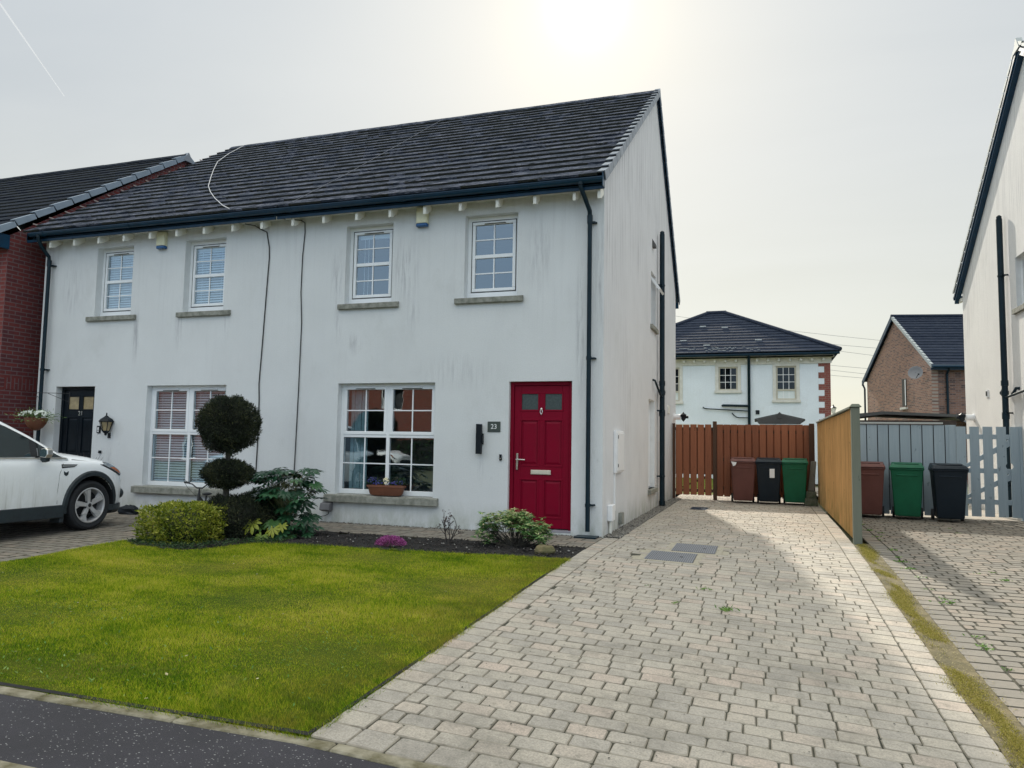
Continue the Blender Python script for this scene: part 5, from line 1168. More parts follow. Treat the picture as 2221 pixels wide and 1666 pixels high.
# ================================================================== BINS
def bin_tree(body, name='wheelie_bin'):
    r = thing(name, '', 'wheelie bin'); m = body
    b = MB()
    def ring(w, d, z, yo=0): return [(-w, -d+yo, z), (w, -d+yo, z), (w, d+yo, z), (-w, d+yo, z)]
    secs = [ring(.205,.22,.06), ring(.215,.235,.10), ring(.262,.315,.86), ring(.272,.325,.905)]
    vs = [v for s_ in secs for v in s_]; fs = [(3,2,1,0)]
    for i in range(3):
        for k_ in range(4): fs.append((i*4+k_, i*4+(k_+1)%4, (i+1)*4+(k_+1)%4, (i+1)*4+k_))
    b.add(vs, fs); 
    b.box(-.288,.288,-.345,.345,.905,.945); b.build('body', m, r, bevel=.022, seg=3, origin=(0,0,0), smooth=True)
    b = MB(); b.box(-.17,.17,-.325,-.300,.80,.83); b.hexa([(-.12,-.262,.20),(.12,-.262,.20),(.12,-.25,.20),(-.12,-.25,.20),(-.12,-.285,.40),(.12,-.285,.40),(.12,-.27,.40),(-.12,-.27,.40)]) if False else None
    b.build('front_lip', m, r, bevel=.008, origin=(0,0,0))
    b = MB(); b.hexa([(-.29,-.365,.947),(.29,-.365,.947),(.285,.345,.947),(-.285,.345,.947),(-.25,-.315,1.005),(.25,-.315,1.005),(.255,.33,1.04),(-.255,.33,1.04)])
    b.box(-.20,.20,-.25,.24,1.012,1.03); b.build('lid', m, r, bevel=.018, seg=3, origin=(0,0,0), smooth=True)
    b = MB(); b.tube([(-.24,.40,.99),(.24,.40,.99)], .014, 8); 
    for x in (-.22,-.08,.08,.22): b.box(x-.015,x+.015,.33,.41,.955,.995)
    b.build('handle', m, r, origin=(0,0,0))
    for s_ in (-1, 1):
        b = MB(); b.lathe([(.03,-.02),(.10,-.022),(.10,.022),(.03,.02)], (s_*.235, .27, .10), 16, axis='x'); b.build('wheel', M['gasket'], r, origin=(0,0,0), smooth=True)
    b = MB(); b.tube([(-.22,.27,.10),(.22,.27,.10)], .012, 6); b.build('axle', M['gasket'], r, origin=(0,0,0))
    return r
def plastic(name, c): return mat(name, c, .5, spec=.3, c2=tuple(x*.72 for x in c), scale=3, bump=.06, bscale=50, rs=5)
M['binbrown'] = plastic('brown_bin_plastic', (.16,.065,.055)); M['binblack'] = plastic('blue_black_bin_plastic', (.008,.017,.028)); M['bingreen'] = plastic('green_bin_plastic', (.010,.13,.065))
protos = {}; placed = {}
for k_, m_ in (('brown','binbrown'), ('black','binblack'), ('green','bingreen')): protos[k_] = bin_tree(M[m_])
used = set()
for (k_, x, y, rz_, lab) in (('brown', 1.68, 7.72, 3, 'brown wheelie bin leftmost of the three against the brown fence'), ('black', 2.24, 7.70, 0, 'blue-black wheelie bin with a white label, in the middle by the brown fence'), ('green', 2.80, 7.72, -3, 'green wheelie bin next to the timber offcuts by the brown fence'),
    ('brown', 4.02, 5.30, -7, 'brown wheelie bin half hidden behind the grey fence post'), ('green', 4.66, 5.25, -9, 'green wheelie bin between the brown and black ones at the blue-grey fence'), ('black', 5.30, 5.05, -5, 'blue-black wheelie bin rightmost, beside the picket gate')):
    o = protos[k_] if k_ not in used else copy_tree(protos[k_]); used.add(k_)
    o.location = (x, y, gz(x, y)); o.rotation_euler = (0, 0, R(rz_)); o['label'] = lab; o['group'] = 'wheelie bins'; o['category'] = 'wheelie bin'
    placed[(k_, x < 3)] = o
for (k_, m_) in (('black', 0), ('brown', 0)):
    o = placed[(k_, True)]; x = 0
    if k_ == 'black' and x < 3:
        b = MB(); b.prism([(.02,-.308,.60),(.125,-.308,.60),(.125,-.325,.80),(.02,-.325,.80)], (0,-.003,0)); b.build('label_sticker', M['white'], o, origin=(0,0,0))
    if k_ == 'brown' and x < 3:
        b = MB(); b.prism([(-.26,-.352,.945),(-.14,-.352,.93),(-.17,-.352,.86),(-.22,-.352,.84)], (0,-.004,0)); b.build('torn_sticker', M['white'], o, origin=(0,0,0))
# timber offcut standing on blocks by the bins
t = thing('timber_offcut', 'weathered timber post leaning on the fence beside the green bin', 'timber', (3.17, 7.75, .3)); M['greywood'] = wood_mat('weathered_wood', (.20,.19,.16), (.11,.105,.09))
b = MB(); b.hexa([(3.06,7.62,.33),(3.20,7.62,.33),(3.20,7.72,.33),(3.06,7.72,.33),(3.15,7.78,.98),(3.26,7.78,.98),(3.26,7.86,.98),(3.15,7.86,.98)]); b.build('post', M['greywood'], t, bevel=.006)
for (dims, lab) in (((2.99,3.25,7.45,7.75,.0,.17), 'mossy concrete block at the bottom of the little stack by the green bin'), ((3.02,3.23,7.47,7.73,.172,.32), 'mossy concrete block on top of the little stack by the green bin')):
    t = thing('concrete_block', lab, 'block', (dims[0], dims[2], dims[4]), 'concrete blocks beside the bins'); b = MB(); b.box(*dims); b.build('block', mat('mossy_block', (.13,.13,.10), .95, c2=(.05,.07,.035), scale=12, bump=.7), t, bevel=.012)
# manhole covers
def tread(name):
    m, nt, b = newmat(name); k = N(nt); P = k.n('ShaderNodeNewGeometry').outputs['Position']; X, Y, Z = k.sep(P)
    u = k.math('ADD', X, Y); v = k.math('SUBTRACT', X, Y)
    a = k.math('MULTIPLY', k.math('SINE', k.math('MULTIPLY', u, 130)), k.math('SINE', k.math('MULTIPLY', v, 130)))
    f = k.mr(a, -.1, .35); c = k.mix(f, (.09,.10,.12), (.36,.38,.42)); k.l(c, b.inputs['Base Color']); b.inputs['Roughness'].default_value = .45; b.inputs['Metallic'].default_value = .55
    k.bump(f, .8, .006, b); return m
M['tread'] = tread('galvanised_tread')
def drape(b, z): b.v = b.v[:8*(len(b.v) > 32)]+[(u_, v_, w_+gz(u_, v_)-z) for u_, v_, w_ in b.v[8*(len(b.v) > 32):]]
for key, lab in (('a', 'metal tread-plate drain cover nearer the camera'), ('b', 'metal tread-plate drain cover further from the camera')):
    x0, x1, y0, y1 = BX[key]; z = gz((x0+x1)/2, (y0+y1)/2); t = thing('drain_cover', lab, 'drain cover', ((x0+x1)/2, (y0+y1)/2, z), 'drain covers in the drive')
    b = MB(); q = .075; cs_ = [(x0-.16, y0-.058), (x1+.16, y0-.058), (x1+.16, y1+.058), (x0-.16, y1+.058)]; b.hexa([(u_, v_, gz(u_, v_)-.06) for u_, v_ in cs_]+[(u_, v_, gz(u_, v_)-.0065) for u_, v_ in cs_])
    b.box(x0-q, x1+q, y0-q, y0, z-.03, z-.001); b.box(x0-q, x1+q, y1, y1+q, z-.03, z-.001); b.box(x0-q, x0, y0, y1, z-.03, z-.001); b.box(x1, x1+q, y0, y1, z-.03, z-.001); drape(b, z); b.build('surround', mat('mortar_surround', (.36,.33,.26), .9, var=.2, scale=20, bump=.5), t)
    b = MB(); b.box(x0+.004, x1-.004, y0+.004, y1-.004, z-.02, z+.003); drape(b, z); b.build('lid', M['tread'], t)
    b = MB(); b.box((x0+x1)/2+.1, (x0+x1)/2+.14, (y0+y1)/2-.02, (y0+y1)/2+.02, z+.0005, z+.005); drape(b, z); b.build('keyhole', M['gasket'], t)
t = thing('gully_grate', 'small dark drain grate in the drive near the brown gate', 'drain', (.9, 5.6, 0)); b = MB()
for i in range(6): b.box(.72, 1.02, 5.3+i*.09, 5.35+i*.09, .004, .012)
b.box(.70, 1.04, 5.28, 5.84, -.002, .004); b.build('grate', M['gutter'], t)
# ================================================================== PLANTS
def fib(n):
    i = np.arange(n)+.5; ph = np.arccos(1-2*i/n); th = np.pi*(1+5**.5)*i
    return np.stack([np.cos(th)*np.sin(ph), np.sin(th)*np.sin(ph), np.cos(ph)], 1)
def clipped_ball(name, c, r, n, m, parent, L=(.02,.04), W=.004, core=.82, box=False, zmin=None, rough=.06, out=.8):
    c = np.array(c); r = np.array(r); U = RNG.normal(size=(n,3)); U /= np.linalg.norm(U, axis=1, keepdims=True)
    if box: U = U/np.maximum(np.abs(U).max(1, keepdims=True), 1e-6)*.5+U*.5; 
    lump = 1+.10*np.sin(U[:,0]*7+U[:,2]*3+1)*np.sin(U[:,1]*6-U[:,2]*4)+.055*np.sin(U[:,0]*17)*np.sin(U[:,2]*19+U[:,1]*11)
    rad = lump*(1-np.abs(RNG.normal(0, rough, n))+.02)
    P = c+U*r*rad[:,None]
    D = U*out+RNG.normal(0, .55, (n,3)); D[:,2] += .25
    if zmin is not None: ok = P[:,2] > zmin; P, D = P[ok], D[ok]
    n = len(P); V, F = leaf_quads(P, D, RNG.uniform(*L, n), W*RNG.uniform(.7, 1.3, n))
    rnd = np.clip(RNG.random(n)*.75+.25*(np.sin(P[:,0]*13+P[:,2]*9)*np.sin(P[:,1]*12+2)), 0, 1)
    # loose shoots standing out of the outline
    k_ = n//45; Us = RNG.normal(size=(k_,3)); Us /= np.linalg.norm(Us, axis=1, keepdims=True); Us[:,2] = np.abs(Us[:,2])*.9+.02
    if box: Us = Us/np.maximum(np.abs(Us).max(1, keepdims=True), 1e-6)*.5+Us*.5
    Ps = np.repeat(c+Us*r*.97, 5, 0)+RNG.normal(0, .008, (k_*5,3))+np.repeat(Us, 5, 0)*RNG.uniform(0, .045, (k_*5,1)); Ds = np.repeat(Us, 5, 0)+RNG.normal(0, .5, (k_*5,3))
    V2, F2 = leaf_quads(Ps, Ds, RNG.uniform(*L, k_*5)*1.1, W); V = np.concatenate([V, V2]); F = np.concatenate([F, F2+len(V)-len(V2)]); rnd = np.concatenate([rnd, RNG.random(k_*5)])
    ob = np_mesh(name, V, F, m, parent, rnd=rnd)
    return ob
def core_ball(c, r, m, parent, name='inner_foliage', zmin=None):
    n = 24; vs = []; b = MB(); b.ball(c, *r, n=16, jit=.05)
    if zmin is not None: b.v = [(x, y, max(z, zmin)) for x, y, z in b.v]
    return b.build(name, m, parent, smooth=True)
M['juniper'] = leaf_mat('dark_juniper_needle', [(0, (.010,.014,.010)), (.45, (.022,.034,.018)), (.75, (.055,.065,.028)), (.9, (.09,.085,.040)), (1, (.12,.14,.055))], .7, .1)
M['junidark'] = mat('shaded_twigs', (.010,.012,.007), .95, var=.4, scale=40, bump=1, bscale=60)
M['golden'] = leaf_mat('golden_leaf', [(0, (.09,.14,.015)), (.4, (.25,.30,.03)), (.75, (.46,.45,.07)), (1, (.62,.60,.16))], .4, .3)
M['goldin'] = mat('inner_twigs', (.035,.045,.012), .95, var=.4, scale=30, bump=1)
gz0 = gz(-4.8, -1.9)
t = thing('topiary_tree', 'dark cloud-pruned topiary with a big ball over a smaller one in the flower bed', 'topiary', (-4.80, -1.9, gz0))
b = MB(); b.tube([(-4.80,-1.9,gz0-.02),(-4.79,-1.9,.5),(-4.80,-1.895,.8),(-4.785,-1.9,1.05),(-4.79,-1.9,1.3)], [.05,.042,.038,.036,.03], 10); b.build('trunk', M['trunk'], t, smooth=True)
for (c, r, n_) in (((-4.80,-1.9,1.475),(.385,.38,.38),20000), ((-4.785,-1.9,.805),(.315,.31,.185),11000), ((-4.68,-1.84,.19),(.56,.46,.32),21000)):
    o = clipped_ball('crown', c, r, n_, M['juniper'], t, (.025,.05), .0045, zmin=gz0+.01, rough=.10); o2 = core_ball(c, tuple(q*.88 for q in r), M['junidark'], o, zmin=gz0+.01)
# twigs poking from the middle crown
b = MB()
for i in range(9):
    a = random.uniform(0, 6.28); p = Vector((-4.785+.36*math.cos(a), -1.9+.34*math.sin(a), .74)); b.tube([p, p+Vector((math.cos(a)*.08, math.sin(a)*.08, -.03)), p+Vector((math.cos(a)*.15, math.sin(a)*.15, random.uniform(-.05,.05)))], [.003,.002,.001], 4)
b.build('loose_twigs', M['trunk'], t)
t = thing('golden_shrub', 'low clipped yellow-green variegated shrub at the left end of the flower bed', 'shrub', (-4.98, -2.45, gz(-5,-2.4)))
o = clipped_ball('foliage', (-4.98,-2.45,.155), (.47,.42,.275), 13000, M['golden'], t, (.022,.040), .0095, box=True, zmin=-.03, rough=.06, out=.6); core_ball((-4.98,-2.45,.14), (.39,.35,.23), M['goldin'], o, zmin=-.03)
M['hebe'] = leaf_mat('mid_green_leaf', [(0, (.012,.035,.012)), (.6, (.03,.075,.025)), (1, (.07,.13,.04))], .4, .2)
t = thing('green_shrub', 'low mid-green shrub between the topiary and the big-leaved plant', 'shrub', (-4.5, -1.45, gz(-4.5,-1.45)))
o = clipped_ball('foliage', (-4.50,-1.42,.28), (.42,.36,.30), 7000, M['hebe'], t, (.025,.045), .006, zmin=0, rough=.09); core_ball((-4.50,-1.42,.25), (.32,.28,.25), M['goldin'], o, zmin=0)
# ground ivy under the topiary
n = 2600; X = RNG.uniform(-5.45, -3.7, n); Y = np.array([bed_front(x) for x in X])+np.abs(RNG.normal(0, .35, n)); P = np.stack([X, Y, gz_np(X, Y)+RNG.uniform(0, .05, n)], 1); a = RNG.uniform(0, 6.28, n)
V, F = leaf_quads(P, np.stack([np.cos(a), np.sin(a), RNG.uniform(0, .7, n)], 1), RNG.uniform(.015, .035, n), .007)
o = np_mesh('ground_cover', V, F, M['hebe']); o['kind'] = 'stuff'
# fatsia: palmate leaves
def palmate(P, D, N_, size, lobes=8, rnd=.5):
    D = D.normalized(); N_ = (N_-D*N_.dot(D)).normalized(); S = D.cross(N_).normalized(); vs = []; fs = []
    for i in range(lobes):
        a = math.radians(-125+250*i/(lobes-1)); ln = size*(1-.38*abs(a)/2.2)
        d = D*math.cos(a)+S*math.sin(a); s = S*math.cos(a)-D*math.sin(a); w = ln*.17; dr = -N_
        n0 = len(vs); vs += [P, P+d*ln*.35+s*w*.55+dr*ln*.01, P+d*ln*.62+s*w+dr*ln*.07, P+d*ln*.85+s*w*.6+dr*ln*.14, P+d*ln+dr*ln*.22, P+d*ln*.85-s*w*.6+dr*ln*.14, P+d*ln*.62-s*w+dr*ln*.07, P+d*ln*.35-s*w*.55+dr*ln*.01, P+d*ln*.6-N_*ln*.015]
        fs += [(n0,n0+1,n0+2,n0+8),(n0+8,n0+2,n0+3,n0+4),(n0,n0+8,n0+6,n0+7),(n0+8,n0+4,n0+5,n0+6)]
    return vs, fs
M['fatsia'] = leaf_mat('glossy_palmate_leaf', [(0, (.008,.035,.018)), (.5, (.016,.065,.030)), (.8, (.03,.10,.04)), (1, (.10,.17,.035))], .28, .12)
M['fatsiay'] = leaf_mat('yellowing_palmate_leaf', [(0, (.16,.26,.04)), (1, (.36,.38,.05))], .35, .3)
t = thing('fatsia_shrub', 'large dark green shrub with hand-shaped leaves, yellowing low down', 'shrub', (-4.07, -1.52, gz(-4.07,-1.52)))
fb = MB(); st = MB(); fy = MB(); base = Vector((-4.07,-1.52,-.02))
cnt = 0
for i in range(150):
    u = random.uniform(0, 1); a = random.uniform(0, 2*math.pi); z = .06+.84*random.random()**.8; rr = .50*math.sqrt(max(0.05, 1-((z-.42)/.62)**2))*random.uniform(.35, 1.0)
    p = Vector((base.x+rr*math.cos(a), base.y+rr*.92*math.sin(a), z))
    d = Vector((math.cos(a), math.sin(a), random.uniform(-.55, .15))); nrm_ = Vector((random.uniform(-.3,.3), random.uniform(-.5,.1), 1))+Vector((math.cos(a), math.sin(a), 0))*.5
    vs, fs = palmate(p, d, nrm_, random.uniform(.13, .20), random.choice([7,8,9])); fb.add(vs, fs, 0, random.random()*.9)
    st.tube([p, p-d*.05+Vector((0,0,-.04)), Vector((base.x+rr*.35*math.cos(a), base.y+rr*.35*math.sin(a), max(.0, z-.22)))], [.003,.003,.004], 4)
for (x, z, y, s) in ((-4.23,.20,-2.06,.19), (-3.93,.13,-2.02,.15), (-4.03,.04,-2.12,.15), (-3.84,.17,-1.96,.12)):
    vs, fs = palmate(Vector((x,y,z)), Vector((random.uniform(-.2,.2),-.5,-.65)), Vector((.05,-1,.55)), s, 8); fy.add(vs, fs, 0, random.random())
for i in range(22):
    a = random.uniform(-2.9, -.2); rr = random.uniform(.38,.5); p = Vector((base.x+rr*math.cos(a), base.y+rr*math.sin(a), random.uniform(.02,.2))); vs, fs = palmate(p, Vector((math.cos(a), math.sin(a), -.3)), Vector((0,-.4,1)), random.uniform(.10,.15), 7); fb.add(vs, fs, 0, .55+.4*random.random())
for i in range(7):
    a = i*.9; st.tube([base, base+Vector((.05*math.cos(a), .05*math.sin(a), .25)), base+Vector((.16*math.cos(a), .16*math.sin(a), .6))], [.014,.011,.007], 6)
fb.build('foliage', M['fatsia'], t); fy.build('yellow_leaf', M['fatsiay'], t); st.build('stem', mat('green_stem', (.12,.13,.06), .8, var=.2), t)
# variegated pieris
M['pieris'] = leaf_mat('variegated_leaf', [(0, (.04,.13,.045)), (.45, (.10,.24,.07)), (.68, (.38,.46,.18)), (.9, (.62,.62,.34)), (1, (.66,.52,.34))], .4, .25)
M['bloom'] = leaf_mat('cream_bud', [(0, (.62,.58,.40)), (1, (.72,.50,.40))], .6, .2)
t = thing('pieris_shrub', 'small branching shrub with variegated cream and pink-tipped leaves before the red door', 'shrub', (-.88, -1.18, gz(-.88,-1.18)))
P0 = Vector((-.84,-1.32,-.02)); br = MB(); LP = []; LD = []; LR = []; BP = []; BD = []
tips = []
for i in range(105):
    fx = random.uniform(-1, 1); fy_ = random.uniform(-1, 1)
    x = -.87+fx*.42; y = -1.3+fy_*.22
    if fx < -.45 and random.random() < .45: z = random.uniform(.05, .22)
    elif fx > .5 and random.random() < .3: z = random.uniform(.06, .2)
    else: z = .435-.10*max(0, fx)-.06*abs(fx)-.05*abs(fy_)+random.uniform(-.16, .02)
    tips.append(Vector((x, y, z)))
for tp in tips:
    mid = P0.lerp(tp, .5)+Vector((random.uniform(-.04,.04), random.uniform(-.03,.03), -.03)); br.tube([P0+Vector((random.uniform(-.05,.05),random.uniform(-.03,.03),0)), mid, tp], [.007,.004,.002], 5)
    for w in range(5):
        c = tp+Vector((random.gauss(0,.035), random.gauss(0,.035), random.gauss(0,.025)))
        for q in range(10):
            a = q*.63+random.uniform(-.2,.2); LP.append(c); LD.append((math.cos(a), math.sin(a), random.uniform(-.55,.35))); LR.append(min(1, max(0, random.gauss(.35+.9*(tp.z-.1), .2))))
    if random.random() < .62:
        for q in range(16): BP.append(tp+Vector((random.gauss(0,.022),random.gauss(0,.02)-.02,random.gauss(0,.02)+.015))); BD.append((random.gauss(0,1),random.gauss(0,1),random.gauss(0,.7)))
V, F = leaf_quads(np.array([tuple(p) for p in LP]), np.array(LD), RNG.uniform(.045,.075,len(LP)), .0105, Nrm=np.tile([0,0,1.],(len(LP),1))+RNG.normal(0,.3,(len(LP),3))); np_mesh('foliage', V, F, M['pieris'], t, rnd=np.array(LR))
V, F = leaf_quads(np.array([tuple(p) for p in BP]), np.array(BD), RNG.uniform(.010,.02,len(BP)), .004); np_mesh('blossom', V, F, M['bloom'], t)
br.build('branches', M['trunk'], t)
# bare rose
t = thing('rose_bush', 'thin bare rose stems with dark buds in the bed right of the wide window', 'rose bush', (-1.72,-1.40,-.01)); br = MB(); LP = []; LD = []
def twig(p, d, L, r_, depth):
    pts = [p]; q = Vector(p); dd = Vector(d).normalized()
    for i in range(4): dd = (dd+Vector((random.gauss(0,.14),random.gauss(0,.12),.05))).normalized(); q = q+dd*L/4; pts.append(q.copy())
    br.tube(pts, [r_*(1-.12*i) for i in range(5)], 5)
    if depth: 
        for k_ in range(random.choice([2,3])): twig(pts[random.choice([2,3,4])], dd+Vector((random.gauss(0,.6),random.gauss(0,.4),random.gauss(.1,.25))), L*.55, r_*.6, depth-1)
    else:
        for k_ in range(random.randint(2,7)): LP.append(tuple(q+Vector((random.gauss(0,.012),random.gauss(0,.012),random.gauss(0,.012))))); LD.append((random.gauss(0,1),random.gauss(0,1),random.gauss(0,1)))
random.seed(21)
for d, L in (((.0,0,1),.34), ((.12,-.05,1),.24), ((-.5,0,1),.18), ((.5,.1,1),.17), ((-.25,.1,1),.20), ((.25,.0,1),.28)): twig((-1.72+random.uniform(-.02,.02),-1.40,-.03), d, L, .008, 2)
br.build('stems', M['twig'], t); M['rosel'] = leaf_mat('dark_red_leaf', [(0, (.03,.012,.012)), (1, (.07,.03,.025))], .6, .1)
V, F = leaf_quads(np.array(LP), np.array(LD), RNG.uniform(.015,.03,len(LP)), .006); np_mesh('leaf_buds', V, F, M['rosel'], t)
random.seed(5)
# heather
M['heather'] = leaf_mat('magenta_heather', [(0, (.06,.03,.05)), (.3, (.24,.03,.17)), (.7, (.48,.09,.36)), (1, (.72,.28,.58))], .7, .2)
t = thing('heather_clump', 'low mound of bright pink-purple flowers in the mulch bed', 'flowers', (-2.33,-1.80,0))
n = 5200; U = RNG.normal(size=(n,3)); U /= np.linalg.norm(U, axis=1, keepdims=True); U[:,2] = np.abs(U[:,2]); rr = RNG.uniform(.55,1.05,(n,1)); P = np.array([-2.33,-1.80,-.015])+U*np.array([.20,.15,.11])*rr
V, F = leaf_quads(P, U+RNG.normal(0,.5,(n,3))+np.array([0,0,.4]), RNG.uniform(.010,.020,n), .0035); o = np_mesh('flowers', V, F, M['heather'], t); core_ball((-2.33,-1.80,-.02), (.15,.11,.075), M['goldin'], t, 'foliage', zmin=-.02)
# edging rock
t = MB(); t.ball((-.34,-1.70,.02), .135, .11, .085, n=9, jit=.13); t.v = [(x, y, min(z, .085)) for x, y, z in t.v]; o = t.build('rock', mat('mossy_sandstone', (.20,.16,.085), .95, c2=(.07,.075,.03), scale=9, bump=.9, bscale=30), None, origin=(-.34,-1.70,0), bevel=.01); tag(o, 'mossy brown stone at the right end of the flower bed', 'rock')
# window trough
t = thing('window_box', 'brown plastic trough of small flowers on the sill of the wide window', 'window box', (-3.37,-.01,.452)); b = MB(); cx, cy = -3.37, -.005
def rr_ring(hw, hd, z, n=20, p=4): return [(cx+hw*math.copysign(abs(math.cos(a))**(2/p), math.cos(a)), cy+hd*math.copysign(abs(math.sin(a))**(2/p), math.sin(a)), z) for a in [2*math.pi*i/n for i in range(n)]]
secs = [rr_ring(.24,.055,.452), rr_ring(.27,.070,.475), rr_ring(.30,.085,.575), rr_ring(.30,.087,.58), rr_ring(.322,.095,.582), rr_ring(.322,.095,.607), rr_ring(.305,.083,.607), rr_ring(.29,.07,.57)]
vs = [v for s_ in secs for v in s_]; fs = [tuple(range(19,-1,-1))]+[(i*20+k_, i*20+(k_+1)%20, (i+1)*20+(k_+1)%20, (i+1)*20+k_) for i in range(7) for k_ in range(20)]+[tuple(range(140,160))]
b.add(vs, fs); b.build('trough', M['terra'], t, smooth=True)
M['pansy'] = leaf_mat('pansy', [(0, (.015,.01,.12)), (.6, (.04,.03,.28)), (1, (.20,.22,.52))], .6, .2); M['pansyw'] = leaf_mat('cream_flower', [(0, (.75,.68,.42)), (1, (.85,.82,.68))], .6, .2)
def posy(c, r, ng, nf, fm, fs_=.012, gm='hebe'):
    c = np.array(c); r = np.array(r); U = RNG.normal(size=(ng,3)); U[:,2] = np.abs(U[:,2]); P = c+U*r*.42; V, F = leaf_quads(P, U+np.array([0,0,.4]), RNG.uniform(.02,.035,ng), .006); np_mesh('leaves', V, F, M[gm], t)
    if nf:
        V_, F_, k0 = [], [], 0; U = RNG.normal(size=(nf,3)); U[:,2] = np.abs(U[:,2])+.3; U[:,1] -= .3; U /= np.linalg.norm(U, axis=1, keepdims=True)
        for i in range(nf):
            p = c+U[i]*r*RNG.uniform(.75,1.05); a = np.linspace(0, 2*np.pi, 6)[:5]; nrm_ = U[i]+np.array([0,-.6,.2]); nrm_ /= np.linalg.norm(nrm_); s1_ = np.cross(nrm_, [0,0,1.0]); s1_ /= np.linalg.norm(s1_); s2_ = np.cross(nrm_, s1_)
            D = np.outer(np.cos(a), s1_)+np.outer(np.sin(a), s2_)+nrm_*.15; V, F = leaf_quads(np.tile(p,(5,1)), D, fs_, fs_*.42, Nrm=np.tile(nrm_,(5,1))); V_.append(V); F_.append(F+k0); k0 += len(V)
        np_mesh('flowers', np.concatenate(V_), np.concatenate(F_), M[fm], t)
posy((-3.60,-.02,.62), (.09,.06,.11), 160, 26, 'pansy', .016); posy((-3.47,-.02,.61), (.07,.05,.07), 90, 18, 'pansy', .018); posy((-3.37,-.02,.62), (.06,.05,.10), 80, 26, 'pansyw', .020); posy((-3.25,-.02,.61), (.07,.05,.07), 60, 26, 'pansy', .018); posy((-3.12,-.02,.62), (.08,.06,.10), 200, 16, 'pansy', .012)
# hanging basket
t = thing('hanging_basket', 'brown hanging basket of white flowers beside the black front door', 'hanging basket', (-10.28,-.34,1.45)); bx, by = -10.28, -.34
b = MB(); b.lathe([(0,1.37),(.06,1.38),(.12,1.43),(.165,1.50),(.185,1.57),(.19,1.60),(.17,1.60),(.15,1.56)], (bx,by,0), 18); b.build('bowl', M['terra'], t, smooth=True)
b = MB()
for i in range(3):
    a = i*2.094+.4; b.tube([(bx+.18*math.cos(a), by+.18*math.sin(a), 1.59), (bx, by, 2.0)], .003, 4)
b.build('chain', M['cable'], t)
b = MB(); b.tube([(-9.90,-.01,2.06),(bx,by,2.055),(bx-.02,by-.02,2.03)], .006, 6); b.tube([(-9.90,-.012,1.90),(bx+.12,by+.1,2.05)], .005, 6); b.tube([(-9.90,-.012,1.86),(-9.90,-.012,2.09)], .009, 6); b.build('bracket', M['cable'], t)
M['whitefl'] = leaf_mat('white_flower', [(0, (.60,.68,.58)), (1, (.85,.88,.84))], .6, .2); M['lime'] = leaf_mat('fresh_leaf', [(0, (.05,.12,.03)), (.6, (.14,.26,.06)), (1, (.32,.42,.18))], .5, .25)
posy((bx,by,1.62), (.36,.26,.12), 700, 130, 'whitefl', .020, 'lime')
n = 200; P = np.array([bx,by,1.60])+RNG.normal(0,1,(n,3))*np.array([.17,.12,.02]); D = np.stack([np.sign(P[:,0]-bx)*RNG.uniform(.4,1,n), RNG.normal(0,.5,n), RNG.uniform(-.5,.3,n)],1); V, F = leaf_quads(P+D*.1, D, RNG.uniform(.03,.09,n), .006); np_mesh('trailing_leaves', V, F, M['lime'], t)
# spiky plant and dark pot at the black door, boots by the wall
t = thing('spiky_plant', 'spiky bronze-leaved plant beside the black front door', 'plant', (-8.95,-.42,0)); n = 46; a = RNG.uniform(0,6.28,n); D = np.stack([np.cos(a)*RNG.uniform(.3,1.0,n), np.sin(a)*.6, np.ones(n)],1); V, F = leaf_quads(np.tile([-8.95,-.42,.52],(n,1)), D, RNG.uniform(.35,.62,n), .008)
np_mesh('blades', V, F, leaf_mat('bronze_blade', [(0, (.03,.02,.03)), (1, (.10,.08,.07))], .4, .1), t); b = MB(); b.lathe([(.10,0),(.14,.45),(.155,.45),(.155,.5),(.13,.5),(.12,.46)], (-8.95,-.42,0), 16); b.build('pot', M['blacklamp'], t, smooth=True)
t = thing('boot_scraper', 'dark crumpled bag on the paving in front of the car nose', 'bag', (-7.95,-.42,0)); b = MB(); b.ball((-7.95,-.42,.04), .22,.12,.11, n=12, jit=.18); b.v = [(x,y,max(z,.003)) for x,y,z in b.v]; b.build('bag', M['blacklamp'], t, bevel=.01); t.name = 'plastic_bag'
# ================================================================== CHILD'S BICYCLE
t = thing('bicycle', 'small orange child bicycle parked behind the flower bed under the left wide window', 'bicycle', (-6.1,-.75,0)); M['orange'] = mat('orange_frame_paint', (.75,.13,.02), .35, var=.05, coat=.3)
def P_(u, z, w=0): # u along the bike (away from camera), w sideways
    d = Vector((-.35,.94,0)).normalized(); s = Vector((.94,.35,0)).normalized(); o = Vector((-6.05,-1.02,-.04)); return tuple(o+d*u+s*w+Vector((0,0,z)))
def wheel(u):
    c = Vector(P_(u,.17)); b = MB(); rr_ = .15; pts = []
    for i in range(25):
        a = 2*math.pi*i/24; pts.append(P_(u+rr_*math.cos(a), .175+rr_*math.sin(a)))
    b.tube(pts, .02, 8, cap=False); o = b.build('wheel', M['gasket'], t, smooth=True); b = MB()
    for i in range(10): a = 2*math.pi*i/10; b.tube([P_(u,.175), P_(u+rr_*math.cos(a), .175+rr_*math.sin(a))], .002, 4)
    b.tube([P_(u,.175,-.04),P_(u,.175,.04)], .015, 8); b.build('spokes', M['chrome'], o)
wheel(0); wheel(.58)
b = MB(); b.tube([P_(0,.175,.04),P_(.05,.33,.04),P_(.06,.36,0)], .012, 6); b.tube([P_(0,.175,-.04),P_(.05,.33,-.04),P_(.06,.36,0)], .012, 6); b.build('fork', M['orange'], t)
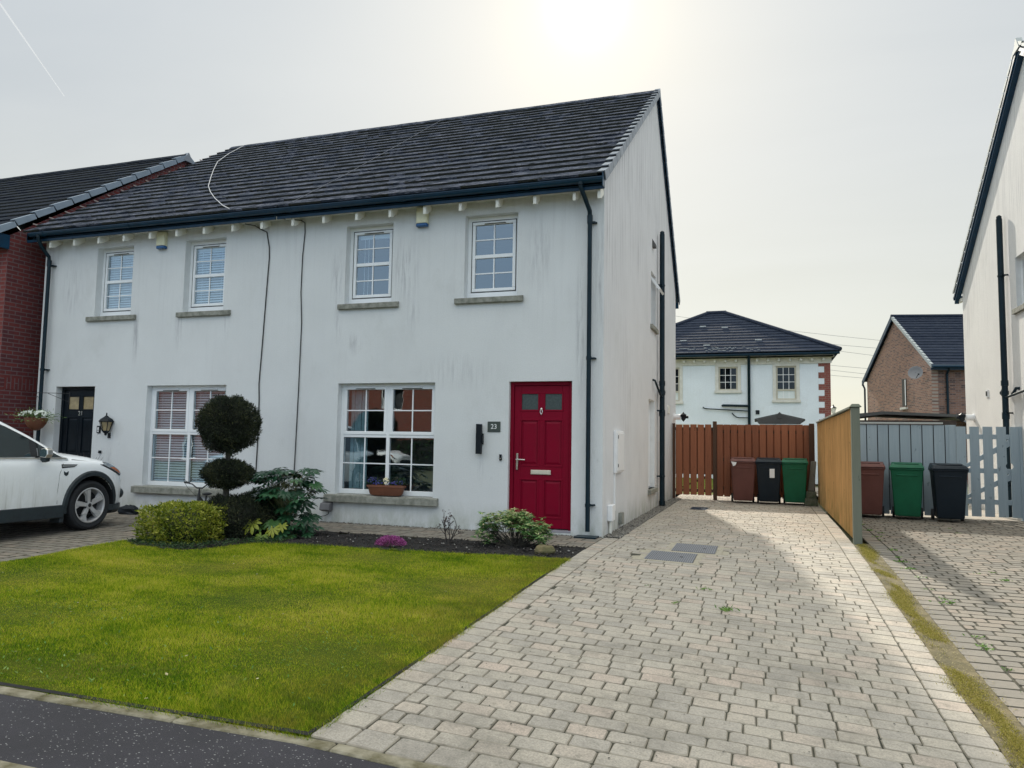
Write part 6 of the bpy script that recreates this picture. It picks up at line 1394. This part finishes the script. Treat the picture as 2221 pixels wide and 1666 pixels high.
b = MB(); b.tube([P_(.06,.34),P_(.09,.48)], .022, 8); b.tube([P_(.08,.44),P_(.40,.26)], .018, 8); b.tube([P_(.30,.20),P_(.40,.42)], .016, 8); b.tube([P_(.30,.20),P_(.58,.175,.05)], .01, 6); b.tube([P_(.38,.38),P_(.58,.175,-.05)], .01, 6); b.tube([P_(.08,.38),P_(.30,.20)], .016, 8); b.build('frame', M['gasket'], t)
b = MB(); b.tube([P_(.085,.46),P_(.10,.56)], .013, 8); b.tube([P_(.16,.64,-.24),P_(.11,.62,-.12),P_(.10,.56,-.04),P_(.10,.56,.04),P_(.11,.62,.12),P_(.16,.64,.24)], .010, 8); b.build('handlebar', M['gasket'], t)
for s_ in (-1,1): b = MB(); b.tube([P_(.15,.637,.18*s_),P_(.165,.642,.26*s_)], .016, 8); b.build('grip', M['gasket'], t)
b = MB(); b.tube([P_(.13,.63,.16),P_(.02,.66,.20),P_(-.05,.58,.10),P_(.04,.46,.02)], .003, 5); b.tube([P_(.13,.63,-.16),P_(.0,.70,-.22),P_(-.07,.58,-.12),P_(.04,.44,-.02)], .003, 5); b.build('brake_cable', M['cable'], t)
b = MB(); b.ball(P_(.42,.45), .06,.10,.025, n=10); b.build('seat', M['gasket'], t, smooth=True)
# ================================================================== CAR
def carpaint():
    m, nt, b = newmat('dusty_white_car_paint'); k = N(nt); P = k.coord(); X, Y, Z = k.sep(P)
    d = k.math('MULTIPLY', k.mr(Z, .88, .35), k.mr(k.noise(k.mapping(P, (1, 3, .8)), 3.0, 6, .65), .3, .7))
    st = k.math('MULTIPLY', k.mr(k.noise(k.mapping(P, (1, 45, 1.2)), 1.0, 3), .55, .7), k.mr(Z, .9, .5))
    c = k.mix(k.math('MULTIPLY', d, .55), (.88,.91,.95), (.44,.44,.40)); c = k.mix(k.math('MULTIPLY', st, .35), c, (.30,.30,.27))
    k.l(c, b.inputs['Base Color']); k.l(k.math('ADD', k.math('MULTIPLY', d, .4), .22), b.inputs['Roughness']); b.inputs['Coat Weight'].default_value = .35; b.inputs['Coat Roughness'].default_value = .08
    return m
M['paint'] = carpaint(); M['clad'] = mat('dark_car_cladding', (.018,.028,.035), .55, var=.2, rs=6); M['tyre'] = mat('black_tyre', (.012,.014,.018), .75, var=.3, bump=.2); M['alloy'] = mat('silver_alloy', (.52,.52,.53), .38, .35, var=.08)
M['cglass'] = mat('dark_car_glass', (.012,.022,.024), .04, spec=.9, var=.3, scale=2); M['lamp'] = mat('clear_headlamp', (.36,.40,.44), .10, .3, c2=(.10,.12,.14), scale=14, spec=.8); M['amber'] = mat('amber_indicator', (.45,.13,.04), .25, var=.15)
car = thing('parked_car', 'dusty white SUV parked nose-in at the left edge of the drive', 'car', (-7.72, -2.22, gz(-7.7,-2.2)))
CO = Vector(car.location)
ST = [(.755,.40,.36,.58,.62),(.72,.60,.30,.70,.78),(.64,.755,.27,.785,.865),(.50,.85,.26,.865,.935),(.30,.90,.25,.925,1.00),(.05,.918,.24,.955,1.05),(-.25,.92,.24,.975,1.09),(-.55,.92,.24,.99,1.12),(-.9,.92,.24,1.00,1.06),(-1.6,.92,.24,1.02,1.04),(-2.7,.92,.24,1.05,1.06),(-3.3,.89,.25,1.06,1.06),(-3.62,.78,.35,1.02,1.03)]
ST = sorted(ST); SY = np.array([s[0] for s in ST])
def cr(xk, yk, x):
    xk = np.asarray(xk); yk = np.asarray(yk); i = int(np.clip(np.searchsorted(xk, x)-1, 0, len(xk)-2)); h = xk[i+1]-xk[i]; t = (x-xk[i])/h
    def sl(j):
        if j <= 0: return (yk[1]-yk[0])/(xk[1]-xk[0])
        if j >= len(xk)-1: return (yk[-1]-yk[-2])/(xk[-1]-xk[-2])
        return (yk[j+1]-yk[j-1])/(xk[j+1]-xk[j-1])
    m0, m1 = sl(i)*h, sl(i+1)*h
    return (2*t**3-3*t**2+1)*yk[i]+(t**3-2*t**2+t)*m0+(-2*t**3+3*t**2)*yk[i+1]+(t**3-t**2)*m1
def section(y):
    w, zb, zs, zc = (cr(SY, [s[k_] for s in ST], y) for k_ in (1,2,3,4))
    pts = [(0,zb),(w-.10,zb),(w-.03,zb+.05),(w-.005,zb+.14),(w+.004,(zb+zs)*.5+.02),(w-.002,zs-.16),(w-.022,zs-.05),(w-.07,zs),(w-.24,zs+(zc-zs)*.55),(w*.45,zs+(zc-zs)*.9),(0,zc)]
    return pts
def surf(y, z):
    p = section(y)[1:8]; return float(np.interp(z, [q[1] for q in p], [q[0] for q in p]))
def loft(secs, mirror=True):
    vs = []; fs = []; ns = len(secs[0]); full = []
    for (y, p) in secs: full.append([(x, y, z) for x, z in p]+[(-x, y, z) for x, z in reversed(p[1:-1])])
    m_ = len(full[0])
    for s_ in full: vs += s_
    for i in range(len(full)-1):
        for k_ in range(m_): fs.append((i*m_+k_, i*m_+(k_+1)%m_, (i+1)*m_+(k_+1)%m_, (i+1)*m_+k_))
    fs += [tuple(range(m_-1,-1,-1)), tuple(range((len(full)-1)*m_, len(full)*m_))]
    return vs, fs
def dens(p, n=3):
    xs_ = np.array([q[0] for q in p]); zs_ = np.array([q[1] for q in p]); s_ = np.concatenate([[0], np.cumsum(np.hypot(np.diff(xs_), np.diff(zs_)))]); out = []
    for i in range(len(p)-1):
        for q in range(n):
            t_ = s_[i]+(s_[i+1]-s_[i])*q/n; out.append((max(0, cr(s_, xs_, t_)), cr(s_, zs_, t_)))
    out.append(p[-1]); out[0] = p[0]; return out
def boolean_cut(ob, cutters):
    for c in cutters:
        md = ob.modifiers.new('cut', 'BOOLEAN'); md.operation = 'DIFFERENCE'; md.object = c; md.solver = 'EXACT'
    dg = bpy.context.evaluated_depsgraph_get(); me = bpy.data.meshes.new_from_object(ob.evaluated_get(dg)); ob.modifiers.clear(); ob.data = me
    for c in cutters: bpy.data.objects.remove(c)
b = MB(); ys_ = np.linspace(-3.62, .755, 76); vs, fs = loft([(y, dens(section(y))) for y in ys_]); b.add([Vector(v)+CO for v in vs], fs)
body = b.build('body', M['paint'], car, smooth=True)
cut = []
for yy in (0, -2.69):
    for s_ in (1, -1):
        c = MB(); c.lathe([(.395,-.20),(.395,.25)], (CO.x+s_*.82, CO.y+yy, CO.z+.36), 40, axis='x'); cut.append(c.build('cutter', M['clad'], None, origin=(0,0,0)))
try: boolean_cut(body, cut)
except Exception as e: print('cut failed', e)
body.data.polygons.foreach_set('use_smooth', [True]*len(body.data.polygons))
try: body.data.set_sharp_from_angle(angle=R(32))
except Exception: pass
# cabin
def roofz(y): return float(np.interp(y, [-3.55,-3.3,-2.9,-2.3,-1.9,-1.55,-1.25,-.91,-.6,-.38], [1.10,1.40,1.58,1.645,1.64,1.585,1.48,1.31,1.13,.995]))
def cabx(y, z): # tumblehome
    return .865-(z-1.0)*.30-max(0, -2.9-y)*.12
b = MB(); secs = []
for y in np.linspace(-3.5, -.38, 44):
    zt = roofz(y); xb_ = cabx(y, 1.0); xt = cabx(y, zt); secs.append((y, [(0,.95),(xb_,.95),(xb_,1.0),((xb_+xt)/2+.012,(1.0+zt)/2),(xt+.008,zt-.03),(xt-.03,zt+.005),(xt*.72,zt+.035),(xt*.35,zt+.052),(0,zt+.06)]))
vs, fs = loft(secs); b.add([Vector(v)+CO for v in vs], fs); cab = b.build('cabin', M['paint'], car, smooth=True)
def panel_side(pts_yz, off, m, name, parent, s_=1, xf=cabx, thick=.006):
    for sg in ((1,-1) if s_ == 0 else (s_,)):
        b = MB(); top = [Vector((sg*(xf(y, z)+off), y, z))+CO for y, z in pts_yz]; b.prism(top, (sg*-thick, 0, 0)); o = b.build(name, m, parent)
cx2 = lambda y, z: cabx(y, z)+.014*math.sin(math.pi*min(1, max(0, (z-1)/.6)))+.004
dlo = lambda y0, y1, zb: [(y, zb) for y in (y0, y1)]+[(y, max(zb+.003, roofz(y)-.065)) for y in np.linspace(y1, y0, 9)]
blk = [(-.44, 1.002), (-3.25, 1.03)]+[(y, max(1.006, roofz(y)-.048)) for y in np.linspace(-3.25, -.5, 24)]
panel_side(blk, .002, M['gasket'], 'window_seal', car, 0, cx2)
panel_side(dlo(-1.62, -.93, 1.03), .010, M['cglass'], 'side_window', car, 0, cx2); panel_side(dlo(-.96, -.83, 1.03), .007, M['gasket'], 'window_pillar', car, 0, cx2); panel_side(dlo(-2.62, -1.70, 1.04), .010, M['cglass'], 'side_window', car, 0, cx2); panel_side(dlo(-3.15, -2.70, 1.05), .010, M['cglass'], 'side_window', car, 0, cx2); panel_side([(-.82,1.025),(-.47,1.012),(-.62,1.09),(-.82,1.205)], .012, M['cglass'], 'side_window', car, 0, cx2)
b = MB(); g_ = []
for y in np.linspace(-1.36, -.50, 10):
    zt = roofz(y); xt = cabx(y, zt); g_.append([(q*(xt-.075), y, zt+.012+.045*(1-q*q)+.012) for q in np.linspace(-1, 1, 13)])
vs = [Vector(v)+CO for r_ in g_ for v in r_]; fs = [(i*13+j, i*13+j+1, (i+1)*13+j+1, (i+1)*13+j) for i in range(9) for j in range(12)]; b.add(vs, fs); b.build('windscreen', M['cglass'], car, smooth=True)
for sg in (1, -1):
    b = MB(); b.tube([Vector((sg*(cabx(y,1.0)+.022), y, 1.008+.03*max(0,(-y-.45)/2.8)))+CO for y in np.linspace(-.42,-3.2,14)], .007, 6); b.build('chrome_strip', M['chrome'], car, smooth=True)
    # arch lips and sills
    for yc in (0, -2.69):
        b = MB(); R0, R1 = .395, .465; n_ = 26; ang = np.linspace(R(-14), R(194), n_)
        vs = []; fs = []
        for a in ang:
            for (rr_, dx) in ((R0, -.05), (R0, .018), (R1-.02, .022), (R1, .004), (R1, -.02)):
                y = yc+rr_*math.cos(a); z = .36+rr_*math.sin(a); z = max(z, .19)
                vs.append(Vector((sg*(surf(y, min(.9, max(.3, z)))+dx), y, z))+CO)
        for i in range(n_-1):
            for k_ in range(4): fs.append((i*5+k_, i*5+k_+1, (i+1)*5+k_+1, (i+1)*5+k_))
        b.add(vs, fs); b.build('arch_lip', M['clad'], car, smooth=True)
        b = MB(); b.lathe([(.12,-.24*sg),(.391,-.24*sg),(.391,.035*sg)], (CO.x+sg*.86, CO.y+yc, CO.z+.36), 32, axis='x', cap=False); b.v = [(x_, y_, max(z_, CO.z+.22)) for x_, y_, z_ in b.v]; b.build('wheel_liner', M['gasket'], car)
    b = MB(); b.prism([Vector((sg*(.925), y, z))+CO for y, z in ((-.44,.385),(-2.26,.385),(-2.26,.21),(-.44,.21))], (-sg*.06,0,0)); b.prism([Vector((sg*(.90), y, z))+CO for y, z in ((-.40,.30),(-.46,.30),(-.47,.14),(-.41,.14))], (-sg*.2,0,0)); b.build('sill_cladding', M['clad'], car, bevel=.012)
# front bumper lower, grille, lamps
b = MB(); secs = []
for y in np.linspace(.30, .745, 12): w_x = cr(SY, [s[1] for s in ST], y)+.008; secs.append((y, [(0,.20),(w_x-.05,.20),(w_x,.25),(w_x,.33),(0,.33)]))
vs, fs = loft(secs); b.add([Vector(v)+CO for v in vs], fs); b.build('lower_bumper', M['clad'], car)
b = MB(); b.box(CO.x-.42, CO.x+.42, CO.y+.71, CO.y+.77, CO.z+.45, CO.z+.60); b.build('grille', M['gasket'], car, bevel=.02)
for sg in (1, -1):
    b = MB(); b.lathe([(0,.0),(.05,.0),(.075,-.03),(.075,-.10)], (CO.x+sg*.72, CO.y+.69, CO.z+.47), 16, axis='y'); b.build('fog_lamp', M['clad'], car, smooth=True)
    def patch(poly, n_, m_, name, off=.006):
        # quad patch in (y,z) laid onto the wing
        A, B, C_, D_ = [np.array(p) for p in poly]; vs = []; fs = []; nu, nv = n_
        for i in range(nu+1):
            for j in range(nv+1):
                u, v = i/nu, j/nv; q = (A*(1-u)+B*u)*(1-v)+(D_*(1-u)+C_*u)*v; p = section(q[0])[1:9]; zz = q[1]
                x = float(np.interp(zz, [r_[1] for r_ in p], [r_[0] for r_ in p])); vs.append(Vector((sg*(x+off), q[0]+off*.5, zz+off*.4))+CO)
        for i in range(nu):
            for j in range(nv): fs.append((i*(nv+1)+j, i*(nv+1)+j+1, (i+1)*(nv+1)+j+1, (i+1)*(nv+1)+j))
        b = MB(); b.add(vs, fs); return b.build(name, m_, car, smooth=True)
    patch([(.13,.905),(.52,.735),(.66,.735),(.27,.955)], (10,5), M['gasket'], 'headlight_seal', .004)
    patch([(.17,.905),(.53,.75),(.645,.75),(.275,.945)], (10,5), M['lamp'], 'headlight', .010)
    patch([(.30,.858),(.50,.768),(.55,.778),(.38,.862)], (8,2), M['amber'], 'indicator', .014)
    # shut lines
    for path in ([(-.40,1.0),(-.47,.93),(-.53,.80),(-.55,.6),(-.545,.40)], [(-1.66,1.02),(-1.67,.7),(-1.67,.40)], [(-.30,.985),(-.05,.955),(.2,.915)]):
        b = MB(); pp = []
        for i in range(len(path)-1):
            for q in range(4): t_ = q/4; y = path[i][0]*(1-t_)+path[i+1][0]*t_; z = path[i][1]*(1-t_)+path[i+1][1]*t_; pp.append(Vector((sg*(surf(y, z)-.0005), y, z))+CO)
        y, z = path[-1]; pp.append(Vector((sg*surf(y, z), y, z))+CO); b.tube(pp, .0035, 5); b.build('shut_line', M['gasket'], car)
    b = MB(); b.prism([Vector((sg*(surf(-.3,z)+.008), y, z))+CO for y, z in ((-.50,.925),(-.25,.918),(-.31,.882),(-.50,.872))], (-sg*.01,0,0)); o = b.build('wing_vent', M['gasket'], car)
    b = MB(); b.prism([Vector((sg*(surf(-.3,z)+.012), y, z))+CO for y, z in ((-.49,.908),(-.28,.904),(-.30,.895),(-.49,.896))], (-sg*.004,0,0)); b.build('vent_trim', M['chrome'], o)
    b = MB(); b.prism([Vector((sg*(surf(-.43,.80)+.006), y, z))+CO for y, z in ((-.47,.83),(-.445,.815),(-.425,.815),(-.40,.83),(-.405,.785),(-.435,.765),(-.465,.785))], (-sg*.006,0,0)); b.build('badge', M['clad'], car)
    for yy in (-1.50, -2.45): b = MB(); b.tube([Vector((sg*(.925+.0), yy+.10, .855))+CO, Vector((sg*.95, yy+.07, .86))+CO, Vector((sg*.95, yy-.07, .862))+CO, Vector((sg*.925, yy-.10, .862))+CO], .014, 8); b.build('door_handle', M['paint'], car, smooth=True)
    # mirror
    mo = Vector((sg*1.0, -.86, 1.075))+CO; ms1 = .66
    b = MB(); b.prism([mo+Vector((sg*x*ms1, 0, z*ms1)) for x, z in ((-.10,-.07),(.07,-.09),(.11,-.02),(.10,.08),(.04,.11),(-.08,.09),(-.12,.0))], (0,.09,0)); o = b.build('mirror', M['chrome'], car, bevel=.014, seg=3)
    b = MB(); b.prism([mo+Vector((sg*x*ms1, -.004, z*ms1)) for x, z in ((-.085,-.055),(.055,-.072),(.09,-.015),(.082,.065),(.03,.092),(-.07,.075),(-.10,.0))], (0,.003,0)); b.build('mirror_glass', mat('mirror_glass', (.30,.42,.42), .05, .9), o)
    b = MB(); b.prism([mo+Vector((sg*x*ms1, .02, z*ms1)) for x, z in ((-.11,-.065),(.06,-.085),(.04,-.16),(-.06,-.18),(-.12,-.12))], (0,.06,0)); b.build('mirror_base', M['clad'], o, bevel=.01, seg=2)
# wheels
def car_wheel(yc, sg):
    c = Vector((sg*.79, yc, .343))+CO; b = MB()
    b.lathe([(.235,-.10),(.30,-.115),(.33,-.10),(.343,-.07),(.345,0),(.343,.07),(.33,.10),(.30,.115),(.235,.10)], c, 48, axis='x', cap=False); w = b.build('wheel', M['tyre'], car, smooth=True)
    b = MB(); o_ = sg; b.lathe([(.238,.10*o_),(.245,.108*o_),(.232,.112*o_),(.222,.095*o_),(.21,.03*o_),(.20,-.05*o_)], c, 48, axis='x', cap=False); b.lathe([(.0,.0*o_),(.212,.0*o_)], c, 24, axis='x', mi=1, cap=False)
    for i in range(5):
        a = R(90+72*i+8)
        def q(rr_, da, x): return c+Vector((x*o_, rr_*math.cos(a+da), rr_*math.sin(a+da)))
        b.hexa([q(.03,-.9,.05), q(.03,.9,.05), q(.222,.20,.07), q(.222,-.20,.07), q(.035,-.75,.085), q(.035,.75,.085), q(.224,.13,.106), q(.224,-.13,.106)])
        # second blade of each spoke
        b.hexa([q(.15,-.10,.06), q(.15,.28,.06), q(.222,.40,.07), q(.222,.10,.07), q(.15,-.08,.085), q(.15,.20,.088), q(.222,.34,.10), q(.222,.12,.10)])
    b.lathe([(.0,.098*o_),(.045,.096*o_),(.05,.08*o_)], c, 20, axis='x', mi=0); b.lathe([(.0,.101*o_),(.028,.1*o_)], c, 16, axis='x', mi=1)
    for i in range(5):
        a = R(90+36+72*i+8); cc = c+Vector((.09*o_, .062*math.cos(a), .062*math.sin(a))); b.lathe([(.0,.004*o_),(.010,.003*o_),(.010,-.02*o_)], cc, 8, axis='x', mi=1)
    b.build('rim', [M['alloy'], M['gasket']], w)
for yc in (0, -2.69):
    for sg in (1, -1): car_wheel(yc, sg)
b = MB(); b.box(CO.x-.68, CO.x+.68, CO.y-3.3, CO.y+.5, CO.z+.2, CO.z+.52); b.build('underbody', M['gasket'], car)
# ================================================================== ACROSS THE STREET (seen in the window reflections)
t = thing('brick_house', 'bright red brick house across the street, mirrored in the ground-floor windows', 'house', (-17, -31, -.3))
b = MB(); wall_face(b, 'y', -30.0, -26, -8, -.4, 5.2, [(-24,-22.6,.6,2.0), (-20,-18.6,3.2,4.5), (-24,-22.6,3.2,4.5), (-16.2,-15.3,-.2,2.1), (-13.5,-11.8,.6,2.0), (-13,-11.8,3.2,4.5)], -.25); b.box(-26,-25.99,-38,-30.01,-.4,5.2); b.box(-8.01,-8,-38,-30.01,-.4,5.2); b.box(-26,-8,-38,-37.99,-.4,5.2)
build_wall(b, 'wall', [M['brick_street'], M['reveal']], t)
b = MB(); b.box(-25.5,-8.5,-30.6,-30.5,-.3,5); b.build('inner_walls', M['dark'], t)
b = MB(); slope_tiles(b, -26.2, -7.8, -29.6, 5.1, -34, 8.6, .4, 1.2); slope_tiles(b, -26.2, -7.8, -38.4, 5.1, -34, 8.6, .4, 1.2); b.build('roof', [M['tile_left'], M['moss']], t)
for (x0, x1, z0, z1) in ((-24,-22.6,.6,2.0), (-20,-18.6,3.2,4.5), (-24,-22.6,3.2,4.5), (-13.5,-11.8,.6,2.0), (-13,-11.8,3.2,4.5), (-16.2,-15.3,-.2,2.1)):
    b = MB(); q = .07; b.box(x0,x1,-30.16,-30.1,z0,z0+q); b.box(x0,x1,-30.16,-30.1,z1-q,z1); b.box(x0,x0+q,-30.16,-30.1,z0+q,z1-q); b.box(x1-q,x1,-30.16,-30.1,z0+q,z1-q); b.box((x0+x1)/2-.03,(x0+x1)/2+.03,-30.16,-30.1,z0+q,z1-q); b.build('window' if z1-z0 < 2 else 'door', M['pvc'], t)
oc = copy_tree(car); oc.location = (-15.2, -22.5, -.25); oc.rotation_euler = (0, 0, R(-88)); oc['label'] = 'white car across the street, mirrored in the lower panes of the wide window'
c2_ = copy_tree(t); c2_.location.x -= 18.6; c2_['label'] = 'second red brick house across the street, mirrored in the left wide window'
t = thing('front_hedge', 'dark clipped hedge across the street, mirrored in the lower panes', 'hedge', (-14, -26.5, -.3))
o = clipped_ball('foliage', (-15,-26.5,.5), (9.5,.6,1.1), 9000, M['hebe'], t, (.12,.22), .05, box=True, zmin=-.3, rough=.05); b = MB(); b.box(-24,-6,-26.9,-26.1,-.4,1.3); b.build('inner_foliage', M['junidark'], o)
t = thing('garden_tree', 'dark bushy tree across the street, mirrored in the right panes of the ground-floor window', 'tree', (-11.2, -25, -.3)); b = MB(); b.tube([(-11.2,-25,-.4),(-11.2,-25,2.5)], [.16,.09], 8); b.build('trunk', M['trunk'], t)
o = clipped_ball('crown', (-11.2,-25,3.0), (1.7,1.6,2.4), 5000, M['hebe'], t, (.12,.25), .05, rough=.1); core_ball((-11.2,-25,3.0), (1.4,1.35,2.0), M['junidark'], o)
# contrail: a long thin streak of ice cloud
a_, b_ = Vector((-4560,3000,2906)), Vector((-3679,3000,1888))
mb = MB(); pts = [a_.lerp(b_, i/10) for i in range(11)]; mb.tube(pts, [9.5-.75*i for i in range(11)], 8)
cm = bpy.data.materials.new('ice_cloud'); cm.use_nodes = True; nt = cm.node_tree; nt.nodes.clear(); k = N(nt); out = k.n('ShaderNodeOutputMaterial'); tr = k.n('ShaderNodeBsdfTransparent'); df = k.n('ShaderNodeBsdfTranslucent'); df.inputs[0].default_value = (.95,.96,1,1); mx = k.n('ShaderNodeMixShader')
lw = k.n('ShaderNodeLayerWeight'); lw.inputs[0].default_value = .5; k.l(k.mr(lw.outputs['Facing'], .95, .1, 0, .13), mx.inputs[0]); k.l(tr.outputs[0], mx.inputs[1]); k.l(df.outputs[0], mx.inputs[2]); k.l(mx.outputs[0], out.inputs[0])
o = mb.build('contrail', cm, None, smooth=True, origin=tuple(b_)); tag(o, 'faint white vapour trail in the upper left of the sky', 'contrail', kind='structure')
# ================================================================== SKY, SUN, CAMERA
AZ, EL = R(-14.0), R(31.2)
SD = Vector((math.sin(AZ)*math.cos(EL), math.cos(AZ)*math.cos(EL), math.sin(EL)))
VD = Vector((-.19569, .83103, .52067)).normalized()      # where the sun itself stands in the picture
world = bpy.data.worlds.new('World'); scene.world = world; world.use_nodes = True; nt = world.node_tree; nt.nodes.clear(); k = N(nt)
out = k.n('ShaderNodeOutputWorld'); bg = k.n('ShaderNodeBackground'); bg2 = k.n('ShaderNodeBackground')
sky = k.n('ShaderNodeTexSky'); sky.sky_type = 'NISHITA'; sky.sun_disc = False; sky.sun_elevation = EL; sky.sun_rotation = AZ; sky.dust_density = 2.0; sky.air_density = 1.0; sky.ozone_density = 1.5
k.l(sky.outputs[0], bg.inputs[0]); bg.inputs[1].default_value = .06; sky.dust_density = .6
dirv = k.n('ShaderNodeTexCoord').outputs['Generated']; dx, dy, dz = k.sep(dirv)
vm = k.n('ShaderNodeVectorMath', operation='DOT_PRODUCT'); k.l(dirv, vm.inputs[0]); vm.inputs[1].default_value = VD; dt = k.math('MAXIMUM', vm.outputs['Value'], 0.0)
# thin veil of high cloud over the southern half, clearer, bluer sky behind the camera; overhead and north brightness added to lift facade and drive
low = k.ramp(k.mr(dz, .0, .6), [(0, (.50,.485,.40)), (.25, (.45,.455,.41)), (.6, (.375,.40,.41)), (1, (.345,.385,.425))])
north = k.ramp(k.mr(dz, .0, .8), [(0, (.60,.68,.74)), (.28, (.44,.60,.79)), (.5, (.56,.69,.84)), (.8, (1.10,1.14,1.10)), (1, (1.22,1.22,1.12))])
kn = k.math('MAXIMUM', k.mr(dz, .58, .80, smooth=True), k.mr(dy, .15, -.45, smooth=True))
veil = k.mix(kn, low, north)
g1 = k.math('POWER', dt, 7.0); g2 = k.math('POWER', dt, 55.0); g3 = k.math('POWER', dt, 2200.0)
for g_, c_ in ((g1, (.15,.125,.075)), (g2, (.12,.09,.04)), (k.math('POWER', dt, 420.0), (.20,.15,.05)), (g3, (.8,.76,.62))):
    veil = k.mix(1.0, veil, k.mix(g_, (0,0,0), c_), 'ADD')
cl = k.noise(k.mapping(k.comb(k.math('DIVIDE', dx, k.math('ADD', dz, .18)), k.math('DIVIDE', dy, k.math('ADD', dz, .18))), (.55, 1.5, 1)), 1.1, 6, .55, .4)
veil = k.mix(k.math('MULTIPLY', k.mr(cl, .38, .66), .22), veil, (.60,.60,.57))
k.l(veil, bg2.inputs[0]); bg2.inputs[1].default_value = 1.0
ms_ = k.n('ShaderNodeMixShader'); ms_.inputs[0].default_value = .86
k.l(bg.outputs[0], ms_.inputs[1]); k.l(bg2.outputs[0], ms_.inputs[2]); k.l(ms_.outputs[0], out.inputs[0])
su = bpy.data.lights.new('Sun', 'SUN'); su.energy = 2.9; su.angle = R(1.3); su.color = (1, .93, .80); so = bpy.data.objects.new('sun', su); COL.objects.link(so)
so.rotation_euler = SD.to_track_quat('Z', 'Y').to_euler()
cam = bpy.data.cameras.new('Camera'); co = bpy.data.objects.new('camera', cam); COL.objects.link(co); scene.camera = co
cam.sensor_fit = 'HORIZONTAL'; cam.sensor_width = 36; cam.lens = 1618/2221*36; cam.clip_end = 20000; cam.clip_start = .05
CX, CY, CZ = np.array([.94779362,-.00965039,-.31873833]), np.array([.31848243,.07881783,.94464633]), np.array([.01600606,-.99684232,.07777652])
# rows: world axes in camera space (x right, y down, z forward)
r0 = Vector((CX[0], CY[0], CZ[0])); r1 = Vector((-CX[1], -CY[1], -CZ[1])); r2 = Vector((-CX[2], -CY[2], -CZ[2]))
m4 = Matrix(((r0.x, r1.x, r2.x, 2.13684), (r0.y, r1.y, r2.y, -10.35601), (r0.z, r1.z, r2.z, 1.30), (0,0,0,1)))
co.matrix_world = m4
vs_ = scene.view_settings; scene.display_settings.display_device = 'sRGB'; vs_.view_transform = 'Standard'; vs_.look = 'None'; vs_.exposure = 0.70; vs_.gamma = 1.0
scene.cycles.max_bounces = 7; scene.cycles.transparent_max_bounces = 12; scene.cycles.use_denoising = True
scene.cycles.caustics_reflective = False; scene.cycles.caustics_refractive = False
